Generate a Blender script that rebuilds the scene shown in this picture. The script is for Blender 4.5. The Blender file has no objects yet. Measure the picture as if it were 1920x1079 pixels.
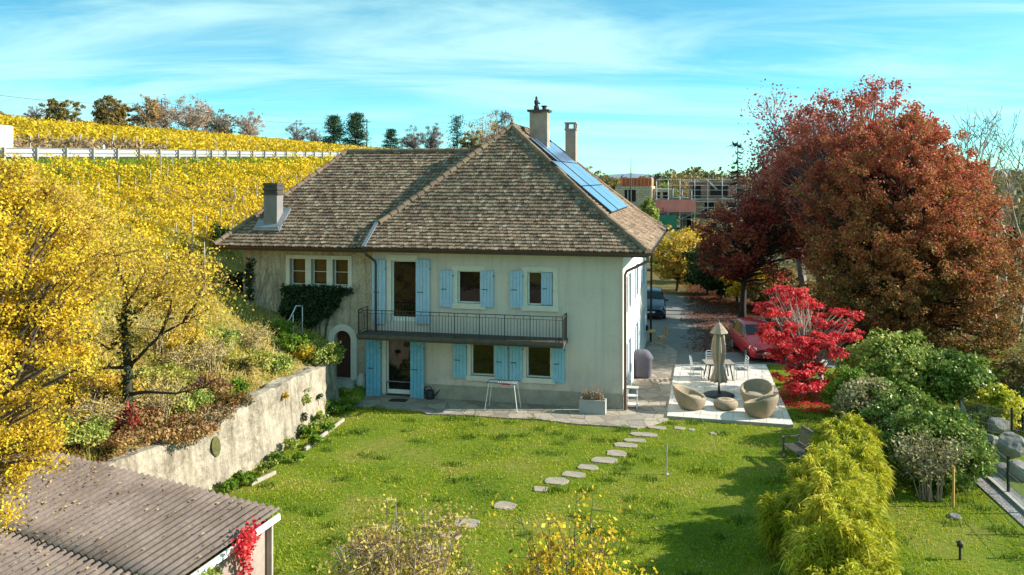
import bpy, math, random
import numpy as np
from mathutils import Vector, Matrix
R = math.radians
random.seed(7)
RNG = np.random.default_rng(7)
scene = bpy.context.scene
COL = scene.collection

# ------------------------------------------------------------------ camera, sky, sun, exposure
CH, HY, FP = 9.0, 335.0, 1600.0            # camera height, horizon row, focal length in photo pixels
cam_d = bpy.data.cameras.new("camera")
cam_d.sensor_width = 36.0
cam_d.lens = FP / 1920 * 36
cam_d.shift_y = (HY - 539.5) / 1920
cam_d.clip_end = 20000
cam_o = bpy.data.objects.new("camera", cam_d)
cam_o.location = (0, 0, CH)
cam_o.rotation_euler = (R(90), 0, 0)
COL.objects.link(cam_o)
scene.camera = cam_o

SUN_EL, SUN_AZ = 28.0, 90.0                # azimuth clockwise from +Y
world = bpy.data.worlds.new("World")
scene.world = world
world.use_nodes = True
wt = world.node_tree
for n in list(wt.nodes): wt.nodes.remove(n)
def wn(t, **k):
    n = wt.nodes.new(t)
    for a, b in k.items(): setattr(n, a, b)
    return n
def wl(a, b): wt.links.new(a, b)
sky = wn('ShaderNodeTexSky', sky_type='NISHITA', sun_disc=False, sun_elevation=R(SUN_EL), sun_rotation=R(SUN_AZ),
         altitude=400, air_density=1.0, dust_density=0.6, ozone_density=1.5)
tcs = wn('ShaderNodeTexCoord'); smp = wn('ShaderNodeMapping', vector_type='POINT'); smp.inputs['Scale'].default_value = (1, 1, 2.6)
snm = wn('ShaderNodeVectorMath', operation='NORMALIZE'); wl(tcs.outputs['Generated'], smp.inputs[0]); wl(smp.outputs[0], snm.inputs[0]); wl(snm.outputs[0], sky.inputs[0])
tint = wn('ShaderNodeMix', data_type='RGBA', blend_type='MULTIPLY')
tint.inputs[0].default_value = 1.0
tint.inputs[7].default_value = (0.42, 0.97, 0.86, 1)
wl(sky.outputs[0], tint.inputs[6])
tc = wn('ShaderNodeTexCoord')
sep = wn('ShaderNodeSeparateXYZ'); wl(tc.outputs['Generated'], sep.inputs[0])
zz = wn('ShaderNodeMath', operation='ADD'); wl(sep.outputs[2], zz.inputs[0]); zz.inputs[1].default_value = 0.10
zc = wn('ShaderNodeMath', operation='MAXIMUM'); wl(zz.outputs[0], zc.inputs[0]); zc.inputs[1].default_value = 0.05
dx = wn('ShaderNodeMath', operation='DIVIDE'); wl(sep.outputs[0], dx.inputs[0]); wl(zc.outputs[0], dx.inputs[1])
dy = wn('ShaderNodeMath', operation='DIVIDE'); wl(sep.outputs[1], dy.inputs[0]); wl(zc.outputs[0], dy.inputs[1])
cmb = wn('ShaderNodeCombineXYZ'); wl(dx.outputs[0], cmb.inputs[0]); wl(dy.outputs[0], cmb.inputs[1])
def cloud(rot, sx, sy, scale, detail, rough, lo, hi, dist=0.6):
    mp = wn('ShaderNodeMapping'); mp.inputs['Rotation'].default_value = (0, 0, R(rot)); mp.inputs['Scale'].default_value = (sx, sy, 1)
    wl(cmb.outputs[0], mp.inputs[0])
    nz = wn('ShaderNodeTexNoise'); nz.inputs['Scale'].default_value = scale; nz.inputs['Detail'].default_value = detail
    nz.inputs['Roughness'].default_value = rough; nz.inputs['Distortion'].default_value = dist
    wl(mp.outputs[0], nz.inputs['Vector'])
    mr = wn('ShaderNodeMapRange', interpolation_type='SMOOTHSTEP')
    mr.inputs['From Min'].default_value = lo; mr.inputs['From Max'].default_value = hi
    wl(nz.outputs['Fac'], mr.inputs[0])
    return mr
c1 = cloud(14, 0.42, 1.0, 0.8, 9, 0.60, 0.34, 0.70, 1.2)
c2 = cloud(-24, 0.20, 1.3, 1.7, 10, 0.66, 0.44, 0.76, 0.9)
ca = wn('ShaderNodeMath', operation='MULTIPLY'); wl(c2.outputs[0], ca.inputs[0]); ca.inputs[1].default_value = 0.62
cs = wn('ShaderNodeMath', operation='MAXIMUM'); wl(c1.outputs[0], cs.inputs[0]); wl(ca.outputs[0], cs.inputs[1])
cf = wn('ShaderNodeMath', operation='MULTIPLY'); wl(cs.outputs[0], cf.inputs[0]); cf.inputs[1].default_value = 0.85
cm = wn('ShaderNodeMix', data_type='RGBA'); wl(cf.outputs[0], cm.inputs[0]); wl(tint.outputs[2], cm.inputs[6])
cm.inputs[7].default_value = (2.15, 3.5, 3.4, 1)
bg = wn('ShaderNodeBackground'); bg.inputs[1].default_value = 0.14
wl(cm.outputs[2], bg.inputs[0])
wo = wn('ShaderNodeOutputWorld'); wl(bg.outputs[0], wo.inputs[0])

sun_d = bpy.data.lights.new("sun", 'SUN')
sun_d.energy = 4.4
sun_d.angle = R(0.5)
sun_d.color = (1.0, 0.92, 0.80)
sun_o = bpy.data.objects.new("sun", sun_d)
S = Vector((math.sin(R(SUN_AZ)) * math.cos(R(SUN_EL)), math.cos(R(SUN_AZ)) * math.cos(R(SUN_EL)), math.sin(R(SUN_EL))))
sun_o.rotation_euler = S.to_track_quat('Z', 'Y').to_euler()
sun_o.location = S * 100
COL.objects.link(sun_o)

scene.view_settings.view_transform = 'Standard'
scene.view_settings.look = 'None'
scene.view_settings.exposure = 1.2
scene.view_settings.gamma = 1.0
scene.render.engine = 'CYCLES'
scene.cycles.max_bounces = 6
scene.cycles.transparent_max_bounces = 4
try: scene.cycles.use_denoising = True
except Exception: pass

# ------------------------------------------------------------------ helpers
def at(px, py, D):
    return Vector(((px - 960) / FP * D, D, CH - (py - HY) / FP * D))
def atz(px, py, z=0.0):
    D = (CH - z) * FP / (py - HY)
    return Vector(((px - 960) / FP * D, D, z))

def tag(o, label=None, cat=None, group=None, kind=None):
    if label: o['label'] = label
    if cat: o['category'] = cat
    if group: o['group'] = group
    if kind: o['kind'] = kind
    return o
def empty(name, loc=(0, 0, 0), rz=0.0, label=None, cat=None, group=None):
    o = bpy.data.objects.new(name, None)
    o.location = loc; o.rotation_euler = (0, 0, rz); o.empty_display_size = 0.2
    COL.objects.link(o)
    return tag(o, label, cat, group)

def copy_tree(o, parent=None):
    c = o.copy(); COL.objects.link(c); c.parent = parent
    for ch in list(o.children): copy_tree(ch, c)
    return c

class MB:
    def __init__(self): self.v = []; self.f = []
    def quad(self, a, b, c, d):
        n = len(self.v); self.v += [tuple(a), tuple(b), tuple(c), tuple(d)]; self.f.append((n, n + 1, n + 2, n + 3))
    def poly(self, pts):
        n = len(self.v); self.v += [tuple(p) for p in pts]; self.f.append(tuple(range(n, n + len(pts))))
    def box(self, x0, x1, y0, y1, z0, z1):
        n = len(self.v)
        self.v += [(x0, y0, z0), (x1, y0, z0), (x1, y1, z0), (x0, y1, z0), (x0, y0, z1), (x1, y0, z1), (x1, y1, z1), (x0, y1, z1)]
        for f in ((0, 3, 2, 1), (4, 5, 6, 7), (0, 1, 5, 4), (1, 2, 6, 5), (2, 3, 7, 6), (3, 0, 4, 7)): self.f.append(tuple(n + i for i in f))
        return self
    def obox(self, c, ax, ay, az):
        """box about c with half axis vectors"""
        n = len(self.v); c, ax, ay, az = map(Vector, (c, ax, ay, az))
        for sz in (-1, 1):
            for sx, sy in ((-1, -1), (1, -1), (1, 1), (-1, 1)):
                self.v.append(tuple(c + ax * sx + ay * sy + az * sz))
        for f in ((0, 3, 2, 1), (4, 5, 6, 7), (0, 1, 5, 4), (1, 2, 6, 5), (2, 3, 7, 6), (3, 0, 4, 7)): self.f.append(tuple(n + i for i in f))
        return self
    def bar(self, p, q, w, h=None, up=(0, 0, 1)):
        p, q = Vector(p), Vector(q); h = h or w
        d = (q - p); L = d.length
        if L < 1e-6: return self
        d /= L; up = Vector(up)
        if abs(d.dot(up)) > 0.98: up = Vector((1, 0, 0))
        s = d.cross(up).normalized(); u = s.cross(d)
        return self.obox((p + q) / 2, d * L / 2, s * w / 2, u * h / 2)
    def tube(self, pts, rad, n=6, cap=True):
        pts = [Vector(p) for p in pts]
        if not hasattr(rad, '__len__'): rad = [rad] * len(pts)
        base = len(self.v); prev = None
        for i, p in enumerate(pts):
            d = (pts[min(i + 1, len(pts) - 1)] - pts[max(i - 1, 0)])
            if d.length < 1e-9: d = Vector((0, 0, 1))
            d.normalize()
            if prev is None:
                a = Vector((0, 0, 1)) if abs(d.z) < 0.9 else Vector((1, 0, 0))
                s = d.cross(a).normalized()
            else:
                s = (prev - d * prev.dot(d))
                s = s.normalized() if s.length > 1e-6 else d.orthogonal().normalized()
            prev = s; t = d.cross(s)
            for k in range(n):
                a = 2 * math.pi * k / n
                self.v.append(tuple(p + (s * math.cos(a) + t * math.sin(a)) * rad[i]))
        for i in range(len(pts) - 1):
            for k in range(n):
                a = base + i * n + k; b = base + i * n + (k + 1) % n
                self.f.append((a, b, b + n, a + n))
        if cap:
            self.f.append(tuple(base + k for k in reversed(range(n))))
            e = base + (len(pts) - 1) * n
            self.f.append(tuple(e + k for k in range(n)))
        return self
    def lathe(self, prof, n=16, c=(0, 0, 0), sx=1.0, sy=1.0, fn=None):
        base = len(self.v)
        for i, (r, z) in enumerate(prof):
            for k in range(n):
                a = 2 * math.pi * k / n
                rr = r * (fn(a, i) if fn else 1)
                self.v.append((c[0] + rr * math.cos(a) * sx, c[1] + rr * math.sin(a) * sy, c[2] + z))
        for i in range(len(prof) - 1):
            for k in range(n):
                a = base + i * n + k; b = base + i * n + (k + 1) % n
                self.f.append((a, b, b + n, a + n))
        self.f.append(tuple(base + k for k in reversed(range(n))))
        e = base + (len(prof) - 1) * n
        self.f.append(tuple(e + k for k in range(n)))
        return self
    def prism(self, pts, z0, z1):
        n = len(self.v); m = len(pts)
        self.v += [(p[0], p[1], z0) for p in pts] + [(p[0], p[1], z1) for p in pts]
        self.f.append(tuple(n + i for i in reversed(range(m)))); self.f.append(tuple(n + m + i for i in range(m)))
        for i in range(m):
            j = (i + 1) % m; self.f.append((n + i, n + j, n + m + j, n + m + i))
        return self
    def build(self, name, m, parent=None, smooth=False, bevel=0, loc=None, rz=0, mats=None):
        me = bpy.data.meshes.new(name)
        me.from_pydata(self.v, [], self.f); me.validate(); me.update()
        me.materials.append(m)
        if smooth: me.polygons.foreach_set('use_smooth', [True] * len(me.polygons))
        o = bpy.data.objects.new(name, me); COL.objects.link(o); o.parent = parent
        if loc is not None: o.location = loc
        o.rotation_euler = (0, 0, rz)
        if bevel:
            b = o.modifiers.new('bevel', 'BEVEL'); b.width = bevel; b.segments = 2; b.limit_method = 'ANGLE'; b.angle_limit = R(40)
        return o

def np_mesh(name, V, k, m, parent=None):
    """V: (N*k,3) array, each k consecutive verts are one face"""
    V = np.ascontiguousarray(V, dtype=np.float32).reshape(-1, 3); n = len(V)
    me = bpy.data.meshes.new(name)
    me.vertices.add(n); me.vertices.foreach_set('co', V.ravel())
    me.loops.add(n); me.loops.foreach_set('vertex_index', np.arange(n, dtype=np.int32))
    me.polygons.add(n // k); me.polygons.foreach_set('loop_start', np.arange(0, n, k, dtype=np.int32))
    me.update(calc_edges=True)
    me.materials.append(m)
    o = bpy.data.objects.new(name, me); COL.objects.link(o); o.parent = parent
    return o

def unit(a): return a / np.maximum(np.linalg.norm(a, axis=-1, keepdims=True), 1e-9)

def leaf_verts(P, size, rng, up=0.35, aspect=0.62, droop=0.0, out=None):
    """diamond leaves, one quad each, at the points P"""
    n = len(P)
    nrm = rng.normal(size=(n, 3)); nrm = unit(nrm) + np.array([0, 0, up])
    if out is not None: nrm = nrm + out * 0.8
    nrm = unit(nrm)
    d = rng.normal(size=(n, 3)); d[:, 2] -= droop
    d = d - nrm * np.sum(d * nrm, 1, keepdims=True); d = unit(d)
    s = np.cross(nrm, d)
    sz = size * rng.uniform(0.6, 1.35, size=(n, 1))
    a = P - d * sz * 0.5; c = P + d * sz * 0.5
    b = P + s * sz * aspect * 0.5 + nrm * sz * 0.08; e = P - s * sz * aspect * 0.5 + nrm * sz * 0.08
    return np.stack([a, b, c, e], 1).reshape(-1, 3)

def blade_verts(P, h, w, rng, lean=0.5):
    n = len(P)
    a = rng.uniform(0, 2 * np.pi, n); hh = h * rng.uniform(0.5, 1.4, n)
    s = np.stack([np.cos(a), np.sin(a), np.zeros(n)], 1) * (w * rng.uniform(0.6, 1.3, n))[:, None] * 0.5
    b = rng.uniform(0, 2 * np.pi, n); l = rng.uniform(0.1, 1, n) * lean * hh
    t = P + np.stack([np.cos(b) * l, np.sin(b) * l, hh], 1)
    return np.stack([P - s, P + s, t], 1).reshape(-1, 3)

# ------------------------------------------------------------------ materials
def new_mat(name):
    m = bpy.data.materials.new(name); m.use_nodes = True
    nt = m.node_tree
    for n in list(nt.nodes): nt.nodes.remove(n)
    out = nt.nodes.new('ShaderNodeOutputMaterial')
    p = nt.nodes.new('ShaderNodeBsdfPrincipled')
    nt.links.new(p.outputs[0], out.inputs[0])
    return m, nt, p, out
def node(nt, t, **k):
    n = nt.nodes.new(t)
    for a, b in k.items(): setattr(n, a, b)
    return n
def noise(nt, vec, scale, detail=5, rough=0.6, dist=0.0):
    n = node(nt, 'ShaderNodeTexNoise'); n.inputs['Scale'].default_value = scale; n.inputs['Detail'].default_value = detail
    n.inputs['Roughness'].default_value = rough; n.inputs['Distortion'].default_value = dist
    if vec is not None: nt.links.new(vec, n.inputs['Vector'])
    return n
def ramp(nt, fac, stops, interp='LINEAR'):
    r = node(nt, 'ShaderNodeValToRGB'); r.color_ramp.interpolation = interp
    e = r.color_ramp.elements
    while len(e) > 1: e.remove(e[-1])
    for i, (p, c) in enumerate(stops):
        q = e[0] if i == 0 else e.new(p)
        q.position = p; q.color = (c[0], c[1], c[2], 1)
    nt.links.new(fac, r.inputs[0]); return r
def mixc(nt, fac, a, b, mode='MIX'):
    m = node(nt, 'ShaderNodeMix', data_type='RGBA', blend_type=mode)
    for i, x in ((0, fac), (6, a), (7, b)):
        if hasattr(x, 'is_output'): nt.links.new(x, m.inputs[i])
        elif i == 0: m.inputs[0].default_value = x
        else: m.inputs[i].default_value = (x[0], x[1], x[2], 1)
    return m.outputs[2]
def bump(nt, p, h, strength, dist=0.02):
    b = node(nt, 'ShaderNodeBump'); b.inputs['Strength'].default_value = strength; b.inputs['Distance'].default_value = dist
    nt.links.new(h, b.inputs['Height']); nt.links.new(b.outputs[0], p.inputs['Normal'])

def plain(name, c, rough=0.6, var=0.25, scale=3.0, metal=0.0, bmp=0.0, c2=None, spec=0.4, fine=True):
    """surface with two scales of noise colour variation"""
    m, nt, p, out = new_mat(name)
    g = node(nt, 'ShaderNodeTexCoord').outputs['Object']
    n1 = noise(nt, g, scale, 6, 0.65); n2 = noise(nt, g, scale * 9, 4, 0.6)
    d = c2 or tuple(x * (1 - var) for x in c); l = tuple(min(1, x * (1 + var * 0.5)) for x in c)
    r = ramp(nt, n1.outputs[0], [(0.3, d), (0.55, c), (0.75, l)])
    colr = r.outputs[0]
    if fine:
        r2 = ramp(nt, n2.outputs[0], [(0.3, (0.78,) * 3), (0.7, (1.12,) * 3)])
        colr = mixc(nt, 0.6, colr, r2.outputs[0], 'MULTIPLY')
    nt.links.new(colr, p.inputs['Base Color'])
    p.inputs['Roughness'].default_value = rough; p.inputs['Metallic'].default_value = metal
    p.inputs['Specular IOR Level'].default_value = spec
    if bmp: bump(nt, p, n2.outputs[0], bmp)
    return m

def leafm(name, cols, trans=0.35, scale=0.7, mixn=0.55, rough=0.55, zg=None):
    m, nt, p, out = new_mat(name)
    g = node(nt, 'ShaderNodeNewGeometry')
    tcn = node(nt, 'ShaderNodeTexCoord')
    n1 = noise(nt, tcn.outputs['Object'], scale, 3, 0.6)
    st = node(nt, 'ShaderNodeMapRange'); st.inputs['From Min'].default_value = 0.3; st.inputs['From Max'].default_value = 0.7
    nt.links.new(n1.outputs[0], st.inputs[0])
    mx = node(nt, 'ShaderNodeMix', data_type='FLOAT'); mx.inputs[0].default_value = mixn
    nt.links.new(g.outputs['Random Per Island'], mx.inputs[2]); nt.links.new(st.outputs[0], mx.inputs[3])
    fac = mx.outputs[0]
    if zg:       # leaves turn from the top of the tree downwards
        sz = node(nt, 'ShaderNodeSeparateXYZ'); nt.links.new(tcn.outputs['Object'], sz.inputs[0])
        mz = node(nt, 'ShaderNodeMapRange'); mz.inputs['From Min'].default_value = zg[0]; mz.inputs['From Max'].default_value = zg[1]; mz.inputs['To Min'].default_value = -zg[2]; mz.inputs['To Max'].default_value = zg[2]
        nt.links.new(sz.outputs[2], mz.inputs[0]); ad = node(nt, 'ShaderNodeMath', operation='ADD'); nt.links.new(fac, ad.inputs[0]); nt.links.new(mz.outputs[0], ad.inputs[1]); fac = ad.outputs[0]
    k = len(cols)
    r = ramp(nt, fac, [(0.12 + 0.76 * i / max(k - 1, 1), c) for i, c in enumerate(cols)])
    nt.links.new(r.outputs[0], p.inputs['Base Color'])
    p.inputs['Roughness'].default_value = rough; p.inputs['Specular IOR Level'].default_value = 0.25
    t = node(nt, 'ShaderNodeBsdfTranslucent'); nt.links.new(r.outputs[0], t.inputs[0])
    s = node(nt, 'ShaderNodeMixShader'); s.inputs[0].default_value = trans
    nt.links.new(p.outputs[0], s.inputs[1]); nt.links.new(t.outputs[0], s.inputs[2]); nt.links.new(s.outputs[0], out.inputs[0])
    return m

def stonem(name, cols, scale, mortar=None, bmp=0.6, edge=0.04, rough=0.85):
    """irregular stones: voronoi cells with random colours and joints"""
    m, nt, p, out = new_mat(name)
    g = node(nt, 'ShaderNodeTexCoord').outputs['Object']
    v = node(nt, 'ShaderNodeTexVoronoi'); v.inputs['Scale'].default_value = scale; nt.links.new(g, v.inputs['Vector'])
    e = node(nt, 'ShaderNodeTexVoronoi', feature='DISTANCE_TO_EDGE'); e.inputs['Scale'].default_value = scale; nt.links.new(g, e.inputs['Vector'])
    sx = node(nt, 'ShaderNodeSeparateColor'); nt.links.new(v.outputs['Color'], sx.inputs[0])
    r = ramp(nt, sx.outputs[0], [(0.1 + 0.8 * i / (len(cols) - 1), c) for i, c in enumerate(cols)])
    n = noise(nt, g, scale * 5, 5, 0.65)
    r2 = ramp(nt, n.outputs[0], [(0.3, (0.7,) * 3), (0.7, (1.15,) * 3)])
    c = mixc(nt, 0.8, r.outputs[0], r2.outputs[0], 'MULTIPLY')
    if mortar:
        er = ramp(nt, e.outputs['Distance'], [(edge * 0.5, (1, 1, 1)), (edge, (0, 0, 0))])
        c = mixc(nt, er.outputs[0], c, mortar)
    nt.links.new(c, p.inputs['Base Color']); p.inputs['Roughness'].default_value = rough
    bump(nt, p, n.outputs[0], bmp, 0.03)
    return m

def glassm(name, c=(0.015, 0.018, 0.02), rough=0.03):
    m, nt, p, out = new_mat(name)
    g = node(nt, 'ShaderNodeTexCoord').outputs['Object']
    n = noise(nt, g, 2.5, 4, 0.6)
    r = ramp(nt, n.outputs[0], [(0.35, c), (0.7, tuple(x * 2.2 for x in c))])
    nt.links.new(r.outputs[0], p.inputs['Base Color'])
    p.inputs['Roughness'].default_value = rough; p.inputs['Specular IOR Level'].default_value = 0.4
    bump(nt, p, n.outputs[0], 0.05, 0.05)
    return m

M = {}
def stuccom():
    m, nt, p, out = new_mat('stucco_wall')
    tcn = node(nt, 'ShaderNodeTexCoord'); g = tcn.outputs['Object']
    n1 = noise(nt, g, 0.6, 6, 0.7); n2 = noise(nt, g, 14, 5, 0.7); n3 = noise(nt, g, 60, 3, 0.6)
    r = ramp(nt, n1.outputs[0], [(0.3, (0.545, 0.48, 0.425)), (0.5, (0.62, 0.55, 0.49)), (0.75, (0.655, 0.585, 0.525))])
    r2 = ramp(nt, n2.outputs[0], [(0.3, (0.86,) * 3), (0.7, (1.08,) * 3)])
    c = mixc(nt, 0.8, r.outputs[0], r2.outputs[0], 'MULTIPLY')
    # vertical rain streaks
    mp = node(nt, 'ShaderNodeMapping'); mp.inputs['Scale'].default_value = (2.2, 2.2, 0.12); nt.links.new(g, mp.inputs[0])
    n4 = noise(nt, mp.outputs[0], 1.6, 5, 0.6)
    r4 = ramp(nt, n4.outputs[0], [(0.48, (1, 1, 1)), (0.72, (0.70, 0.68, 0.64))])
    c = mixc(nt, 0.45, c, r4.outputs[0], 'MULTIPLY')
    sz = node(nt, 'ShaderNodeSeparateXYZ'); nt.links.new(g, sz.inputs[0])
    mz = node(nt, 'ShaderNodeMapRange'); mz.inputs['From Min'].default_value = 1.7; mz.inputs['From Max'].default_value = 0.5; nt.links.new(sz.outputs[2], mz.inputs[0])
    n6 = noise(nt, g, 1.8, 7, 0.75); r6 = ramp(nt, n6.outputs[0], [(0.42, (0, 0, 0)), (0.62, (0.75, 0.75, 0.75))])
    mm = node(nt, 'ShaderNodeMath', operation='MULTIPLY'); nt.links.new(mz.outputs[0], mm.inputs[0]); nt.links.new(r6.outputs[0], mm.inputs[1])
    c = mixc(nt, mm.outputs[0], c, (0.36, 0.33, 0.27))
    n7 = noise(nt, g, 0.9, 7, 0.8); r7 = ramp(nt, n7.outputs[0], [(0.60, (0, 0, 0)), (0.66, (0.4, 0.4, 0.4))])
    c = mixc(nt, r7.outputs[0], c, (0.50, 0.47, 0.42))
    nt.links.new(c, p.inputs['Base Color']); p.inputs['Roughness'].default_value = 0.92
    bump(nt, p, n3.outputs[0], 0.35, 0.01)
    return m
M['stucco'] = stuccom()
def old_wallm(name, base, dark, stain, s=1.0):
    m, nt, p, out = new_mat(name)
    g = node(nt, 'ShaderNodeTexCoord').outputs['Object']
    n1 = noise(nt, g, 0.9 * s, 7, 0.72); n2 = noise(nt, g, 9 * s, 6, 0.7); n3 = noise(nt, g, 2.3 * s, 6, 0.7)
    r = ramp(nt, n1.outputs[0], [(0.32, dark), (0.5, base), (0.72, tuple(min(.9, x * 1.25) for x in base))])
    r2 = ramp(nt, n2.outputs[0], [(0.3, (0.6,) * 3), (0.65, (1.12,) * 3)])
    c = mixc(nt, 0.85, r.outputs[0], r2.outputs[0], 'MULTIPLY')
    mp = node(nt, 'ShaderNodeMapping'); mp.inputs['Scale'].default_value = (2.6, 2.6, 0.25); nt.links.new(g, mp.inputs[0])
    n5 = noise(nt, mp.outputs[0], 1.5, 7, 0.7); r5 = ramp(nt, n5.outputs[0], [(0.38, (0.62, 0.60, 0.56)), (0.55, (1, 1, 1)), (0.72, (1.18, 1.18, 1.16))])
    c = mixc(nt, 0.9, c, r5.outputs[0], 'MULTIPLY')
    r3 = ramp(nt, n3.outputs[0], [(0.54, (0, 0, 0)), (0.70, (0.8, 0.8, 0.8))])
    c = mixc(nt, r3.outputs[0], c, stain)
    nt.links.new(c, p.inputs['Base Color']); p.inputs['Roughness'].default_value = 0.95
    bump(nt, p, n2.outputs[0], 0.9, 0.06)
    return m
M['old_wall'] = old_wallm('old_plaster_wall', (0.38, 0.33, 0.255), (0.19, 0.16, 0.12), (0.10, 0.088, 0.06))
M['wing_wall'] = old_wallm('wing_wall', (0.52, 0.45, 0.35), (0.38, 0.32, 0.24), (0.24, 0.19, 0.13), 1.3)
M['white_wall'] = plain('white_render', (0.80, 0.78, 0.73), 0.9, 0.1, 1.0)
M['plinth'] = plain('plinth_cement', (0.36, 0.33, 0.27), 0.95, 0.25, 2.0, bmp=0.3)
M['trim'] = plain('stone_trim', (0.66, 0.63, 0.56), 0.8, 0.12, 3.0)
M['frame'] = plain('painted_frame', (0.74, 0.74, 0.72), 0.5, 0.06, 4.0)
M['glass'] = glassm('window_glass', (0.007, 0.007, 0.006), 0.02)
M['glass_brown'] = glassm('brown_reflection_glass', (0.05, 0.026, 0.010), 0.10)  # brown reflection painted into the glass colour of the wing windows
def tilem(name, stops):
    m, nt, p, out = new_mat(name)
    g = node(nt, 'ShaderNodeNewGeometry'); o = node(nt, 'ShaderNodeTexCoord').outputs['Object']
    r = ramp(nt, g.outputs['Random Per Island'], stops)
    n1 = noise(nt, o, 0.55, 6, 0.7); n2 = noise(nt, o, 18, 5, 0.7); n3 = noise(nt, o, 3.0, 5, 0.7)
    a = ramp(nt, n1.outputs[0], [(0.3, (0.72, 0.68, 0.62)), (0.7, (1.2, 1.14, 1.06))])
    c = mixc(nt, 0.8, r.outputs[0], a.outputs[0], 'MULTIPLY')
    b = ramp(nt, n2.outputs[0], [(0.3, (0.6,) * 3), (0.7, (1.25,) * 3)])
    c = mixc(nt, 0.75, c, b.outputs[0], 'MULTIPLY')
    l = ramp(nt, n3.outputs[0], [(0.60, (0, 0, 0)), (0.72, (0.45, 0.45, 0.45))])
    c = mixc(nt, l.outputs[0], c, (0.12, 0.115, 0.05))
    nt.links.new(c, p.inputs['Base Color']); p.inputs['Roughness'].default_value = 0.9
    bump(nt, p, n2.outputs[0], 0.5, 0.015)
    return m
M['tile'] = tilem('aged_roof_tile', [(0.0, (0.11, 0.075, 0.052)), (0.3, (0.19, 0.13, 0.09)), (0.65, (0.25, 0.18, 0.125)), (0.93, (0.31, 0.235, 0.165)), (1.0, (0.42, 0.34, 0.25))])
M['tile_red'] = tilem('newer_roof_tile', [(0.0, (0.17, 0.115, 0.08)), (0.4, (0.27, 0.185, 0.13)), (0.8, (0.34, 0.25, 0.17)), (1.0, (0.44, 0.33, 0.24))])
M['ridge'] = tilem('ridge_tile', [(0.0, (0.17, 0.12, 0.085)), (1.0, (0.27, 0.20, 0.14))])
M['deck'] = plain('roof_deck', (0.07, 0.055, 0.045), 0.95)
M['gutter'] = plain('brown_gutter', (0.085, 0.050, 0.040), 0.45, 0.2)
M['copper'] = plain('brown_downpipe', (0.20, 0.13, 0.10), 0.5, 0.25)
M['zinc'] = plain('zinc', (0.27, 0.29, 0.32), 0.4, 0.2, metal=0.4)
M['blue_pale'] = plain('pale_side_shutter', (0.50, 0.60, 0.68), 0.6, 0.1, 4.0)
M['blue_a'] = plain('light_blue_paint', (0.36, 0.53, 0.71), 0.6, 0.14, 4.0)
M['blue_b'] = plain('worn_blue_paint', (0.12, 0.40, 0.58), 0.6, 0.25, 5.0, c2=(0.30, 0.50, 0.60))
M['blue_c'] = plain('pale_turquoise_paint', (0.25, 0.52, 0.68), 0.6, 0.16, 4.0)
M['iron'] = plain('wrought_iron', (0.035, 0.028, 0.028), 0.6, 0.3)
M['slab'] = plain('balcony_stone', (0.10, 0.085, 0.07), 0.9, 0.4, 3.0, bmp=0.3)
M['door'] = plain('dark_wood_door', (0.085, 0.030, 0.024), 0.6, 0.3, 5.0)
M['chim'] = plain('chimney_render', (0.34, 0.27, 0.22), 0.9, 0.3, 2.0, bmp=0.3)
M['chim_grey'] = plain('chimney_zinc', (0.21, 0.20, 0.195), 0.7, 0.25, 2.0)
M['chim_dark'] = plain('chimney_cap', (0.075, 0.065, 0.06), 0.8, 0.3)
M['panel'] = plain('solar_cell', (0.10, 0.17, 0.30), 0.16, 0.12, 1.0, spec=0.9, fine=False)
M['panel_edge'] = plain('panel_rail', (0.02, 0.02, 0.025), 0.4)
M['white'] = plain('white_paint', (0.78, 0.78, 0.76), 0.55, 0.08)
M['steel'] = plain('galvanised_steel', (0.62, 0.64, 0.66), 0.45, 0.15, metal=0.3)
M['post_grey'] = plain('weathered_post', (0.36, 0.34, 0.31), 0.8, 0.3)
M['bark'] = plain('bark', (0.13, 0.10, 0.075), 0.95, 0.45, 6.0, bmp=0.6)
M['bark_dark'] = plain('dark_bark', (0.055, 0.045, 0.035), 0.95, 0.4, 6.0, bmp=0.6)
M['bark_pale'] = plain('pale_bark', (0.34, 0.29, 0.24), 0.95, 0.35, 6.0)
M['bark_grey'] = plain('grey_twigs', (0.20, 0.175, 0.17), 0.95, 0.3, 6.0)
M['straw_stem'] = plain('straw_stems', (0.44, 0.35, 0.20), 0.95, 0.35, 6.0)
M['bark_pink'] = plain('pinkish_twigs', (0.36, 0.26, 0.215), 0.95, 0.3, 6.0)
def wickerm():
    m, nt, p, out = new_mat('woven_wicker')
    g = node(nt, 'ShaderNodeTexCoord').outputs['Object']
    w = node(nt, 'ShaderNodeTexWave', wave_type='BANDS', bands_direction='Z'); w.inputs['Scale'].default_value = 9; w.inputs['Distortion'].default_value = 1.5; w.inputs['Detail'].default_value = 2
    nt.links.new(g, w.inputs['Vector']); n = noise(nt, g, 7, 5, .7)
    r = ramp(nt, w.outputs[0], [(0.1, (0.18, 0.135, 0.085)), (0.5, (0.335, 0.26, 0.165)), (0.9, (0.42, 0.33, 0.215))])
    r2 = ramp(nt, n.outputs[0], [(0.3, (0.75,) * 3), (0.7, (1.12,) * 3)])
    nt.links.new(mixc(nt, .7, r.outputs[0], r2.outputs[0], 'MULTIPLY'), p.inputs['Base Color']); p.inputs['Roughness'].default_value = .7
    bump(nt, p, w.outputs[0], .6, .02); return m
M['wicker'] = wickerm()
M['wicker_in'] = plain('wicker_cushion', (0.33, 0.27, 0.20), 0.85, 0.15, 8.0)
M['canvas'] = plain('taupe_canvas', (0.34, 0.27, 0.20), 0.9, 0.25, 5.0)
M['black'] = plain('black_plastic', (0.02, 0.02, 0.022), 0.5, 0.2)
M['wood'] = plain('honey_wood', (0.55, 0.33, 0.12), 0.6, 0.25, 6.0)
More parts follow.
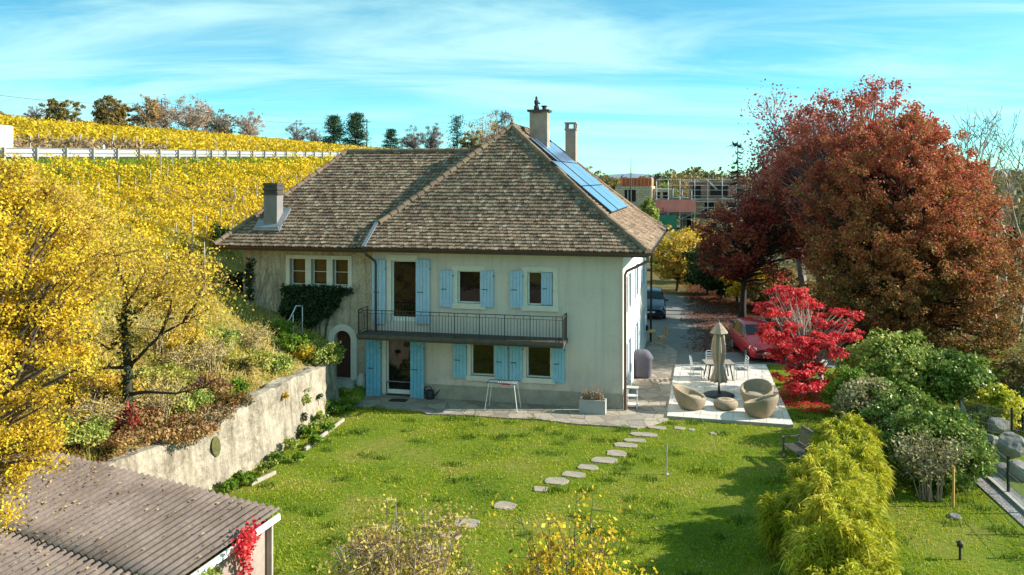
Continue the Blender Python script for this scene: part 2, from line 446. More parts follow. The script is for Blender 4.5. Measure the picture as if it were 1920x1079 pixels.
M['grey_wood'] = plain('weathered_wood', (0.16, 0.13, 0.11), 0.85, 0.35, 6.0)
M['cover'] = plain('grey_cover', (0.105, 0.098, 0.125), 0.8, 0.15, 3.0)
M['concrete'] = plain('concrete', (0.42, 0.40, 0.37), 0.9, 0.2, 2.0, bmp=0.2)
M['car_red'] = plain('red_car_paint', (0.46, 0.025, 0.035), 0.25, 0.06, 1.0, spec=0.7, fine=False)
M['car_blue'] = plain('dark_blue_car_paint', (0.02, 0.04, 0.09), 0.22, 0.06, 1.0, spec=0.7, fine=False)
M['tyre'] = plain('tyre_rubber', (0.018, 0.018, 0.018), 0.85)
M['rim'] = plain('alloy_rim', (0.55, 0.55, 0.56), 0.35, 0.1, metal=0.7)
M['lamp'] = plain('lamp_lens', (0.78, 0.80, 0.82), 0.12, 0.05, spec=0.8)
M['rock'] = plain('boulder', (0.22, 0.205, 0.185), 0.9, 0.4, 2.0, bmp=0.6)

# ------------------------------------------------------------------ terrain
RA = np.array([-24.0, 45.0]); RD = np.array([0.124, 0.992]); RN = np.array([-0.992, 0.124])   # road edge (guard rail line)
def road_ts(x, y):
    return (x - RA[0]) * RD[0] + (y - RA[1]) * RD[1], (x - RA[0]) * RN[0] + (y - RA[1]) * RN[1]
WALLY = [12, 20, 24.6, 27.1, 32.4, 34.25]
WALLX = [-11.2, -10.5, -8.94, -7.95, -7.22, -7.12]
def wallx(y): return np.interp(y, WALLY, WALLX)
WTOPY = [12, 20, 24.6, 27.1, 30, 32, 33.4, 34.25]
WTOPZ = [2.1, 1.9, 1.72, 2.15, 2.0, 1.85, 1.75, 1.62]
def gz(x, y):
    x = np.asarray(x, float); y = np.asarray(y, float)
    t, s = road_ts(x, y)
    plane = 2 - 0.417 * (x + 9) + 0.0795 * (np.minimum(y, 150) - 28)
    z = np.where(plane > 0.6, plane, 0.6 * np.exp(np.clip((plane - 0.6) / 0.6, -20, 0)) )
    z = np.where(plane < -1.5, 0, z)
    bumps = 0.12 * np.sin(x * 1.3 + y * 0.7) + 0.09 * np.sin(x * 0.6 - y * 1.7 + 1)
    z = z + np.where(plane > 1.2, bumps, 0)
    dw = wallx(y) - x
    z = np.where((dw > 0) & (y < 34.3), np.minimum(z, np.interp(y, WTOPY, WTOPZ) - .03 + np.clip(dw - .6, 0, None) * .55), z)
    zr = 9.75 + 0.026 * np.clip(t, -60, 200)
    sr = np.maximum(64 - 0.65 * (t - 77.6), 14)
    hill = zr + 0.100 * np.clip(np.minimum(s, sr) - 6, 0, None) * np.where(t > 100, np.clip(1 - (t - 100) / 70, 0.4, 1), 1) - 0.10 * np.clip(s - sr, 0, 60)
    k = np.clip((s + 2.5) / 2.5, 0, 1); k = k * k * (3 - 2 * k)
    z = np.where(s > 0, hill, z * (1 - k) + zr * k)
    # cut: garden level right of the retaining wall, and the landing at the arched door
    cut = ((x > wallx(y) - 0.27) & (y < 34.3)) | ((x > -7.75) & (y >= 34.2) & (y < 38.0))
    z = np.where(cut, np.where((y > 34.4) & (x < -6.2), 0.35, 0.0), z)
    # east side falls away gently
    d = np.clip((x - 14.2) / 5, 0, 1)
    z = z - np.where((y < 42), d * d * (3 - 2 * d) * 0.9, 0) * np.clip((42 - y) / 6, 0, 1)
    return z

def axis(*segs):
    a = []
    for lo, hi, st in segs: a.append(np.arange(lo, hi, st))
    return np.concatenate(a + [np.array([segs[-1][1]])])
gxs = axis((-900, -200, 50), (-200, -60, 4), (-60, -30, 1.0), (-30, 22, 0.25), (22, 60, 2), (60, 200, 10), (200, 1200, 100))
gys = axis((-30, 10, 4), (10, 46, 0.25), (46, 100, 1.0), (100, 260, 4), (260, 600, 20), (600, 4000, 200))
GX, GY = np.meshgrid(gxs, gys)
GZ = gz(GX, GY)
far = GY > 400
GZ = np.where(far, GZ * 0 + np.clip(GZ, 0, 6), GZ)
nx, ny = len(gxs), len(gys)
V = np.stack([GX, GY, GZ], -1).reshape(-1, 3)
I = np.arange(nx * ny).reshape(ny, nx)
F = np.stack([I[:-1, :-1], I[:-1, 1:], I[1:, 1:], I[1:, :-1]], -1).reshape(-1, 4)
me = bpy.data.meshes.new('ground'); me.from_pydata(V.tolist(), [], F.tolist()); me.update()
def groundm():
    m, nt, p, out = new_mat('ground_soil_grass')
    pos = node(nt, 'ShaderNodeNewGeometry').outputs['Position']
    sx = node(nt, 'ShaderNodeSeparateXYZ'); nt.links.new(pos, sx.inputs[0])
    n1 = noise(nt, pos, 0.35, 6, 0.65); n2 = noise(nt, pos, 6, 6, 0.7); n3 = noise(nt, pos, 1.4, 6, 0.7)
    lawn = ramp(nt, n1.outputs[0], [(0.3, (0.075, 0.125, 0.010)), (0.5, (0.13, 0.18, 0.014)), (0.68, (0.20, 0.19, 0.04))])
    f2 = ramp(nt, n2.outputs[0], [(0.3, (0.55,) * 3), (0.7, (1.25,) * 3)])
    lawnc = mixc(nt, 0.8, lawn.outputs[0], f2.outputs[0], 'MULTIPLY')
    bank = ramp(nt, n3.outputs[0], [(0.3, (0.09, 0.13, 0.02)), (0.45, (0.20, 0.18, 0.05)), (0.6, (0.30, 0.23, 0.09)), (0.75, (0.16, 0.10, 0.05))])
    bankc = mixc(nt, 0.8, bank.outputs[0], f2.outputs[0], 'MULTIPLY')
    zr = node(nt, 'ShaderNodeMapRange'); zr.inputs['From Min'].default_value = 0.8; zr.inputs['From Max'].default_value = 1.4
    nt.links.new(sx.outputs[2], zr.inputs[0])
    c = mixc(nt, zr.outputs[0], lawnc, bankc)
    yr = node(nt, 'ShaderNodeMapRange'); yr.inputs['From Min'].default_value = 46; yr.inputs['From Max'].default_value = 54; nt.links.new(sx.outputs[1], yr.inputs[0])
    fr = ramp(nt, n3.outputs[0], [(0.3, (0.08, 0.10, 0.025)), (0.5, (0.15, 0.12, 0.045)), (0.65, (0.20, 0.14, 0.06)), (0.75, (0.12, 0.15, 0.03))])
    c = mixc(nt, yr.outputs[0], c, mixc(nt, 0.8, fr.outputs[0], f2.outputs[0], 'MULTIPLY'))
    nt.links.new(c, p.inputs['Base Color']); p.inputs['Roughness'].default_value = 1.0
    p.inputs['Specular IOR Level'].default_value = 0.1
    bump(nt, p, n2.outputs[0], 0.6, 0.06)
    return m
me.materials.append(groundm())
me.polygons.foreach_set('use_smooth', [True] * len(me.polygons))
o = bpy.data.objects.new('ground', me); COL.objects.link(o); tag(o, kind='structure')

# road behind the guard rail
mb = MB()
asph = plain('asphalt', (0.085, 0.085, 0.088), 0.9, 0.3, 1.2, bmp=0.2)
prev = None
for t in range(-40, 180, 4):
    a = RA + RD * t + RN * 0.9; b = RA + RD * t + RN * 5.2
    za = float(gz(*(a))) + 0.05; zb = float(gz(*b)) + 0.05
    cur = ((a[0], a[1], za), (b[0], b[1], zb))
    if prev: mb.quad(prev[0], cur[0], cur[1], prev[1])
    prev = cur
tag(mb.build('road', asph), kind='structure')

# ------------------------------------------------------------------ the house
TH = R(12.7); CC = Vector((4.30, 33.1, 0)); cT, sT = math.cos(TH), math.sin(TH)
house = empty('farmhouse', CC, -TH, 'old two storey farmhouse with brown tiled hipped roof and blue shutters', 'house')
INV = Matrix.Translation(CC) @ Matrix.Rotation(-TH, 4, 'Z')
INV = INV.inverted()
CAML = INV @ Vector((0, 0, CH))
def hray(px, py):
    d = Vector(((px - 960) / FP, 1, -(py - HY) / FP))
    return (INV.to_3x3() @ d)
def hplane(px, py, p0, n):
    d = hray(px, py); n = Vector(n); p0 = Vector(p0)
    return CAML + d * ((p0 - CAML).dot(n) / d.dot(n))
def fac(px, py, v=0.0):
    p = hplane(px, py, (0, v, 0), (0, 1, 0)); return p.x, p.z
def W(u, v, z): return Vector((CC.x + u * cT + v * sT, CC.y - u * sT + v * cT, z))

def wall_holes(mb, P, a0, a1, b0, b1, holes, depth, inn):
    """wall sheet with rectangular openings; P(a,b)->point, inn inward normal, reveals of given depth"""
    As = sorted({a0, a1, *[h[0] for h in holes], *[h[1] for h in holes]})
    Bs = sorted({b0, b1, *[h[2] for h in holes], *[h[3] for h in holes]})
    As = [a for a in As if a0 <= a <= a1]; Bs = [b for b in Bs if b0 <= b <= b1]
    for i in range(len(As) - 1):
        for j in range(len(Bs) - 1):
            ca, cb = (As[i] + As[i + 1]) / 2, (Bs[j] + Bs[j + 1]) / 2
            if any(h[0] < ca < h[1] and h[2] < cb < h[3] for h in holes): continue
            mb.quad(P(As[i], Bs[j]), P(As[i + 1], Bs[j]), P(As[i + 1], Bs[j + 1]), P(As[i], Bs[j + 1]))
    D = Vector(inn) * depth
    for h in holes:
        c = [Vector(P(h[0], h[2])), Vector(P(h[1], h[2])), Vector(P(h[1], h[3])), Vector(P(h[0], h[3]))]
        for i in range(4):
            p, q = c[i], c[(i + 1) % 4]
            mb.quad(p, q, q + D, p + D)

EAVE = 6.2
WL = -10.35                      # left end of the main facade
WV = 0.35                        # wing facade set back
# openings, measured on the facade: glass rectangles (px)
def rect(x0, y0, x1, y1, v=0.0):
    a = fac(x0, (y0 + y1) / 2, v)[0]; b = fac(x1, (y0 + y1) / 2, v)[0]
    xm = (x0 + x1) / 2
    return (a, b, fac(xm, y1, v)[1], fac(xm, y0, v)[1])
win_up = [rect(858, 508, 901, 569), rect(989, 510, 1037, 573)]
win_lo = [rect(883, 642, 927, 705), rect(987, 646, 1033, 709)]
door_up = rect(734, 489, 780, 603); door_lo = rect(724, 637, 770, 739)
holes = win_up + win_lo + [door_up, door_lo]
mb = MB()
wall_holes(mb, lambda a, b: (a, 0, b), WL, 0, 0.62, EAVE, holes, 0.22, (0, 1, 0))
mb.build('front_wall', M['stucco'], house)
mb = MB()
wall_holes(mb, lambda a, b: (a, -0.025, b), WL + 0.02, 0.02, -0.1, 0.62, [(door_lo[0], door_lo[1], 0.0, 0.62)], 0.24, (0, 1, 0))
mb.quad((WL + 0.02, -0.025, 0.62), (door_lo[0], -0.025, 0.62), (door_lo[0], 0, 0.62), (WL + 0.02, 0, 0.62))
mb.quad((door_lo[1], -0.025, 0.62), (0.02, -0.025, 0.62), (0.02, 0, 0.62), (door_lo[1], 0, 0.62))
mb.quad((0.02, -0.025, -0.1), (0.02, 2.0, -0.1), (0.02, 2.0, 0.62), (0.02, -0.025, 0.62))
mb.build('plinth', M['plinth'], house)
# east wall
DEPTH = 14.3
ew_up = [(v, v + 0.95, 3.55, 5.0) for v in (2.2, 6.2, 10.4)]
ew_lo = [(2.2, 3.1, 0.75, 2.25), (6.2, 7.2, 0.1, 2.25), (10.4, 11.4, 0.75, 2.25)]
mb = MB()
wall_holes(mb, lambda a, b: (0, a, b), 0, DEPTH, -0.1, EAVE, ew_up + ew_lo, 0.2, (-1, 0, 0))
mb.build('side_wall', M['white_wall'], house)
mb = MB()
mb.quad((0, DEPTH, -0.1), (-17, DEPTH, -0.1), (-17, DEPTH, EAVE), (0, DEPTH, EAVE))
mb.build('rear_wall', M['stucco'], house)
mb = MB(); mb.quad((WL, 0, -.1), (WL, WV + 0.4, -.1), (WL, WV + 0.4, EAVE), (WL, 0, EAVE)); mb.build('return_wall', M['stucco'], house)
# wing wall
WING_L = -16.45
ARC = fac(642.5, 711, WV); arc_u = ARC[0]; arc_hw = 0.375
arc_base = 0.55; arc_spring = 2.2
ww = [rect(543.5, 487, 573, 534, WV), rect(583.6, 487, 613, 534, WV), rect(624, 487, 653, 534, WV)]
zt = max(w[3] for w in ww); zb = min(w[2] for w in ww); ww = [(w[0], w[1], zb, zt) for w in ww]
mb = MB()
wall_holes(mb, lambda a, b: (a, WV, b), WING_L, WL + 0.02, -0.1, EAVE, ww + [(arc_u - arc_hw, arc_u + arc_hw, -0.05, arc_spring + arc_hw)], 0.3, (0, 1, 0))
mb.quad((WING_L, WV, 0), (WING_L, 9.2, 0), (WING_L, 9.2, EAVE), (WING_L, WV, EAVE))
mb.build('wing_wall', M['wing_wall'], house)

def arch_pts(hw, z0, zs, n=14):
    pts = [(-hw, z0)] + [(-hw * math.cos(math.pi * i / n), zs + hw * math.sin(math.pi * i / n)) for i in range(n + 1)] + [(hw, z0)]
    return pts
# arched door
mb = MB(); inner = arch_pts(arc_hw, 0.3, arc_spring); outer = arch_pts(arc_hw + 0.27, 0.3, arc_spring)
y0, y1 = WV - 0.03, WV + 0.02
for i in range(len(inner) - 1):
    a, b, c, d = inner[i], inner[i + 1], outer[i + 1], outer[i]
    mb.quad((arc_u + d[0], y0, d[1]), (arc_u + c[0], y0, c[1]), (arc_u + b[0], y0, b[1]), (arc_u + a[0], y0, a[1]))
    mb.quad((arc_u + a[0], y0, a[1]), (arc_u + b[0], y0, b[1]), (arc_u + b[0], WV + 0.28, b[1]), (arc_u + a[0], WV + 0.28, a[1]))
    mb.quad((arc_u + d[0], y0, d[1]), (arc_u + c[0], y0, c[1]), (arc_u + c[0], y1, c[1]), (arc_u + d[0], y1, d[1]))
mb.build('door_surround', M['trim'], house)
mb = MB()
for k in range(5):
    ua = arc_u - arc_hw + 2 * arc_hw * k / 5 + 0.006; ub = arc_u - arc_hw + 2 * arc_hw * (k + 1) / 5 - 0.006
    mb.box(ua, ub, WV + 0.24, WV + 0.29, arc_base, arc_spring + arc_hw)
mb.box(arc_u - arc_hw, arc_u + arc_hw, WV + 0.27, WV + 0.3, arc_base, arc_spring + arc_hw)
dr = mb.build('arched_door', M['door'], house)
mb = MB().tube([(arc_u + 0.25, WV + 0.24, 1.5), (arc_u + 0.25, WV + 0.19, 1.5), (arc_u + 0.16, WV + 0.19, 1.5)], 0.015)
mb.build('handle', M['iron'], dr)
mb = MB().box(arc_u - 0.6, arc_u + 0.6, WV - 0.45, WV + 0.3, -0.1, 0.55); mb.box(arc_u - 0.7, arc_u + 0.75, WV - 0.8, WV - 0.45, -0.1, 0.37)
mb.build('door_step', M['concrete'], house)

def frame_glass(r, parent, plane='front', v=0.0, depth=0.17, bars=(1, 0), fw=0.055, name='window', glass='glass', base=0.0):
    a0, a1, b0, b1 = r
    if plane == 'front': P = lambda a, d, b: (a, v + d, b)
    else: P = lambda a, d, b: (v - d, a, b)
    def bx(mb, x0, x1, d0, d1, z0, z1):
        p, q = P(x0, d0, z0), P(x1, d1, z1)
        mb.box(min(p[0], q[0]), max(p[0], q[0]), min(p[1], q[1]), max(p[1], q[1]), z0, z1)
    mb = MB()
    bx(mb, a0, a0 + fw, depth - 0.05, depth + 0.02, b0, b1); bx(mb, a1 - fw, a1, depth - 0.05, depth + 0.02, b0, b1)
    bx(mb, a0 + fw, a1 - fw, depth - 0.05, depth + 0.02, b1 - fw, b1); bx(mb, a0 + fw, a1 - fw, depth - 0.05, depth + 0.02, b0, b0 + fw + base)
    nb, nh = bars
    for k in range(nb):
        x = a0 + (a1 - a0) * (k + 1) / (nb + 1); bx(mb, x - 0.018, x + 0.018, depth - 0.04, depth + 0.015, b0 + fw + base, b1 - fw)
    for k in range(nh):
        z = b0 + (b1 - b0) * (k + 1) / (nh + 1); bx(mb, a0 + fw, a1 - fw, depth - 0.035, depth + 0.012, z - 0.012, z + 0.012)
    w = mb.build(name, M['frame'], parent)
    mb = MB(); bx(mb, a0 + fw * 0.6, a1 - fw * 0.6, depth - 0.012, depth + 0.004, b0 + fw * 0.6 + base, b1 - fw * 0.6)
    mb.build('pane', M[glass], w)
    return w, P, bx

def surround(r, wl, wr, wt, wb, sill=True, out=0.03, v=0.0):
    a0, a1, b0, b1 = r
    mb = MB()
    if wb: mb.box(a0 - wl - 0.03, a1 + wr + 0.03, v - out - 0.05, v + 0.1, b0 - wb, b0)
    mb.box(a0 - wl, a0, v - out, v + 0.03, b0, b1); mb.box(a1, a1 + wr, v - out, v + 0.03, b0, b1)
    mb.box(a0 - wl - 0.02, a1 + wr + 0.02, v - out, v + 0.03, b1, b1 + wt)
    return mb

def shutter(r, mat, v=-0.05, hinge=1, label=None):
    """plank shutter board r=(a0,a1,b0,b1) with battens and strap hinges, against the wall"""
    a0, a1, b0, b1 = r; n = 4
    mb = MB(); g = 0.006
    for k in range(n):
        x0 = a0 + (a1 - a0) * k / n + g; x1 = a0 + (a1 - a0) * (k + 1) / n - g
        mb.box(x0, x1, v - 0.04, v - 0.005, b0, b1)
    mb.box(a0 + 0.004, a1 - 0.004, v - 0.012, v + 0.006, b0 + 0.004, b1 - 0.004)
    s = mb.build('shutter', mat, house)
    for f in (0.14, 0.86):
        z = b0 + (b1 - b0) * f
        MB().box(a0 + 0.02, a1 - 0.02, v - 0.052, v - 0.035, z - 0.035, z + 0.035).build('batten', mat, s)
    z = (b0 + b1) / 2 - 0.02
    mb = MB().box(a0 + 0.12 * (a1 - a0), a1 - 0.45 * (a1 - a0), v - 0.055, v - 0.038, z - 0.014, z + 0.014)
    mb.build('latch', M['iron'], s)
    MB().box(a1 - 0.03, a1 + 0.03, v - 0.05, v - 0.02, b0 + 0.86 * (b1 - b0) - 0.02, b0 + 0.86 * (b1 - b0) + 0.02).build('hinge', M['iron'], s)
    return s

# upper and lower windows
for r in win_up:
    w, P, bx = frame_glass(r, house, bars=(0, 0)); surround(r, 0.22, 0.2, 0.20, 0.22).build('window_surround', M['trim'], house)
for r in win_lo:
    w, P, bx = frame_glass(r, house, bars=(0, 0)); surround(r, 0.16, 0.14, 0.22, 0.20).build('window_surround', M['trim'], house)
w, P, bx = frame_glass(door_up, house, bars=(0, 0), name='balcony_door', base=0.12); surround(door_up, 0.2, 0.06, 0.24, 0).build('door_surround', M['trim'], house)
w, P, bx = frame_glass(door_lo, house, bars=(0, 0), name='garden_door', base=0.1); surround(door_lo, 0.17, 0.08, 0.22, 0).build('door_surround', M['trim'], house)
for px in ((698.7, 487, 724, 607), (780.5, 487, 807, 607)): shutter(rect(*px), M['blue_a'])
for px in ((825, 507, 850, 575.5), (901.5, 508, 926, 576)): shutter(rect(*px), M['blue_a'])
shutter(rect(956.6, 508, 981, 577), M['blue_a'])
s = shutter(rect(1014, 511, 1035, 572), M['blue_a'], v=0.08)
for px in ((689, 635.5, 716, 741), (771.5, 637, 797, 745)): shutter(rect(*px), M['blue_b'], v=-0.13)
for px in ((850, 640, 875.5, 708), (928, 643, 953, 712), (956, 645, 980.5, 713), (1036, 646, 1059, 717)): shutter(rect(*px), M['blue_c'])
# wing window: one pale surround with three deep lights
mb = MB(); a0, a1 = ww[0][0] - 0.17, ww[2][1] + 0.17
for (p, q) in ((a0, ww[0][0]), (ww[0][1], ww[1][0]), (ww[1][1], ww[2][0]), (ww[2][1], a1)): mb.box(p, q, WV - 0.04, WV + 0.02, zb, zt)
mb.box(a0, a1, WV - 0.04, WV + 0.02, zt, zt + 0.16); mb.box(a0 - 0.03, a1 + 0.03, WV - 0.08, WV + 0.02, zb - 0.14, zb)
mb.build('window_surround', M['trim'], house)
for r in ww: frame_glass(r, house, v=WV, depth=0.27, bars=(0, 1), fw=0.035, glass='glass_brown')
# side wall windows with shutters
for r in ew_up + ew_lo:
    frame_glass(r, house, plane='side', v=0.0, depth=0.15, bars=(1, 2))
    for (p, q) in ((r[0] - 0.44, r[0] - 0.04), (r[1] + 0.04, r[1] + 0.44)):
        mb = MB()
        for k in range(4): mb.box(0.02, 0.06, p + (q - p) * k / 4 + 0.005, p + (q - p) * (k + 1) / 4 - 0.005, r[2], r[3])
        mb.box(0.015, 0.03, p + .002, q - .002, r[2] + .01, r[3] - .01)
        mb.build('shutter', M['blue_pale'], house)

# ---- roof planes
OVR, OVF = 1.0, -0.65
E_R = Vector((OVR, OVF, EAVE)); KR = Vector((-0.7, 0.9, 7.4)); AP = Vector((-5.4, 4.4, 11.34))
KB = Vector((-0.7, 10.6 + 0.4, 7.4)); AB = Vector((-5.4, 11.0, 11.34)); E_B = Vector((OVR, DEPTH + 0.6, EAVE)); KB = Vector((-0.7, 13.2, 7.4))
E_L = Vector((-10.42, OVF, EAVE)); KL = Vector((-10.24, 0.51, 7.10)); KL2 = Vector((-9.88, 0.9, 7.4))
WE = 6.15
WE_L = Vector((-17.35, -0.42, WE)); WR_L = Vector((-13.4, 4.45, 10.25)); WR_R = Vector((-6.6, 4.45, 10.25)); WE_R = Vector((-10.40, -0.42, WE))
WK = Vector((-10.2, 0.70, 7.10))
tile_mb = {}
def tile_plane(poly, eave_a, eave_b, mat_key, name, ex=0.195, tw=0.17, lift=0.05, seed=1, hole=None):
    """tiles laid in staggered courses inside the planar polygon; eave_a->eave_b is its level lower line"""
    rng = np.random.default_rng(seed)
    o = Vector(eave_a); ea = (Vector(eave_b) - o).normalized()
    n = Vector((0, 0, 0))
    for i in range(1, len(poly) - 1): n += (poly[i] - poly[0]).cross(poly[i + 1] - poly[0])
    n.normalize()
    if n.z < 0: n = -n
    es = n.cross(ea)
    if es.z < 0: es = -es
    P2 = [((p - o).dot(ea), (p - o).dot(es)) for p in poly]
    hi = max(p[1] for p in P2); lo = min(p[1] for p in P2)
    mb = MB(); mb.poly([p - n * 0.04 for p in poly])
    verts, faces = mb.v, mb.f
    b = lo; row = 0
    while b < hi - 0.02:
        bm = min(b + ex * 0.5, hi - 0.01)
        xs = []
        for i in range(len(P2)):
            (xa, ya), (xb, yb) = P2[i], P2[(i + 1) % len(P2)]
            if (ya - bm) * (yb - bm) < 0: xs.append(xa + (xb - xa) * (bm - ya) / (yb - ya))
        if len(xs) >= 2:
            x0, x1 = min(xs), max(xs)
            x = x0 - (0.5 * tw if row % 2 else 0) - rng.uniform(0, 0.03)
            while x < x1:
                p, q = max(x + 0.006, x0), min(x + tw - 0.006, x1)
                if q - p > 0.03:
                    j = rng.uniform(-0.014, 0.014); l1 = lift + rng.uniform(-0.012, 0.02); l2 = 0.004
                    sk = rng.uniform(-0.01, 0.01)
                    def pt(a, bb, h): return tuple(o + ea * a + es * bb + n * h)
                    k = len(verts)
                    b0 = b - 0.03 + j; b1 = b + ex + 0.01
                    r = (q - p) * 0.22
                    verts += [pt(p, b0 + 0.03, l1), pt(p + r, b0 + sk, l1), pt(q - r, b0 - sk, l1), pt(q, b0 + 0.03, l1), pt(q, b1, l2), pt(p, b1, l2),
                              pt(p, b0 + 0.03, -0.01), pt(p + r, b0 + sk, -0.01), pt(q - r, b0 - sk, -0.01), pt(q, b0 + 0.03, -0.01)]
                    faces += [(k, k + 1, k + 2, k + 3, k + 4, k + 5), (k + 6, k + 7, k + 1, k), (k + 7, k + 8, k + 2, k + 1), (k + 8, k + 9, k + 3, k + 2)]
                x += tw
        b += ex; row += 1
    return mb.build(name, M[mat_key], house)
roof = tile_plane([KL2, KR, AP], KL2, KR, 'tile', 'roof_slope', seed=1)
tile_plane([E_L, E_R, KR, KL2, KL], E_L, E_R, 'tile', 'roof_slope', seed=2)
tile_plane([KR, KB, AB, AP], KR, KB, 'tile_red', 'roof_slope', seed=3, ex=0.2, tw=0.2)
tile_plane([E_R, E_B, KB, KR], E_R, E_B, 'tile_red', 'roof_slope', seed=4, ex=0.2, tw=0.2)
tile_plane([WE_L, WE_R, WK, WR_R, WR_L], WE_L, WE_R, 'tile', 'wing_roof_slope', seed=5)
mb = MB()      # hidden slopes
mb.poly([KL, AP, AB, Vector((-10.24, 11, 7.1))]); mb.poly([E_B, Vector((-17.3, DEPTH + .6, EAVE)), Vector((-13.4, 11, 10)), AB])
mb.poly([WR_L, WR_R, Vector((-6.6, 9.3, WE)), Vector((-17.35, 9.3, WE))]); mb.poly([WE_L, WR_L, Vector((-17.35, 9.3, WE))])
mb.poly([E_B, AB, KB])
mb.build('rear_roof_slope', M['tile'], house)
# cheek where the main eave meets the wing roof
mb = MB(); mb.poly([E_L, KL, KL + Vector((0, 0.3, -0.1)), Vector((-10.42, -0.4, EAVE - 0.15))]); mb.build('valley_cheek', M['deck'], house)
mb = MB(); mb.bar(E_L + Vector((-0.05, -0.03, 0.03)), KL + Vector((-0.08, -0.05, 0.08)), 0.16, 0.04); mb.build('valley_flashing', M['zinc'], house)
def caps(pts, name, r=0.13, seg=0.36):
    mb = MB(); rng = random.Random(5)
    for a, b in zip(pts[:-1], pts[1:]):
        n = max(1, int((b - a).length / seg))
        for k in range(n):
            p = a.lerp(b, k / n); q = a.lerp(b, (k + 1.12) / n) if k < n - 1 else b
            d = Vector((rng.uniform(-.012, .012), 0, rng.uniform(-.01, .012)))
            mb.tube([p + d, q + d], [r * 1.06, r * 0.86], 9)
    return mb.build(name, M['ridge'], house)
up = Vector((0, 0, 0.03))
caps([E_R + up, KR + up, AP + up], 'hip_cap'); caps([KL + up, KL2 + up, AP + up], 'hip_cap', 0.13)
caps([AP + up, AB + up], 'ridge_cap'); caps([WR_L + up, WR_R + up], 'ridge_cap', 0.12); caps([WE_L + up, WR_L + up], 'hip_cap', 0.12)
caps([E_B + up, KB + up, AB + up], 'hip_cap', 0.11)
for p in (AP, AB):
    mb = MB().lathe([(0.02, -0.1), (0.10, 0), (0.12, 0.08), (0.05, 0.14), (0.07, 0.2), (0.015, 0.3)], 8, p + Vector((0, 0, 0.1))); mb.build('finial', M['ridge'], house)
# eaves: soffit, fascia, gutters
mb = MB()
mb.quad((WL - .1, OVF + .06, EAVE - .10), (OVR - .06, OVF + .06, EAVE - .10), (OVR - .06, 0.2, EAVE - .10), (WL - .1, 0.2, EAVE - .10))
mb.quad((0, 0.2, EAVE - .10), (OVR - .06, 0.2, EAVE - .10), (OVR - .06, DEPTH + .5, EAVE - .10), (0, DEPTH + .5, EAVE - .10))
mb.quad((WE_L.x + .06, -.36, WE - .10), (WL - .1, -.36, WE - .10), (WL - .1, 0.5, WE - .10), (WE_L.x + .06, 0.5, WE - .10))
mb.quad((WE_L.x + .06, .5, WE - .10), (WING_L + .1, .5, WE - .10), (WING_L + .1, 9.2, WE - .10), (WE_L.x + .06, 9.2, WE - .10))
mb.build('soffit', M['gutter'], house)
mb = MB().box(WL - .07, OVR - .03, OVF + .03, OVF + .06, EAVE - .2, EAVE - .02); mb.box(OVR - .06, OVR - .03, OVF + .06, DEPTH + .5, EAVE - .2, EAVE - .02)
mb.box(WE_L.x + .03, WL - .1, -.39, -.36, WE - .2, WE - .02); mb.build('fascia', M['gutter'], house)
def gutter(a, b, name='gutter'):
    a, b = Vector(a), Vector(b); d = (b - a).normalized(); s = Vector((d.y, -d.x, 0)); mb = MB(); n = 7
    prof = [(math.cos(math.pi + math.pi * i / n) * 0.085, math.sin(math.pi + math.pi * i / n) * 0.085 + (0.0)) for i in range(n + 1)]
    prof = [(-0.095, 0.012)] + prof + [(0.095, 0.012)]
    for (x0, z0), (x1, z1) in zip(prof[:-1], prof[1:]):
        mb.quad(a + s * x0 + Vector((0, 0, z0)), b + s * x0 + Vector((0, 0, z0)), b + s * x1 + Vector((0, 0, z1)), a + s * x1 + Vector((0, 0, z1)))
    for e in (a, b): mb.poly([e + s * x + Vector((0, 0, z)) for x, z in prof])
    mb.build(name, M['gutter'], house, smooth=False)
gutter((WL - .1, OVF - .07, EAVE - .03), (OVR + .12, OVF - .07, EAVE - .03)); gutter((OVR + .07, OVF - .1, EAVE - .03), (OVR + .07, DEPTH + .6, EAVE - .03))
gutter((WE_L.x - .05, -.49, WE - .04), (WL - .12, -.49, WE - .04))
mb = MB().tube([(OVR + .05, OVF - .05, EAVE - .1), (OVR + .02, OVF + .02, EAVE - .32), (0.16, -0.16, EAVE - .78), (0.10, -0.12, EAVE - .92), (0.10, -0.12, 0.02)], 0.055, 10)
mb.build('downpipe', M['copper'], house, smooth=True)
mb = MB().tube([(WL - .05, OVF - .04, EAVE - .1), (WL - .02, OVF + .05, EAVE - .3), (WL + .17, -0.12, EAVE - .6), (WL + .2, -0.10, EAVE - .75), (WL + .2, -0.10, 0.02)], 0.05, 10)
mb.build('downpipe', M['gutter'], house, smooth=True)
mb = MB().tube([(OVR + .05, DEPTH + .2, EAVE - .1), (0.25, DEPTH + .05, EAVE - .7), (0.2, DEPTH + .02, 0.02)], 0.06, 8)
mb.build('downpipe', M['gutter'], house, smooth=True)
# chimneys
nr = (KB - KR).cross(AP - KR).normalized(); nw = (WE_R - WE_L).cross(WR_L - WE_L).normalized()
pw = hplane(508, 424, WE_L, nw)
mb = MB().box(pw.x - .31, pw.x + .31, pw.y - .05, pw.y + .5, pw.z - .5, pw.z + 1.35)
ch = mb.build('chimney', M['chim_grey'], house)
mb = MB(); z = pw.z + 1.35
for k, (g, h) in enumerate(((.06, .09), (.0, .12), (.05, .08), (.0, .1), (.03, .12))):
    mb.box(pw.x - .31 - g, pw.x + .31 + g, pw.y - .05 - g, pw.y + .5 + g, z + .002, z + h); z += h
mb.build('chimney_cap', M['chim_dark'], ch)
mb = MB().box(pw.x - .62, pw.x + .5, pw.y - .30, pw.y - .05, pw.z - .20, pw.z - .02); mb.obox(pw + Vector((-.05, -.1, .02)), (.62, 0, 0), Vector((0, .76, .64)) * .32, nw * .035)
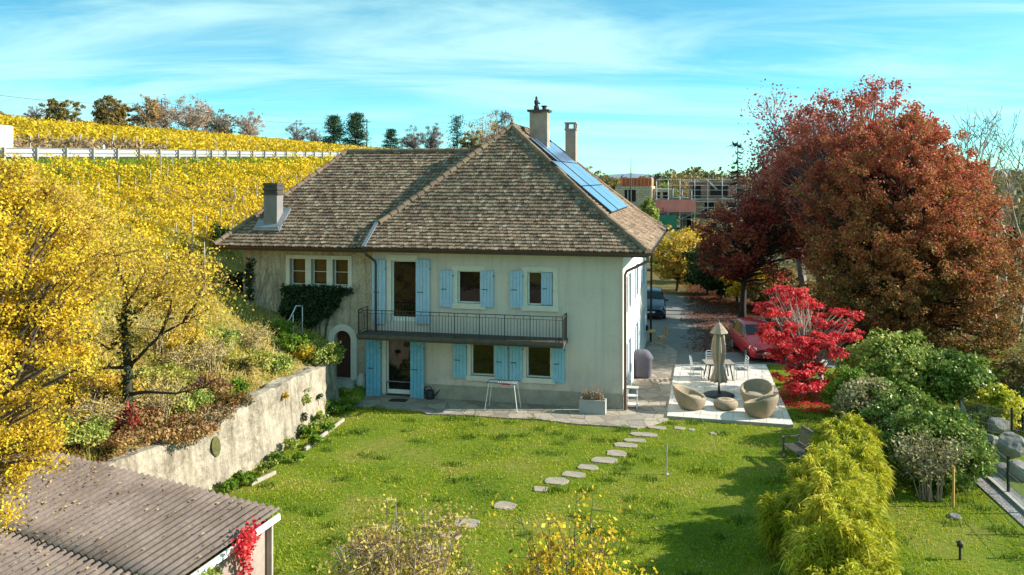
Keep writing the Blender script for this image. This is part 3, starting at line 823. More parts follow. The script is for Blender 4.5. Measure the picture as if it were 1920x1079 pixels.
mb.obox(pw + Vector((.05, .35, .40)), (.52, 0, 0), Vector((0, .76, .64)) * .5, nw * .035)
mb.build('flashing', M['zinc'], ch)
pc = hplane(1012, 272, KR, nr)
mb = MB().box(pc.x - .42, pc.x + .42, pc.y - .35, pc.y + .35, pc.z - 1.5, pc.z + 1.55)
ch = mb.build('chimney', M['chim'], house)
zt1 = pc.z + 1.55
mb = MB().box(pc.x - .52, pc.x + .52, pc.y - .45, pc.y + .45, zt1, zt1 + .09); mb.box(pc.x - .25, pc.x + .2, pc.y - .47, pc.y - .40, zt1 - .06, zt1 - .002); mb.build('chimney_cap', M['chim_dark'], ch)
mb = MB().lathe([(.13, 0), (.12, .2), (.07, .24), (.10, .32), (.11, .42), (.05, .52), (.06, .6), (.02, .66)], 10, (pc.x - .16, pc.y, zt1 + .09))
mb.tube([(pc.x - .16, pc.y, zt1 + .45), (pc.x + .02, pc.y - .02, zt1 + .40)], .04, 6)
mb.build('chimney_cowl', M['iron'], ch)
mb = MB().lathe([(.10, 0), (.10, .14), (.15, .16), (.15, .2), (.02, .22)], 10, (pc.x + .22, pc.y, zt1 + .09)); mb.build('chimney_pot', M['iron'], ch)
p2 = hplane(1071, 300, KR, nr)
mb = MB().box(p2.x - .27, p2.x + .27, p2.y - .27, p2.y + .27, p2.z - .8, p2.z + 1.55)
ch = mb.build('chimney', M['chim'], house); z = p2.z + 1.55
mb = MB().box(p2.x - .31, p2.x + .31, p2.y - .31, p2.y + .31, z, z + .09)
for sx in (-1, 1):
    for sy in (-1, 1): mb.box(p2.x + sx * .22 - .06, p2.x + sx * .22 + .06, p2.y + sy * .22 - .06, p2.y + sy * .22 + .06, z + .092, z + .34)
mb.box(p2.x - .31, p2.x + .31, p2.y - .31, p2.y + .31, z + .342, z + .42); mb.build('chimney_cap', M['chim'], ch)
# solar panels on the right slope: two columns
ev = Vector((0, 1, 0)); es = (AP - Vector((KR.x, AP.y, KR.z))).normalized(); n_r = nr if nr.z > 0 else -nr
def onr(v, s, h=0.0): return Vector((KR.x, v, KR.z)) + es * s + n_r * h
SL = (AP - Vector((KR.x, AP.y, KR.z))).length
def panel(v0, v1, s0, s1):
    mb = MB(); g = .012
    mb.poly([onr(v0, s0, .16), onr(v1, s0, .16), onr(v1, s1, .16), onr(v0, s1, .16)])
    for a, b in (((v0, s0), (v1, s0)), ((v1, s0), (v1, s1)), ((v1, s1), (v0, s1)), ((v0, s1), (v0, s0))):
        mb.quad(onr(*a, .04), onr(*b, .04), onr(*b, .16), onr(*a, .16))
    pn = mb.build('solar_panel', M['panel_edge'], house)
    mb = MB(); mb.poly([onr(v0 + g, s0 + g, .164), onr(v1 - g, s0 + g, .164), onr(v1 - g, s1 - g, .164), onr(v0 + g, s1 - g, .164)])
    mb.build('cell_sheet', M['panel'], pn)
def onr_px(px, py):
    p = hplane(px, py, KR, nr); q = p - Vector((KR.x, p.y, KR.z)); return p.y, q.dot(es)
va, sa = onr_px(1137, 408); vb, sb = onr_px(1157, 407); vd, sd = onr_px(1185, 400); vt, st_ = onr_px(1053, 327); vt2, st2 = onr_px(1024, 292)
print('PANEL', va, sa, vb, sb, vd, sd, vt, st_, vt2, st2, SL)
s0 = 0.12
for k in range(2): panel(2.6 + k * 0, 5.0, s0 + k * 1.7, s0 + 1.66 + k * 1.7)
panel(4.3, 5.0, s0 + 3.4, s0 + 5.06)
for k in range(3):
    for c in range(2): panel(5.35 + c * 2.45, 7.75 + c * 2.45, s0 + k * 1.7, s0 + 1.66 + k * 1.7)
# balcony
BV = -1.05
bl = fac(668, 616, BV)[0]; br = fac(1057, 628, BV)[0]; bz = 2.72
balc = MB().box(bl, br, BV, 0.01, bz - .14, bz).build('balcony', M['slab'], house)
mb = MB().box(bl + .04, br - .04, BV + .05, 0.0, bz - .22, bz - .142); mb.build('balcony_beam', M['chim_dark'], balc)
RT = 0.98
mb = MB()
def rail(a, b):
    a, b = Vector(a), Vector(b); L = (b - a).length; n = int(L / 0.125)
    for zz, w in ((RT, .035), (RT - .13, .02), (.09, .025)): mb.bar(a + Vector((0, 0, zz)), b + Vector((0, 0, zz)), w, w * .7)
    for k in range(n + 1):
        p = a.lerp(b, k / n); big = (k % 8 == 0) or k == n
        mb.bar(p + Vector((0, 0, 0.0 if big else .09)), p + Vector((0, 0, RT if big else RT - (.13 if k % 3 else 0))), .028 if big else .015)
rail((bl + .06, BV + .07, bz), (br - .06, BV + .07, bz)); mb.build('front_railing', M['iron'], balc)
mb = MB(); rail((bl + .06, BV + .10, bz), (bl + .06, -.02, bz)); mb.build('side_railing', M['iron'], balc)
mb = MB(); rail((br - .06, BV + .10, bz), (br - .06, -.02, bz)); mb.build('side_railing', M['iron'], balc)


# ------------------------------------------------------------------ garden walls, paving, terrace
mb = MB()
ys = np.arange(13.0, 34.3, 0.45); ys[-1] = 34.25
rw = random.Random(3)
def wtop(y): return float(np.interp(y, WTOPY, WTOPZ))
rows = []
for y in ys:
    x = float(wallx(y)); zt = wtop(y) + rw.uniform(-.06, .06)
    ring = []
    for k in range(9):
        f = k / 8; ring.append((x + 0.22 - 0.22 * f + rw.uniform(-.035, .035), y + rw.uniform(-.03, .03), -0.2 + (zt + 0.2) * f))
    ring.append((x - 0.25, y, zt + rw.uniform(-.03, .05))); ring.append((x - 0.5, y, zt + rw.uniform(-.05, .05))); ring.append((x - 0.55, y, zt - 1.2))
    rows.append(ring)
nr_ = len(rows[0])
for r in rows: mb.v += r
for i in range(len(rows) - 1):
    for k in range(nr_ - 1):
        a = i * nr_ + k; mb.f.append((a, a + nr_, a + nr_ + 1, a + 1))
e = (len(rows) - 1) * nr_; mb.f.append(tuple(e + k for k in range(nr_))); mb.f.append(tuple(reversed(range(nr_))))
rwall = empty('retaining_wall', (0, 0, 0), 0, 'sunlit old plastered retaining wall holding back the overgrown bank', 'wall')
mb.build('wall_face', M['old_wall'], rwall, smooth=False)
# round hollow with moss
p = Vector((float(wallx(25.0)) + .13, 25.0, 1.15))
mb = MB()
ring = [(float(wallx(p.y + .17 * math.cos(a))) + .22 - .22 * (p.z + .3 * math.sin(a) + .2) / (wtop(p.y) + .2) + .05, p.y + .17 * math.cos(a), p.z + .3 * math.sin(a)) for a in np.linspace(0, 2 * np.pi, 16, endpoint=False)]
mb.poly(ring); mb.build('moss_patch', plain('moss', (0.10, 0.10, 0.03), 0.95, 0.5, 9.0), rwall)

flag = stonem('flagstone', [(0.24, 0.19, 0.145), (0.32, 0.265, 0.205), (0.39, 0.33, 0.255), (0.28, 0.245, 0.20)], 1.5, (0.16, 0.14, 0.11), 0.5, 0.035)
flag_dark = stonem('grey_flagstone', [(0.27, 0.225, 0.185), (0.34, 0.29, 0.24), (0.40, 0.345, 0.285)], 0.9, (0.16, 0.15, 0.12), 0.3, 0.03)
def sheet(name, pts, z, m, th=0.0):
    mb = MB()
    if th: mb.prism([(p[0], p[1]) for p in pts], z - th, z)
    else: mb.poly([(p[0], p[1], z) for p in pts])
    return mb.build(name, m)
def G(px, py, z=0.0): return atz(px, py, z)
# strip along the front, made ragged
edge = [(640, 752), (665, 760), (700, 763), (745, 766), (790, 770), (800, 776), (870, 778), (950, 784), (1010, 786), (1080, 795), (1150, 799), (1195, 803), (1225, 795), (1252, 787)]
pts = [G(*e, .05) for e in edge] + [G(1262, 700, .05), W(2.2, 8.0, 0), W(-0.05, 8.0, 0), W(-0.05, 0.1, 0), W(-12.3, 0.3, 0), W(-12.3, -0.8, 0)]
o = sheet('flagstone_path', pts, 0.05, flag, 0.12); tag(o, kind='structure')
# slab over shade side, terrace beside the house, drive
pts = [W(0.02, 7.9, 0), G(1262, 698), G(1268, 684), G(1270, 660), G(1236, 640), W(0.02, 13.5, 0)]
o = sheet('side_terrace', pts, 0.046, flag_dark, 0.1); tag(o, kind='structure')
drv = plain('driveway_asphalt', (0.20, 0.19, 0.18), 0.92, 0.25, 0.8, bmp=0.25)
pts = [G(1262, 684), G(1440, 684), G(1560, 690), G(1600, 672), G(1480, 620), G(1380, 590), G(1330, 572), G(1290, 556), G(1238, 552), (6.5, 75), (5.5, 75), W(-.5, DEPTH + 1, 0), W(-.1, 9, 0), W(-.1, 7.5, 0)]
o = sheet('driveway', pts, 0.03, drv, 0.08); tag(o, kind='structure')
# raised white patio
white_slab = stonem('pale_slab', [(0.66, 0.63, 0.58), (0.72, 0.69, 0.64), (0.78, 0.75, 0.70)], 1.6, (0.50, 0.48, 0.44), 0.15, 0.015)
def pavem():
    m, nt, p, out = new_mat('pale_paving_slabs')
    g = node(nt, 'ShaderNodeTexCoord').outputs['Object']
    b = node(nt, 'ShaderNodeTexBrick'); b.offset = 0.0
    for k, v in (('Color1', (0.60, 0.57, 0.52, 1)), ('Color2', (0.68, 0.65, 0.60, 1)), ('Mortar', (0.36, 0.34, 0.30, 1))): b.inputs[k].default_value = v
    b.inputs['Scale'].default_value = 1.0; b.inputs['Mortar Size'].default_value = 0.012; b.inputs['Brick Width'].default_value = 0.6; b.inputs['Row Height'].default_value = 0.6
    nt.links.new(g, b.inputs['Vector'])
    n = noise(nt, g, 1.3, 6, 0.7); r = ramp(nt, n.outputs[0], [(0.35, (0.66, 0.63, 0.58)), (0.6, (1.03,) * 3)])
    c = mixc(nt, 0.8, b.outputs[0], r.outputs[0], 'MULTIPLY')
    # lichen at the far right
    n2 = noise(nt, g, 3.2, 6, 0.75); l = ramp(nt, n2.outputs[0], [(0.56, (0, 0, 0)), (0.64, (1, 1, 1))])
    sx = node(nt, 'ShaderNodeSeparateXYZ'); nt.links.new(g, sx.inputs[0])
    mr = node(nt, 'ShaderNodeMapRange'); mr.inputs['From Min'].default_value = 2.2; mr.inputs['From Max'].default_value = 3.4; nt.links.new(sx.outputs[0], mr.inputs[0])
    mr2 = node(nt, 'ShaderNodeMapRange'); mr2.inputs['From Min'].default_value = 5.5; mr2.inputs['From Max'].default_value = 7.0; nt.links.new(sx.outputs[1], mr2.inputs[0])
    mm = node(nt, 'ShaderNodeMath', operation='MULTIPLY'); nt.links.new(mr.outputs[0], mm.inputs[0]); nt.links.new(mr2.outputs[0], mm.inputs[1])
    m3 = node(nt, 'ShaderNodeMath', operation='MULTIPLY'); nt.links.new(mm.outputs[0], m3.inputs[0]); nt.links.new(l.outputs[0], m3.inputs[1])
    c = mixc(nt, m3.outputs[0], c, (0.15, 0.14, 0.12))
    nt.links.new(c, p.inputs['Base Color']); p.inputs['Roughness'].default_value = 0.85
    return m
pa = [G(1250, 780, .12), G(1488, 797, .12), G(1436, 683, .12), G(1266, 683, .12)]
org = pa[0]; exx = (pa[1] - pa[0]); ang = math.atan2(exx.y, exx.x)
loc = [(Matrix.Rotation(-ang, 4, 'Z') @ (p - org)) for p in pa]
mb = MB(); mb.prism([(p.x, p.y) for p in loc], -0.12, 0.0)
o = mb.build('patio', pavem(), None, loc=(org.x, org.y, .12), rz=ang, bevel=0.01); tag(o, kind='structure')
# gravel strip and kerb on the east side
grav = stonem('gravel', [(0.20, 0.19, 0.19), (0.34, 0.33, 0.33), (0.48, 0.47, 0.46)], 22, (0.10, 0.10, 0.10), 0.8, 0.1)
pts = [(13.0, 19.5), (14.0, 19.5), (14.15, 22.2), (14.5, 25.0), (15.3, 29.0), (14.7, 29.0), (13.7, 25.3), (13.2, 22)]
o = sheet('gravel_strip', pts, 0.03, grav, 0.25); tag(o, kind='structure')
# stepping stones
step_m = plain('stepping_stone', (0.34, 0.285, 0.225), 0.9, 0.3, 2.5, bmp=0.5)
steps = [(1232, 801, 38, 9), (1274, 802, 24, 8), (1297, 805, 14, 6), (1338, 812, 14, 7), (1207, 814, 60, 11), (1190, 825, 46, 10), (1174, 834, 52, 13), (1156, 849, 44, 17), (1133, 862, 56, 16), (1102, 875, 44, 15),
         (1076, 889, 52, 16), (1043, 901, 52, 19), (1013, 916, 32, 15), (947, 947, 46, 22), (875, 980, 56, 24), (845, 1002, 44, 20), (807, 1028, 60, 24), (775, 1045, 50, 26)]
rs = random.Random(11)
for i, (px, py, w, h) in enumerate(steps):
    c = G(px, py, .04); ppm = FP / c.y; hx = w / ppm / 2 * .9; hy = max(.13, h * c.y / ppm / (CH) / 2 * 0.68)
    n = 11; pts = []
    for k in range(n):
        a = 2 * math.pi * k / n + rs.uniform(-.15, .15)
        ca, sa = math.cos(a), math.sin(a); q = (abs(ca) ** 5 + abs(sa) ** 5) ** (-1 / 5)
        pts.append((hx * ca * q * rs.uniform(.86, 1.05), hy * sa * q * rs.uniform(.86, 1.05)))
    mb = MB().prism(pts, -0.1, 0.0)
    o = mb.build('stepping_stone', step_m, None, loc=(c.x, c.y, .035), rz=rs.uniform(-.38, -.12), bevel=.012)
    tag(o, 'flat irregular stepping stone set in the lawn path', 'stepping stone', 'stepping stones across the lawn')
# garden edging
for (a, b, lab) in (((572, 843), (644, 787), 'longer pale garden edging beside the low plants near the house'), ((470, 908), (516, 886), 'shorter pale garden edging nearer the shed, half buried in grass')):
    mb = MB().bar(G(*a, .06), G(*b, .06), .10, .12); o = mb.build('garden_edging', M['plinth'], bevel=.02); tag(o, lab, 'edging')

# ------------------------------------------------------------------ shed
shed = empty('garden_shed', (0, 0, 0), 0, 'low shed with leaf littered grey corrugated roof at bottom left', 'shed')
def corrm():
    m, nt, p, out = new_mat('corrugated_fibre_cement')
    g = node(nt, 'ShaderNodeTexCoord').outputs['Object']
    n1 = noise(nt, g, 0.8, 6, 0.7); n2 = noise(nt, g, 11, 6, 0.75); n3 = noise(nt, g, 30, 3, 0.7)
    r = ramp(nt, n1.outputs[0], [(0.3, (0.10, 0.072, 0.056)), (0.5, (0.155, 0.118, 0.098)), (0.7, (0.21, 0.168, 0.145))])
    r2 = ramp(nt, n2.outputs[0], [(0.3, (0.6,) * 3), (0.65, (1.15,) * 3)])
    c = mixc(nt, 0.8, r.outputs[0], r2.outputs[0], 'MULTIPLY')
    l = ramp(nt, n3.outputs[0], [(0.66, (0, 0, 0)), (0.72, (0.7, 0.7, 0.7))])
    c = mixc(nt, l.outputs[0], c, (0.45, 0.42, 0.36))
    nt.links.new(c, p.inputs['Base Color']); p.inputs['Roughness'].default_value = 0.92; bump(nt, p, n2.outputs[0], 0.4, 0.02)
    return m
ST = at(522, 960, 16.64); SLf = at(110, 856, 20.0)
e1 = (SLf - ST); e1.z = 0; Lw = e1.length; e1.normalize(); dn = Vector((-e1.y, e1.x, 0))
if dn.y > 0: dn = -dn
dn = Vector((dn.x, dn.y, -0.16)).normalized()
nrm = e1.cross(dn); nrm = nrm if nrm.z > 0 else -nrm
EX = Lw + 3.4
def corr(name, s_lo, s_hi, lift, a0=0.0):
    mb = MB(); per = 0.2; n = int((EX - a0) / per * 8); m = 6
    for j in range(m + 1):
        s = s_lo + (s_hi - s_lo) * j / m
        for i in range(n + 1):
            a = a0 + i * per / 8
            h = 0.042 * math.sin(2 * math.pi * a / per) + lift
            mb.v.append(tuple(ST + e1 * a + dn * s + nrm * h))
    for j in range(m):
        for i in range(n):
            q = j * (n + 1) + i; mb.f.append((q, q + 1, q + n + 2, q + n + 1))
    o = mb.build(name, cm_, shed, smooth=True)
    md = o.modifiers.new('thick', 'SOLIDIFY'); md.thickness = 0.012
    return o
cm_ = corrm()
corr('roof_sheet', -0.06, 2.55, 0.03); corr('roof_sheet', 2.42, 6.5, 0.0)
mb = MB(); a = ST + nrm * -.09 - e1 * .02; b = a + dn * 6.2
mb.bar(a, b, .04, .12, up=nrm); mb.build('barge_board', M['white'], shed)
mb = MB()
w0 = ST - nrm * .15 + e1 * .15 + dn * .1
def wallq(a, b, top=0.0):
    mb.quad((a.x, a.y, -.1), (b.x, b.y, -.1), (b.x, b.y, b.z + top), (a.x, a.y, a.z + top))
wallq(w0, w0 + dn * 6); wallq(w0 + e1 * (EX - .4), w0); wallq(w0 + e1 * (EX - .4), w0 + dn * 6 + e1 * (EX - .4))
mb.build('shed_wall', plain('shed_wall', (0.36, 0.29, 0.25), 0.9, 0.3, 1.5), shed)
mb = MB().bar(w0 - e1 * .05 + dn * .05 - Vector((0, 0, 2.6)), w0 - e1 * .05 + dn * .05, .10); mb.build('corner_post', plain('pink_post', (0.50, 0.36, 0.31), .8, .2), shed)

# ------------------------------------------------------------------ patio furniture
def tub_chair(name, loc, rz, label, s=1.0):
    t = empty(name, loc, rz, label, 'chair', 'wicker tub chairs on the patio')
    n = 36
    def rim(a): return (0.46 + 0.40 * (0.5 + 0.5 * math.cos(a)) ** 1.3) * s       # high at the back (angle 0)
    mb = MB(); prof = []
    for k in range(n):
        a = 2 * math.pi * k / n; h = rim(a); ca, sa = math.cos(a), math.sin(a)
        lean = 0.16 * (0.5 + 0.5 * math.cos(a)) * s
        col = []
        for f, r in ((0, .40), (.12, .455), (.35, .52), (.65, .56), (.88, .57), (.97, .555), (1.0, .52)):
            rr = r * s + lean * f; col.append((rr * ca, rr * sa, h * f))
        for f, r in ((.97, .475), (.85, .45), (.6, .43)):
            z = .30 * s + (h - .30 * s) * f; rr = r * s + lean * (z / h) * .9; col.append((rr * ca, rr * sa, z))
        col.append(((.42 * s) * ca, (.42 * s) * sa, .32 * s))
        prof.append(col)
    m = len(prof[0])
    for col in prof: mb.v += col
    for k in range(n):
        for j in range(m - 1):
            a = k * m + j; b = ((k + 1) % n) * m + j; mb.f.append((a, b, b + 1, a + 1))
    mb.f.append(tuple(k * m for k in reversed(range(n)))); mb.f.append(tuple(k * m + m - 1 for k in range(n)))
    mb.build('shell', M['wicker'], t, smooth=True)
    mb = MB().lathe([(.02, 0), (.37 * s, 0), (.41 * s, .04), (.40 * s, .09), (.33 * s, .12), (.02, .125)], 24, (0, 0, .322 * s))
    mb.build('seat_cushion', M['wicker_in'], t, smooth=True)
    return t
PZ = 0.12
c = G(1301, 772, PZ); tub_chair('tub_chair', (c.x, c.y + .5, PZ), R(165), 'wicker tub chair at left of the patio, open towards the footstool')
c = G(1426, 765, PZ); tub_chair('tub_chair', (c.x, c.y + .55, PZ), R(62), 'wicker tub chair at the back right, partly hidden by another chair')
c = G(1430, 786, PZ); tub_chair('tub_chair', (c.x, c.y + .45, PZ), R(-38), 'wicker tub chair at front right, seen from behind')
c = G(1365, 771, PZ)
mb = MB().lathe([(.05, 0), (.36, 0), (.44, .08), (.47, .18), (.45, .28), (.36, .35), (.2, .375), (.02, .38)], 28)
o = mb.build('footstool', M['wicker'], None, smooth=True, loc=(c.x, c.y + .35, PZ)); tag(o, 'round wicker footstool between the tub chairs', 'footstool')

# parasol
pp = G(1348, 742, PZ)
par = empty('parasol', (pp.x, pp.y, PZ), 0, 'tall closed taupe parasol on a dark round base', 'parasol')
mb = MB().lathe([(.02, 0), (.62, 0), (.62, .05), (.5, .09), (.12, .11), (.05, .16), (.045, .4)], 26); mb.build('base', M['black'], par, smooth=False)
mb = MB().tube([(0, 0, .1), (0, 0, 3.0)], .035, 10); mb.build('pole', M['grey_wood'], par, smooth=True)
mb = MB()
def fold(a, i): return 1 + 0.24 * math.cos(8 * a) + 0.08 * math.cos(3 * a + i)
mb.lathe([(.06, 2.62), (.17, 2.52), (.21, 2.3), (.25, 1.95), (.24, 1.6), (.18, 1.35), (.14, 1.22), (.20, 1.0), (.27, .75), (.29, .58), (.10, .60)], 48, fn=fold)
mb.build('canopy', M['canvas'], par, smooth=True)
mb = MB().lathe([(.33, 2.56), (.335, 2.58), (.2, 2.78), (.10, 2.92), (.04, 2.98), (.01, 3.02)], 8, fn=lambda a, i: 1 + .12 * math.cos(8 * a)); mb.build('top_flap', M['canvas'], par)
mb = MB().lathe([(.02, 3.0), (.035, 3.02), (.03, 3.08), (.005, 3.1)], 8); mb.build('finial', M['grey_wood'], par)

# dining set
tp = at(1347, 683, 37.9); tz = PZ
tab = empty('dining_table', (tp.x, tp.y, tz), 0, 'square garden table behind the parasol on the patio', 'table')
mb = MB().box(-.62, .62, -.5, .5, .70, .74); mb.build('table_top', plain('table_slate', (0.30, 0.26, 0.22), 0.6, 0.2), tab)
for sx in (-1, 1):
    for sy in (-1, 1):
        MB().bar((sx * .55, sy * .42, 0), (sx * .42, sy * .34, .698), .045).build('leg', M['black'], tab)
def dchair(loc, rz, lab):
    t = empty('dining_chair', loc, rz, lab, 'chair', 'metal garden chairs around the table')
    MB().box(-.24, .24, -.24, .24, .42, .47).build('seat', plain('chair_cushion', (0.24, 0.235, 0.23), 0.8, 0.1) if 'chair_cushion' not in bpy.data.materials else bpy.data.materials['chair_cushion'], t)
    mb = MB(); mb.tube([(-.24, .24, .4), (-.24, .3, .95), (-.2, .31, 1.0), (.2, .31, 1.0), (.24, .3, .95), (.24, .24, .4)], .016, 6)
    for k in range(4): mb.bar((-.23, .255 + k * .012, .56 + k * .11), (.23, .255 + k * .012, .56 + k * .11), .03, .05)
    mb.build('backrest', M['steel'], t)
    for sx in (-1, 1):
        MB().tube([(sx * .24, -.24, 0), (sx * .23, -.22, .42)], .015, 6).build('leg', M['steel'], t)
        MB().tube([(sx * .24, .27, 0), (sx * .23, .24, .42)], .015, 6).build('leg', M['steel'], t)
        MB().tube([(sx * .25, -.2, .42), (sx * .26, -.2, .64), (sx * .26, .27, .66)], .014, 6).build('armrest', M['steel'], t)
    return t
dchair((tp.x - .95, tp.y - .1, tz), R(90), 'metal chair at the left side of the garden table')
dchair((tp.x + .95, tp.y - .1, tz), R(-90), 'metal chair at the right side of the garden table')
dchair((tp.x - .05, tp.y + .85, tz), R(0), 'metal chair on the far side of the garden table')
dchair((tp.x - .2, tp.y - .95, tz), R(172), 'metal chair on the near side of the garden table')

# barbecue
bq = G(1206, 711, .05)
t = empty('barbecue', (bq.x, bq.y + .35, .05), R(-8), 'barbecue under a grey fabric cover beside the sunny house wall', 'barbecue')
mb = MB()
secs = [(.05, .40, .30), (.35, .42, .32), (.75, .43, .33), (.88, .50, .36), (.98, .46, .34), (1.12, .36, .30), (1.22, .24, .2), (1.25, .06, .05)]
n = 28
for z, a, b in secs:
    for k in range(n):
        th = 2 * math.pi * k / n; ca, sa = math.cos(th), math.sin(th); q = (abs(ca) ** 4 + abs(sa) ** 4) ** (-.25)
        w = 1 + .03 * math.sin(7 * th + z * 3)
        mb.v.append((a * ca * q * w, b * sa * q * w, z))
for i in range(len(secs) - 1):
    for k in range(n):
        a = i * n + k; b = i * n + (k + 1) % n; mb.f.append((a, b, b + n, a + n))
mb.f.append(tuple((len(secs) - 1) * n + k for k in range(n)))
mb.build('cover', M['cover'], t, smooth=True)
for sx in (-1, 1):
    MB().tube([(sx * .3 - .03, 0, .05), (sx * .3 + .03, 0, .05)], .09, 12).build('wheel', M['black'], t)
# small shelf stand at the corner
sp = G(1187, 767, .05)
t = empty('plant_stand', (sp.x, sp.y + .2, .05), R(-12), 'small white two tier stand by the house corner downpipe', 'stand')
for z in (.12, .45): MB().box(-.2, .2, -.17, .17, z, z + .03).build('shelf', M['white'], t)
MB().box(-.23, .23, -.2, .2, .76, .80).build('top', M['concrete'], t)
for sx in (-1, 1):
    for sy in (-1, 1): MB().bar((sx * .185, sy * .155, 0), (sx * .185, sy * .155, .758), .035).build('leg', M['white'], t)
# wooden table and chair at the side
wp = atz(1214, 648, .05)
t = empty('wooden_table', (wp.x - .15, wp.y + .3, .05), R(-12), 'light wooden table against the side wall of the house', 'table')
MB().box(-.6, .6, -.4, .4, .71, .75).build('table_top', M['wood'], t)
for sx in (-1, 1):
    for sy in (-1, 1): MB().bar((sx * .52, sy * .33, 0), (sx * .52, sy * .33, .708), .06).build('leg', M['wood'], t)
t2 = empty('wooden_chair', (wp.x + .78, wp.y + .15, .05), R(-80), 'light wooden folding chair beside the wooden table', 'chair')
MB().box(-.22, .22, -.22, .22, .43, .46).build('seat', M['wood'], t2)
mb = MB()
for k in range(5): mb.bar((-.16 + k * .08, .25, .55), (-.16 + k * .08, .30, .92), .04, .015)
mb.bar((-.22, .30, .93), (.22, .30, .93), .03, .06); mb.bar((-.22, .245, .54), (.22, .245, .54), .03, .04); mb.build('backrest', M['wood'], t2)
for sx in (-1, 1):
    MB().bar((sx * .22, -.28, 0), (sx * .22, .31, .95), .035).build('leg', M['wood'], t2); MB().bar((sx * .19, .3, 0), (sx * .19, -.2, .43), .035).build('leg', M['wood'], t2)
bp = MB().lathe([(.02, 0), (.13, 0), (.17, .12), (.16, .26), (.13, .27), (.02, .2)], 14).build('plant_pot', M['black'], None, loc=(wp.x - .05, wp.y + .35, .80)); tag(bp, 'dark pot standing on the light wooden table', 'pot')
# planter with dry twigs
pl = G(1113, 778, .05)
t = empty('planter', (pl.x, pl.y + .3, .05), -TH, 'grey rectangular planter with dried plants near the right house corner', 'planter')
mb = MB(); mb.box(-.5, .5, -.22, .22, 0, .44)
for x0, x1, y0, y1 in ((-.5, .5, -.22, -.17), (-.5, .5, .17, .22), (-.5, -.45, -.17, .17), (.45, .5, -.17, .17)): mb.box(x0, x1, y0, y1, .442, .52)
mb.build('box', plain('planter_grey', (0.36, 0.37, 0.36), 0.85, 0.15, 3), t)
mb = MB(); rr = random.Random(4)
for k in range(60):
    x, y = rr.uniform(-.38, .38), rr.uniform(-.12, .12); h = rr.uniform(.2, .5) + (.25 if abs(x - .1) < .12 and rr.random() < .5 else 0)
    mb.tube([(x, y, .45), (x + rr.uniform(-.08, .08), y + rr.uniform(-.08, .08), .45 + h * .6), (x + rr.uniform(-.18, .18), y + rr.uniform(-.15, .15), .45 + h)], [.012, .009, .004], 4)
mb.build('dry_stems', plain('dry_stems', (0.30, 0.22, 0.16), 0.95, 0.4, 9), t)
P = np.array([(rr.uniform(-.4, .4), rr.uniform(-.14, .14), rr.uniform(.48, .75)) for _ in range(160)])
DRYL = leafm('dry_leaf', [(0.14, 0.09, 0.05), (0.30, 0.20, 0.10), (0.42, 0.32, 0.20)], 0.2)
np_mesh('dry_leaves', leaf_verts(P, .09, RNG), 4, DRYL, t)
# drying rack
dk = G(943, 769, .05)
t = empty('drying_rack', (dk.x, dk.y + .12, .05), -TH, 'white and blue folding laundry rack standing before the lower windows', 'drying rack')
a, b, z = .58, .27, 1.06
for k in range(15):
    x = -a + .03 + (2 * a - .06) * k / 14; MB().tube([(x, -b, z), (x, b, z)], .008, 5).build('wire', M['white'], t)
mb = MB().tube([(-a, -b, z), (a, -b, z), (a, b, z), (-a, b, z), (-a, -b, z)], .017, 6); mb.build('top_frame', plain('rack_blue', (0.05, 0.08, 0.25), 0.4), t)
mb = MB().box(-.0, .35, -b - .02, -b + .02, z - .05, z - .016); mb.build('red_clip', plain('rack_red', (0.5, 0.05, 0.04), 0.4), t)
for sx in (-1, 1):
    for sy in (-1, 1): MB().tube([(sx * (a - .08), sy * b, z - .02), (sx * (a + .06), sy * -.34 * -1 * 1.0 if sy < 0 else sy * .34, 0.01)], .014, 6).build('leg', M['white'], t)
# watering can
wc = G(806, 748, .05)
t = empty('watering_can', (wc.x, wc.y + .0, .05), R(-24), 'black watering can on the paving right of the garden door', 'watering can')
MB().lathe([(.02, 0), (.17, 0), (.175, .05), (.165, .32), (.13, .36), (.02, .36)], 18).build('can_body', M['black'], t, smooth=True)
MB().tube([(.14, 0, .1), (.28, 0, .2), (.45, 0, .40)], [.045, .03, .02], 8).build('spout', M['black'], t)
MB().tube([(-.16, 0, .12), (-.26, 0, .25), (-.22, 0, .45), (-.05, 0, .50), (.08, 0, .44), (.10, 0, .34)], .018, 6).build('handle', M['black'], t)
# white sack by the arched door
sk = G(676, 738, .05)
mb = MB(); secs = [(0, .15, .14), (.25, .2, .16), (.5, .2, .15), (.66, .17, .12), (.74, .1, .06), (.78, .14, .03)]
for z, a, b in secs:
    for k in range(16):
        th = 2 * math.pi * k / 16; mb.v.append((a * math.cos(th) * (1 + .06 * math.sin(3 * th + z * 9)), b * math.sin(th), z))
for i in range(len(secs) - 1):
    for k in range(16): mb.f.append((i * 16 + k, i * 16 + (k + 1) % 16, (i + 1) * 16 + (k + 1) % 16, (i + 1) * 16 + k))
mb.f.append(tuple(range(80, 96))); mb.f.append(tuple(reversed(range(16))))
o = mb.build('sack', plain('pale_sack', (0.55, 0.54, 0.52), 0.9, 0.15, 4), None, smooth=True, loc=(sk.x, sk.y + .2, .05)); tag(o, 'pale sack standing beside the arched door', 'sack')
# door mat
dm = G(747, 751, .06); o = MB().box(-.35, .35, -.2, .2, 0, .02).build('door_mat', M['black'], None, loc=(dm.x, dm.y, .052), rz=-TH); tag(o, 'dark door mat before the ground floor glass door', 'door mat')
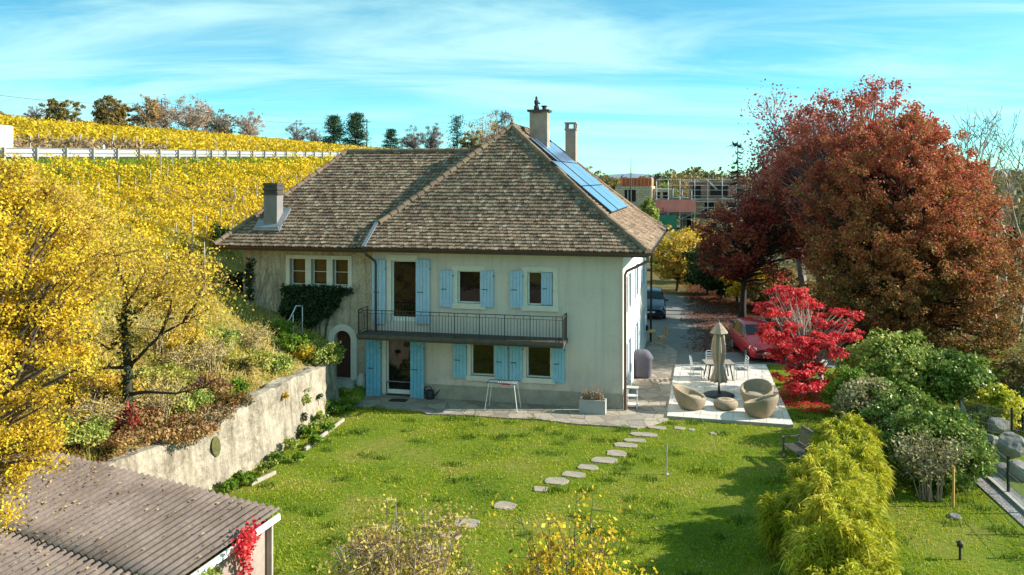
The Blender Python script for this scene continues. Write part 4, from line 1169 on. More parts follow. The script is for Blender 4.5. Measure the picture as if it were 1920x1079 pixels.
# bench
bn = G(1494, 884)
t = empty('garden_bench', (bn.x + .35, bn.y + .6, 0), R(-80), 'weathered wooden slatted bench half hidden by the bamboo', 'bench')
mb = MB()
for k in range(7): mb.box(-.75, .75, -.26 + k * .075, -.26 + k * .075 + .05, .42, .45)
mb.build('seat', M['grey_wood'], t)
mb = MB()
for k in range(13): mb.bar((-.70 + k * .1165, .27, .5), (-.70 + k * .1165, .40, .95), .05, .02)
mb.bar((-.76, .41, .97), (.76, .41, .97), .05, .09); mb.bar((-.76, .26, .48), (.76, .26, .48), .05, .07); mb.build('backrest', M['grey_wood'], t)
for sx in (-1, 1):
    MB().bar((sx * .72, -.24, 0), (sx * .72, -.24, .66), .06).build('leg', M['grey_wood'], t); MB().bar((sx * .72, .27, 0), (sx * .72, .30, .6), .06).build('leg', M['grey_wood'], t)
    MB().bar((sx * .72, -.28, .68), (sx * .72, .35, .70), .07, .03).build('armrest', M['grey_wood'], t)
# thin stake in the lawn
sp = G(1250, 890); t = MB().tube([(0, 0, -.05), (0, 0, .5), (.01, 0, .95)], .016, 6); t.lathe([(.02, 0), (.07, 0), (.07, .02), (.02, .05)], 8)
o = t.build('garden_stake', M['post_grey'], None, loc=(sp.x, sp.y, 0)); tag(o, 'thin upright stake standing alone in the lawn', 'stake')
# handrail on the bank
a = at(543, 600, 34.9); b = at(567, 574, 35.4)
t = empty('handrail', (a.x, a.y, 0), 0, 'pale metal handrail on the bank before the ivy', 'handrail')
MB().tube([(-.12, 0, a.z - .1), (0, .0, a.z + .02), (.22, .2, b.z + .05), (b.x - a.x, b.y - a.y, b.z)], .022, 8).build('rail', M['steel'], t, smooth=True)
for q in ((.12, .1), (b.x - a.x, b.y - a.y)):
    g = float(gz(a.x + q[0], a.y + q[1])); MB().tube([(q[0], q[1], g - .2), (q[0], q[1], b.z - .02 if q[0] > .2 else a.z + .2)], .02, 8).build('post', M['steel'], t, smooth=True)
# statue / white urn behind the maple
us = G(1538, 722)
t = empty('stone_urn', (us.x, us.y, 0), 0, 'white stone urn on a pedestal half hidden by the red maple', 'urn')
MB().lathe([(.18, 0), (.2, .06), (.13, .1), (.12, .5), (.17, .56)], 14).build('pedestal', M['trim'], t, smooth=False)
MB().lathe([(.06, .562), (.08, .62), (.2, .74), (.27, .92), (.31, 1.05), (.28, 1.06), (.2, .98), (.02, .96)], 18).build('bowl', M['trim'], t, smooth=True)
# ground lights / small things right lawn
sl = G(1800, 1050); t = empty('garden_light', (sl.x, sl.y, float(gz(sl.x, sl.y))), 0, 'small dark garden light in the lawn at lower right', 'lamp')
MB().tube([(0, 0, -.05), (0, 0, .3)], .03, 8).build('stem', M['black'], t); MB().lathe([(.02, .3), (.07, .31), (.07, .38), (.09, .4), (.02, .45)], 10).build('lamp_head', M['black'], t)

M['wire_grey'] = plain('dull_wire', (0.20, 0.21, 0.22), 0.6, 0.2)
# fence, posts, boulders on the right
def metal_fence(a, b, n, lab, mesh=True):
    t = empty('metal_fence', a, 0, lab, 'fence')
    a, b = Vector(a), Vector(b); d = b - a
    for k in range(n + 1):
        q = d * (k / n); MB().bar(q + Vector((0, 0, -.15)), q + Vector((0, 0, 1.1)), .06).build('post', M['black'], t)
    mb = MB(); L = d.length
    for zz in (.08, .35, .62, .98): mb.bar(Vector((0, 0, zz)), d + Vector((0, 0, zz)), .010)
    m = int(L / .06)
    for k in range(m): mb.bar(d * (k / m) + Vector((0, 0, .05)), d * (k / m) + Vector((0, 0, 1.0)), .006)
    mb.build('wire_panel', M['wire_grey'], t)
metal_fence((13.35, 20.2, 0.02), (14.35, 25.6, 0.02), 4, 'dark metal post fence with wire panels above the kerb at right')
metal_fence((14.35, 25.9, 0.0), (16.4, 31.2, -.1), 3, 'dark metal fence running behind the rounded laurel hedge')
metal_fence((16.45, 31.3, -.1), (20.5, 28.6, -.6), 3, 'dark metal fence turning off beyond the boulders')
mb = MB().bar((13.27, 19.6, .03), (14.3, 25.6, .03), .2, .14); o = mb.build('kerb', M['concrete']); tag(o, 'pale concrete kerb under the metal fence', 'kerb')
def boulder(c, r, lab, seed):
    import bmesh
    bm = bmesh.new(); bmesh.ops.create_icosphere(bm, subdivisions=3, radius=1.0); q = random.Random(seed)
    pl = [(Vector((q.gauss(0, 1), q.gauss(0, 1), q.gauss(0, 1))).normalized(), q.uniform(.55, .85)) for _ in range(9)]
    for v in bm.verts:
        for nrm, dd in pl:
            s = v.co.dot(nrm)
            if s > dd: v.co -= nrm * (s - dd) * .85
        v.co += Vector((q.uniform(-1, 1), q.uniform(-1, 1), q.uniform(-1, 1))) * .04
        v.co = Vector((v.co.x * r[0], v.co.y * r[1], v.co.z * r[2])) * .72
    me = bpy.data.meshes.new('boulder'); bm.to_mesh(me); bm.free(); me.materials.append(M['rock'])
    o = bpy.data.objects.new('boulder', me); COL.objects.link(o); o.location = c; o.rotation_euler = (0, 0, q.uniform(0, 6))
    tag(o, lab, 'boulder', 'boulders along the east fence')
for i, (px, py, D, r, lab) in enumerate([(1852, 830, 29.6, (.55, .6, .6), 'pale boulder behind the fence right beside the laurel hedge'), (1895, 838, 28.4, (.85, .7, .65), 'largest pale boulder behind the fence at right edge'),
        (1880, 890, 26.3, (.5, .6, .5), 'boulder low behind the wire panels'), (1916, 885, 25.8, (.55, .6, .55), 'boulder at the very right edge below the largest one'), (1835, 772, 33.5, (.9, .7, .5), 'shaded boulder behind the dark posts above the hedge'),
        (1872, 800, 31.5, (.7, .6, .45), 'flat shaded boulder between the two dark posts')]):
    c = at(px, py, D); boulder(c, r, lab, i + 5)
c = G(1790, 970); boulder((c.x, c.y, .02), (.3, .25, .16), 'small pale stone in the grass below the bare shrub', 30)

# ------------------------------------------------------------------ cars
def car(name, loc, rz, paint, lab):
    """front towards +y"""
    t = empty(name, loc, rz, lab, 'car')
    st = [  # y, z_bottom, z_belt, z_top, w_bottom, w_belt, w_top
        (2.20, .36, .60, .66, .62, .66, .50), (2.12, .24, .66, .76, .76, .80, .62), (1.85, .20, .80, .90, .84, .88, .70), (1.25, .20, .96, 1.06, .88, .90, .74),
        (.95, .20, 1.0, 1.14, .89, .91, .74), (.15, .20, 1.02, 1.58, .90, .92, .62), (-.3, .20, 1.03, 1.65, .90, .92, .63), (-1.1, .20, 1.05, 1.66, .90, .92, .63), (-1.75, .22, 1.06, 1.60, .89, .91, .61),
        (-2.05, .26, 1.05, 1.40, .84, .88, .60), (-2.18, .34, .98, 1.08, .76, .80, .58)]
    mb = MB()
    def ring(s):
        y, zb, zl, zt, wb, wl, wt = s
        R_ = [(wb * .9, zb), (wb, zb + .08), ((wb + wl) / 2 + .03, (zb + zl) / 2), (wl, zl - .05), (wl - .03, zl), ((wl + wt) / 2, (zl + zt) / 2 + .01), (wt + .03, zt - .06), (wt - .06, zt), (0, zt + .025)]
        return [(x, y, z) for x, z in R_] + [(-x, y, z) for x, z in reversed(R_[:-1])]
    n = len(ring(st[0]))
    for s in st: mb.v += ring(s)
    for i in range(len(st) - 1):
        for k in range(n):
            a = i * n + k; b = i * n + (k + 1) % n; mb.f.append((a, b, b + n, a + n))
    mb.f.append(tuple(range(n))); mb.f.append(tuple(reversed([(len(st) - 1) * n + k for k in range(n)])))
    b = mb.build('body', paint, t, smooth=True)
    def lerp_side(y, f, out=.012):
        for i in range(len(st) - 1):
            if st[i][0] >= y >= st[i + 1][0]:
                w = (st[i][0] - y) / (st[i][0] - st[i + 1][0]); s = [p + (q - p) * w for p, q in zip(st[i], st[i + 1])]
                break
        zl, zt, wl, wt = s[2], s[3], s[5], s[6]
        P_ = [(wl - .03, zl), ((wl + wt) / 2, (zl + zt) / 2 + .01), (wt + .03, zt - .06)]
        if f < .5: q = [a + (b_ - a) * f * 2 for a, b_ in zip(P_[0], P_[1])]
        else: q = [a + (b_ - a) * (f - .5) * 2 for a, b_ in zip(P_[1], P_[2])]
        return q[0] + out, q[1]
    for sx in (-1, 1):
        for (ys, yn) in (((.72, .25, -.28), 'front'), ((-.36, -.8, -1.2), 'rear'), ((-1.28, -1.5, -1.75), 'quarter')):
            mb = MB()
            for y0, y1 in zip(ys[:-1], ys[1:]):
                f1 = .92; f0 = .06
                for fa, fb in ((f0, .5), (.5, f1)):
                    p = []
                    for y, f in ((y0, fa), (y1, fa), (y1, fb), (y0, fb)):
                        x, z = lerp_side(y, f); p.append((sx * x, y, z))
                    mb.quad(*p)
            mb.build('side_window', M['glass'], t)
        mb = MB(); x, z = .93, 1.02; mb.lathe([(.02, -.07), (.09, -.06), (.10, 0), (.08, .07), (.02, .08)], 10, (sx * (x + .06), .85, z + .08), 1.0, .7); mb.build('mirror', paint, t, smooth=True)
        for yy in (1.38, -1.35):
            wh = MB().tube([(sx * .74, yy, .31), (sx * .93, yy, .31)], .315, 20).build('wheel', M['tyre'], t)
            mb = MB().tube([(sx * .88, yy, .31), (sx * .938, yy, .31)], .21, 16); mb.build('rim', M['rim'], wh)
        mb = MB(); mb.v += [(sx * .84, 1.80, .80), (sx * .58, 2.115, .72), (sx * .60, 2.165, .60), (sx * .90, 1.82, .68)]; mb.v += [(a * .985, b_ - .08, c - .02) for a, b_, c in mb.v[:4]]
        mb.f += [(0, 1, 2, 3), (4, 7, 6, 5), (0, 4, 5, 1), (1, 5, 6, 2), (2, 6, 7, 3), (3, 7, 4, 0)]
        hl = mb.build('headlight', M['lamp'], t); 
        hl.data.transform(Matrix.Translation((sx * .02, .035, .02)))
        MB().box(sx * .78 - .08, sx * .78 + .08, -2.20, -2.0, .8, 1.05).build('tail_light', M['car_red'], t)
    mb = MB()   # windscreen
    p0, p1 = st[4], st[5]
    def scr(f, w, out=.016): 
        y = p0[0] + (p1[0] - p0[0]) * f; z = p0[3] + (p1[3] - p0[3]) * f; return (w * (p0[6] + .06 + (p1[6] - .02 - p0[6]) * f), y + out, z + out + .022 * (1 - abs(w)))
    for wa, wb in ((-1, -.33), (-.33, .33), (.33, 1)): mb.quad(scr(.08, wa), scr(.08, wb), scr(.92, wb), scr(.92, wa))
    mb.build('windscreen', M['glass'], t)
    MB().box(-.42, .42, 2.10, 2.222, .56, .66).build('grille', M['black'], t); MB().box(-.55, .55, 2.05, 2.205, .27, .42).build('lower_grille', M['black'], t)
    MB().box(-.26, .26, 2.19, 2.235, .45, .55).build('number_plate', M['white'], t)
    return t
fw = G(1397, 676, .03); hd = math.atan2(-4.9, -0.75) - math.pi / 2
car('parked_car', (fw.x + .95 + .05, fw.y + 1.42, .03), hd + R(8), M['car_red'], 'red compact van parked on the drive behind the red maple')
bc = G(1228, 601, .03)
car('parked_car', (bc.x + .15, bc.y + 2.3, .03), R(180) - R(10), M['car_blue'], 'dark blue car parked behind the far corner of the house')

# ------------------------------------------------------------------ vegetation builders
L = {}
L['yellow'] = leafm('yellow_leaf', [(0.20, 0.11, 0.03), (0.42, 0.25, 0.03), (0.68, 0.47, 0.025), (0.78, 0.58, 0.04), (0.80, 0.64, 0.08)], 0.4, 0.9)
L['yellow_brown'] = leafm('yellow_brown_leaf', [(0.30, 0.18, 0.06), (0.52, 0.34, 0.07), (0.68, 0.48, 0.05), (0.74, 0.58, 0.08)], 0.4, 1.1)
L['vine'] = leafm('vine_leaf', [(0.22, 0.22, 0.02), (0.56, 0.38, 0.02), (0.74, 0.51, 0.02), (0.80, 0.60, 0.03), (0.68, 0.42, 0.03)], 0.35, 0.35)
L['vine_far'] = leafm('far_vine_leaf', [(0.34, 0.24, 0.02), (0.54, 0.36, 0.015), (0.68, 0.46, 0.02), (0.74, 0.53, 0.03)], 0.3, 0.05)
L['red'] = leafm('scarlet_maple_leaf', [(0.24, 0.006, 0.02), (0.48, 0.010, 0.03), (0.70, 0.03, 0.045), (0.82, 0.13, 0.13), (0.72, 0.10, 0.03)], 0.4, 1.2, 0.4)
L['beech'] = leafm('copper_beech_leaf', [(0.055, 0.07, 0.02), (0.15, 0.10, 0.03), (0.44, 0.27, 0.07), (0.32, 0.12, 0.045), (0.42, 0.12, 0.05), (0.50, 0.11, 0.07)], 0.35, 0.6, 0.35, 0.55, (-1.0, 9.5, 0.24))
L['beech_top'] = leafm('rust_beech_leaf', [(0.26, 0.06, 0.045), (0.46, 0.09, 0.06), (0.52, 0.15, 0.07), (0.40, 0.11, 0.08)], 0.3, 0.3)
L['dark_red'] = leafm('dark_red_leaf', [(0.12, 0.02, 0.025), (0.30, 0.04, 0.035), (0.42, 0.09, 0.05), (0.38, 0.18, 0.06)], 0.3, 0.4)
L['purple'] = leafm('purple_brown_leaf', [(0.20, 0.07, 0.085), (0.36, 0.10, 0.095), (0.46, 0.14, 0.10), (0.40, 0.17, 0.13)], 0.3, 0.4)
L['laurel'] = leafm('laurel_leaf', [(0.05, 0.095, 0.014), (0.11, 0.18, 0.025), (0.21, 0.28, 0.045), (0.36, 0.40, 0.12)], 0.2, 0.8, 0.45, 0.35)
L['light_green'] = leafm('light_green_leaf', [(0.10, 0.15, 0.025), (0.23, 0.30, 0.05), (0.38, 0.42, 0.09), (0.50, 0.48, 0.15)], 0.3, 0.7)
L['pale_shrub'] = leafm('pale_shrub_leaf', [(0.18, 0.16, 0.07), (0.36, 0.32, 0.15), (0.50, 0.44, 0.24)], 0.3, 1.0)
L['bamboo'] = leafm('bamboo_leaf', [(0.13, 0.20, 0.012), (0.36, 0.38, 0.02), (0.60, 0.54, 0.04), (0.76, 0.64, 0.13)], 0.45, 0.9, 0.5)
L['ivy'] = leafm('ivy_leaf', [(0.008, 0.02, 0.008), (0.02, 0.045, 0.014), (0.04, 0.08, 0.022)], 0.15, 2.0)
L['green'] = leafm('green_leaf', [(0.05, 0.10, 0.01), (0.10, 0.20, 0.015), (0.20, 0.30, 0.03), (0.30, 0.36, 0.04)], 0.35, 1.0)
L['olive'] = leafm('olive_leaf', [(0.10, 0.09, 0.03), (0.26, 0.20, 0.05), (0.44, 0.33, 0.08)], 0.3, 0.3)
L['darkolive'] = leafm('dark_olive_leaf', [(0.08, 0.08, 0.025), (0.20, 0.15, 0.05), (0.36, 0.24, 0.08), (0.34, 0.28, 0.08)], 0.25, 0.25)
L['tan'] = leafm('tan_leaf', [(0.24, 0.15, 0.07), (0.40, 0.27, 0.13), (0.52, 0.36, 0.12)], 0.3, 0.3)
L['pink'] = leafm('pink_tan_leaf', [(0.32, 0.21, 0.15), (0.46, 0.32, 0.24), (0.56, 0.40, 0.26)], 0.3, 0.3)
L['conifer'] = leafm('conifer_needle', [(0.015, 0.04, 0.02), (0.03, 0.075, 0.03), (0.07, 0.12, 0.045)], 0.1, 0.4)
L['dkgreen'] = leafm('dark_green_leaf', [(0.012, 0.03, 0.01), (0.035, 0.07, 0.015), (0.08, 0.12, 0.02)], 0.2, 0.5)
L['far'] = leafm('far_wood_leaf', [(0.05, 0.08, 0.03), (0.14, 0.12, 0.04), (0.30, 0.22, 0.07), (0.20, 0.11, 0.05)], 0.2, 0.05)
L['litter'] = leafm('fallen_leaf', [(0.12, 0.06, 0.03), (0.24, 0.12, 0.05), (0.34, 0.20, 0.08), (0.45, 0.30, 0.08)], 0.2, 0.8)
L['litter_red'] = leafm('fallen_red_leaf', [(0.10, 0.03, 0.02), (0.20, 0.06, 0.03), (0.26, 0.10, 0.045)], 0.2, 0.5)
L['grass'] = leafm('grass_blade', [(0.13, 0.18, 0.005), (0.25, 0.32, 0.010), (0.37, 0.42, 0.014), (0.48, 0.46, 0.04), (0.58, 0.48, 0.13)], 0.4, 0.35, 0.5)
L['brownmix'] = leafm('brown_shrub_leaf', [(0.20, 0.13, 0.05), (0.36, 0.25, 0.08), (0.50, 0.38, 0.10), (0.60, 0.46, 0.08), (0.38, 0.36, 0.08)], 0.35, 1.0, 0.4)
L['tuft'] = leafm('lush_grass_blade', [(0.05, 0.10, 0.008), (0.10, 0.18, 0.012), (0.18, 0.27, 0.02)], 0.35, 0.5, 0.4)
L['rough'] = leafm('rough_grass_blade', [(0.16, 0.21, 0.02), (0.36, 0.36, 0.06), (0.52, 0.45, 0.12), (0.62, 0.48, 0.22)], 0.35, 0.5, 0.6)

def clump_centres(blobs, n, rng, shell=0.5):
    vol = np.array([b[3] * b[4] * b[5] for b in blobs]); pick = rng.choice(len(blobs), n, p=vol / vol.sum())
    B = np.array(blobs)[pick]
    d = unit(rng.normal(size=(n, 3)))
    r = rng.uniform(0, 1, n) ** (1 / 3.0)
    r = shell * (0.72 + 0.28 * rng.uniform(0, 1, n)) + (1 - shell) * r
    r = r * (1 + 0.13 * np.sin(d[:, 0] * 7 + d[:, 2] * 5) * np.sin(d[:, 1] * 6 + 1))
    return B[:, :3] + d * r[:, None] * B[:, 3:6], d
def limb_tubes(mb, base, th, top, centres, rt, rng, lim=0.02, sides=5, lean=(0, 0), frac=0.62):
    """trunk with leader and one bent limb to every centre (all in local coordinates)"""
    pts, rad = [], []
    m = 8
    for i in range(m + 1):
        f = i / m
        pts.append(Vector((lean[0] * f + 0.05 * top * .2 * math.sin(f * 5 + 1), lean[1] * f + 0.04 * top * .2 * math.sin(f * 7), -0.15 + (top + .15) * f)))
        rad.append(max(lim, rt * (1.15 - f) ** 1.1 + (rt * .35 if i == 0 else 0)))
    mb.tube(pts, rad, 8)
    for c in centres:
        c = Vector(c)
        f = min(.92, max(th / top, (th + (c.z - th) * frac * rng.uniform(.5, 1)) / top)); i = f * m; k = int(i); a = pts[k].lerp(pts[min(k + 1, m)], i - k)
        d = (c - a).length
        r0 = max(lim, min(rt * .5 * (1.1 - f), 0.012 + d * .016))
        mid = a.lerp(c, .5) + Vector((rng.normal() * .07 * d, rng.normal() * .07 * d, -.04 * d + .10 * d * (rng.uniform() - .2)))
        mb.tube([a, a.lerp(mid, .55) + Vector((0, 0, .02 * d)), mid, c], [r0, r0 * .8, r0 * .6, lim * .6], sides, cap=False)

def tree(name, label, cat, base, blobs, mat, n=160, lpc=120, ls=0.14, cr=0.7, bark='bark', th=1.5, rt=0.22, seed=1, group=None, shell=.5, flat=.7, up=.35, aspect=.62, droop=0, top=None, sparse=None, crown='crown', outw=True, lim=.02, limbs=None, gap=None):
    rng = np.random.default_rng(seed)
    t = empty(name, base, 0, label, cat, group)
    C, D = clump_centres(blobs, n, rng, shell)
    C = C[C[:, 2] > 0.15] if len(C[C[:, 2] > 0.15]) > 3 else C
    if gap:      # leave irregular holes in the crown
        q = np.sin(C[:, 0] * 1.25 + 2 * np.sin(C[:, 2] * .9 + seed)) * np.sin(C[:, 1] * 1.1 + C[:, 2] * 1.35 + seed) + .35 * np.sin(C[:, 0] * 3.1 + C[:, 2] * 2.7)
        C = C[q > gap]
    top = top or max(b[2] + b[5] * .55 for b in blobs)
    if rt:
        mb = MB(); cx = np.mean([b[0] for b in blobs]); cy = np.mean([b[1] for b in blobs])
        limb_tubes(mb, base, th, top, C[:limbs or len(C)], rt, rng, lim, 4, (cx * .7, cy * .7)); mb.build('trunk', M[bark], t, smooth=True)
    k = len(C)
    cnt = lpc if sparse is None else None
    w = rng.uniform(.6, 1.4, k)
    if sparse is not None: w = w * sparse(C)
    reps = np.maximum((w * lpc).astype(int), 0); idx = np.repeat(np.arange(k), reps)
    off = unit(rng.normal(size=(len(idx), 3))) * (rng.uniform(0, 1, (len(idx), 1)) ** .45) * cr * rng.uniform(.6, 1.25, k)[idx][:, None]
    off[:, 2] *= flat
    P = C[idx] + off; out = D[np.minimum(idx, len(D) - 1)] if outw else None
    np_mesh(crown, leaf_verts(P, ls, rng, up=up, aspect=aspect, droop=droop, out=out), 4, mat, t)
    return t

def bare_rec(mb, p, d, ln, r, depth, rng, tips, kids=4, spread=.75, lim=.012, upw=.18, sides=4):
    pts = [p]; q = p; dd = d.copy(); m = 4 if depth > 1 else 3
    for i in range(m):
        dd = (dd + Vector((rng.normal() * .13, rng.normal() * .13, rng.normal() * .10 + upw * .3))).normalized()
        q = q + dd * ln / m; pts.append(q)
    mb.tube(pts, [max(lim, r * (1 - .6 * i / m)) for i in range(m + 1)], sides if depth > 1 else 3, cap=False)
    if depth == 0: tips.append(q); return
    for k in range(kids):
        f = rng.uniform(.35, 1.0) if k else 1.0; i = min(m - 1, int(f * m)); a = pts[i].lerp(pts[i + 1], f * m - i)
        nd = dd + Vector((rng.normal(), rng.normal(), rng.normal() * .7 + upw)) * spread; nd.normalize()
        bare_rec(mb, a, nd, ln * rng.uniform(.5, .8), r * .5, depth - 1, rng, tips, kids, spread, lim, upw, sides)
def bare_tree(name, label, base, h, mat='bark_grey', depth=4, kids=4, spread=.6, lim=.012, seed=1, leaf=None, ln=0, ls=.1, group=None, rt=None, width=None, cat='tree', first=.33, upw=.2, stems=1):
    rng = np.random.default_rng(seed); t = empty(name, base, 0, label, cat, group); mb = MB(); tips = []
    for s in range(stems):
        d0 = Vector((rng.normal() * .06, rng.normal() * .06, 1)) if stems == 1 else Vector((rng.normal() * .35, rng.normal() * .35, 1)).normalized()
        bare_rec(mb, Vector((rng.normal() * .1 * (stems > 1), rng.normal() * .1 * (stems > 1), -.1)), d0, h * first, rt or h * .022, depth, rng, tips, kids, spread, lim, upw)
    V = np.array(mb.v); zs = V[:, 2].max(); k = h / zs
    ww = max(V[:, 0].max(), -V[:, 0].min(), .1); kx = (width / 2 / ww) if width else k
    mb.v = [(x * kx, y * kx, z * k) for x, y, z in mb.v]
    mb.build('trunk', M[mat], t)
    if leaf is not None:
        T = np.array([(p.x * kx, p.y * kx, p.z * k) for p in tips]); idx = rng.integers(0, len(T), ln)
        np_mesh('crown', leaf_verts(T[idx] + rng.normal(size=(ln, 3)) * h * .035, ls, rng), 4, leaf, t)
    return t

def stem_shrub(name, label, base, h, w, mat, nst, n, ls, seed, bark='bark', sp=.30):
    rng = np.random.default_rng(seed); t = empty(name, base, 0, label, 'shrub'); mb = MB(); T = []
    for k in range(nst):
        a = rng.uniform(0, 6.28); r = w * rng.uniform(.15, 1) ** .7; hh = h * rng.uniform(.7, 1.0) * (1 - .25 * (r / w) ** 2)
        e = Vector((math.cos(a) * r, math.sin(a) * r * .8, hh)); m = Vector((e.x * .4, e.y * .4, hh * .5)) + Vector((rng.normal() * .06, rng.normal() * .06, 0))
        mb.tube([(e.x * .3, e.y * .3, -.1), m, e], [.022, .015, .005], 5, cap=False)
        for f in rng.uniform(.42, 1, 9):
            p = m.lerp(e, (f - .4) / .6) if f > .4 else m; d = Vector((rng.normal(), rng.normal(), .6 + rng.normal() * .4)).normalized() * rng.uniform(.15, .5)
            mb.tube([p, p + d], [.009, .004], 3, cap=False); T += [tuple(p + d * .6), tuple(p + d)]
    mb.build('stems', M[bark], t); T = np.array(T); idx = rng.integers(0, len(T), n)
    np_mesh('foliage', leaf_verts(T[idx] + rng.normal(size=(n, 3)) * sp * .4, ls, rng, droop=.3), 4, mat, t)

def onground(px, py, D):
    p = at(px, py, D); return Vector((p.x, p.y, float(gz(p.x, p.y))))

# ------------------------------------------------------------------ guard rail, vehicle, posts, wires
gr = empty('guard_rail', (0, 0, 0), 0, 'long galvanised guard rail along the road above the vines', 'guard rail')
def rp(t, s, h=0.0):
    q = RA + RD * t + RN * s; return Vector((q[0], q[1], float(gz(q[0], q[1] if True else 0)) + h))
def rpz(t, s, h): 
    q = RA + RD * t + RN * s; return Vector((q[0], q[1], 9.75 + .026 * max(t, -60) + h))
mb = MB(); prof = [(.10, .40), (.17, .45), (.17, .53), (.10, .59), (.10, .64), (.17, .70), (.17, .78), (.10, .84)]
ts = np.arange(-12, 61, 2.0); base0 = len(mb.v)
for t in ts:
    for s, h in prof: mb.v.append(tuple(rpz(t, s, h)))
for i in range(len(ts) - 1):
    for k in range(len(prof) - 1):
        a = i * len(prof) + k; mb.f.append((a, a + len(prof), a + len(prof) + 1, a + 1))
rl = mb.build('beam', plain('rail_zinc', (0.36, 0.37, 0.38), 0.5, 0.12, 1.5), gr); md = rl.modifiers.new('thick', 'SOLIDIFY'); md.thickness = .012
t = -11.0
while t < 60:
    p = rpz(t, -0.02, -.34); MB().obox(p + Vector((0, 0, .58)), (.07, 0, 0), (0, .07, 0), (0, 0, .62)).build('post', M['post_grey'], gr); t += 2.35
q = rpz(6.0, 1.2, 0)
o = MB().lathe([(.06, 0), (.07, .02), (.07, 1.05), (.02, 1.12)], 8).build('marker_post', M['white'], None, loc=q); tag(o, 'white roadside marker post behind the guard rail', 'marker post')
vb = rpz(-1.2, 5.0, 0.0)
van = empty('box_van', vb, -math.atan2(RD[0], RD[1]), 'white box van on the road at the left edge', 'van')
mb = MB().box(-1.0, 1.0, -3.0, 3.2, .55, 2.2); mb.build('box_body', M['white'], van, bevel=.08)
mb = MB(); pr = [(-3.0, .5), (-5.0, .5), (-5.1, 1.0), (-4.4, 1.2), (-3.9, 2.0), (-3.0, 2.05)]
mb.v += [(-.95, y, z) for y, z in pr] + [(.95, y, z) for y, z in pr]; n = len(pr); mb.f += [tuple(range(n)), tuple(reversed(range(n, 2 * n)))] + [(i, n + i, n + (i + 1) % n, (i + 1) % n) for i in range(n)]
mb.build('cab', M['white'], van)
for sx in (-1, 1):
    for y in (-4.2, 1.8): MB().tube([(sx * .7, y, .33), (sx * .98, y, .33)], .36, 16).build('wheel', M['tyre'], van)
MB().box(-.9, .9, 3.15, 3.25, .4, .55).build('bumper', M['black'], van)

def pole(px, ytop, ybase, D, lab, r=.12):
    b = onground(px, ybase, D); h = at(px, ytop, D).z - b.z
    t = empty('utility_pole', b, 0, lab, 'pole'); MB().tube([(0, 0, -.3), (0, 0, h)], [r, r * .75], 8).build('shaft', M['bark'], t)
    MB().bar((-.7, 0, h - .45), (.7, 0, h - .45), .1).build('cross_arm', M['bark'], t); return Vector((b.x, b.y, b.z + h - .4))
k1 = pole(303, 186, 250, 138, 'wooden utility pole among the trees on the vine hill'); k2 = pole(688, 224, 284, 150, 'wooden utility pole beside the dark pines')
k0 = at(-120, 160, 95)
def wire(a, b, sag, lab):
    pts = [a.lerp(b, i / 24) - Vector((0, 0, sag * 4 * (i / 24) * (1 - i / 24))) for i in range(25)]
    o = MB().tube(pts, .022, 4).build('overhead_wire', M['black']); tag(o, lab, 'wire')
wire(k0, k1, 1.0, 'overhead wire crossing the sky above the vine hill at left'); wire(k1, k2, 1.6, 'overhead wire sagging between the two utility poles')

# ------------------------------------------------------------------ vines
def vine_row(P0, P1, mat, dens, ls, h0, h1, seed, label, group, stake=5.0, stake_m='post_grey', wid=.35, trunk=True, stake_r=.03):
    rng = np.random.default_rng(seed); P0, P1 = np.array(P0, float), np.array(P1, float); Ln = np.linalg.norm(P1 - P0)
    if Ln < 1.5: return
    n = int(dens * Ln); f = rng.uniform(0, 1, n); 
    plant = np.floor(f * Ln / 1.1); vig = 0.6 + 0.4 * np.sin(plant * 2.39 + seed) 
    XY = P0 + (P1 - P0) * f[:, None] + rng.normal(size=(n, 2)) * wid * .5
    hh = h0 + (h1 * (0.82 + .25 * vig) - h0) * rng.beta(1.7, 1.2, n)
    keep = rng.uniform(size=n) < (.45 + .55 * vig)
    P = np.stack([XY[:, 0], XY[:, 1], gz(XY[:, 0], XY[:, 1]) + hh], 1)[keep]
    mid = (P0 + P1) / 2; c = np.array([mid[0], mid[1], float(gz(mid[0], mid[1]))])
    t = empty('vine_row', tuple(c), 0, label, 'vines', group)
    np_mesh('foliage', leaf_verts(P - c, ls, rng, up=.3), 4, mat, t)
    if trunk:
        s = 0.5
        while s < Ln:
            q = P0 + (P1 - P0) * s / Ln; z = float(gz(q[0], q[1])); a = Vector((q[0], q[1], z)) - Vector(c)
            MB().tube([a - Vector((0, 0, .1)), a + Vector((rng.normal() * .06, rng.normal() * .06, .5)), a + Vector((rng.normal() * .2, rng.normal() * .1, 1.0))], [.035, .03, .012], 4).build('stem', M['bark'], t); s += 1.3
    if stake:
        s = 0.3
        while s < Ln:
            q = P0 + (P1 - P0) * s / Ln; z = float(gz(q[0], q[1])); a = Vector((q[0], q[1], z)) - Vector(c)
            MB().tube([a - Vector((0, 0, .2)), a + Vector((rng.normal() * .05, rng.normal() * .05, h1 + .28 + rng.uniform(-.1, .15)))], stake_r, 5).build('stake', M[stake_m], t); s += stake
i = 0
for Y in np.arange(27.5, 92, 1.9):
    xl = RA[0] + (Y - RA[1]) * RD[0] / RD[1] + 2.4
    if Y < 36.3: xr = -12.0 - (36 - Y) * .45
    elif Y < 48: xr = -14.4
    else: xr = -7.0
    xlm = max(xl, -.66 * Y - 1)
    if xr - xlm < 1.5: continue
    vine_row((xr, Y + .3), (xlm, Y - .1), L['vine'], 300 if Y < 45 else 210, .13 + .0014 * (Y - 28), .35, 1.65, 100 + i, 'row of yellow autumn vines on the slope below the guard rail', 'vine rows below the guard rail', stake=4.2)
    i += 1
j = 0
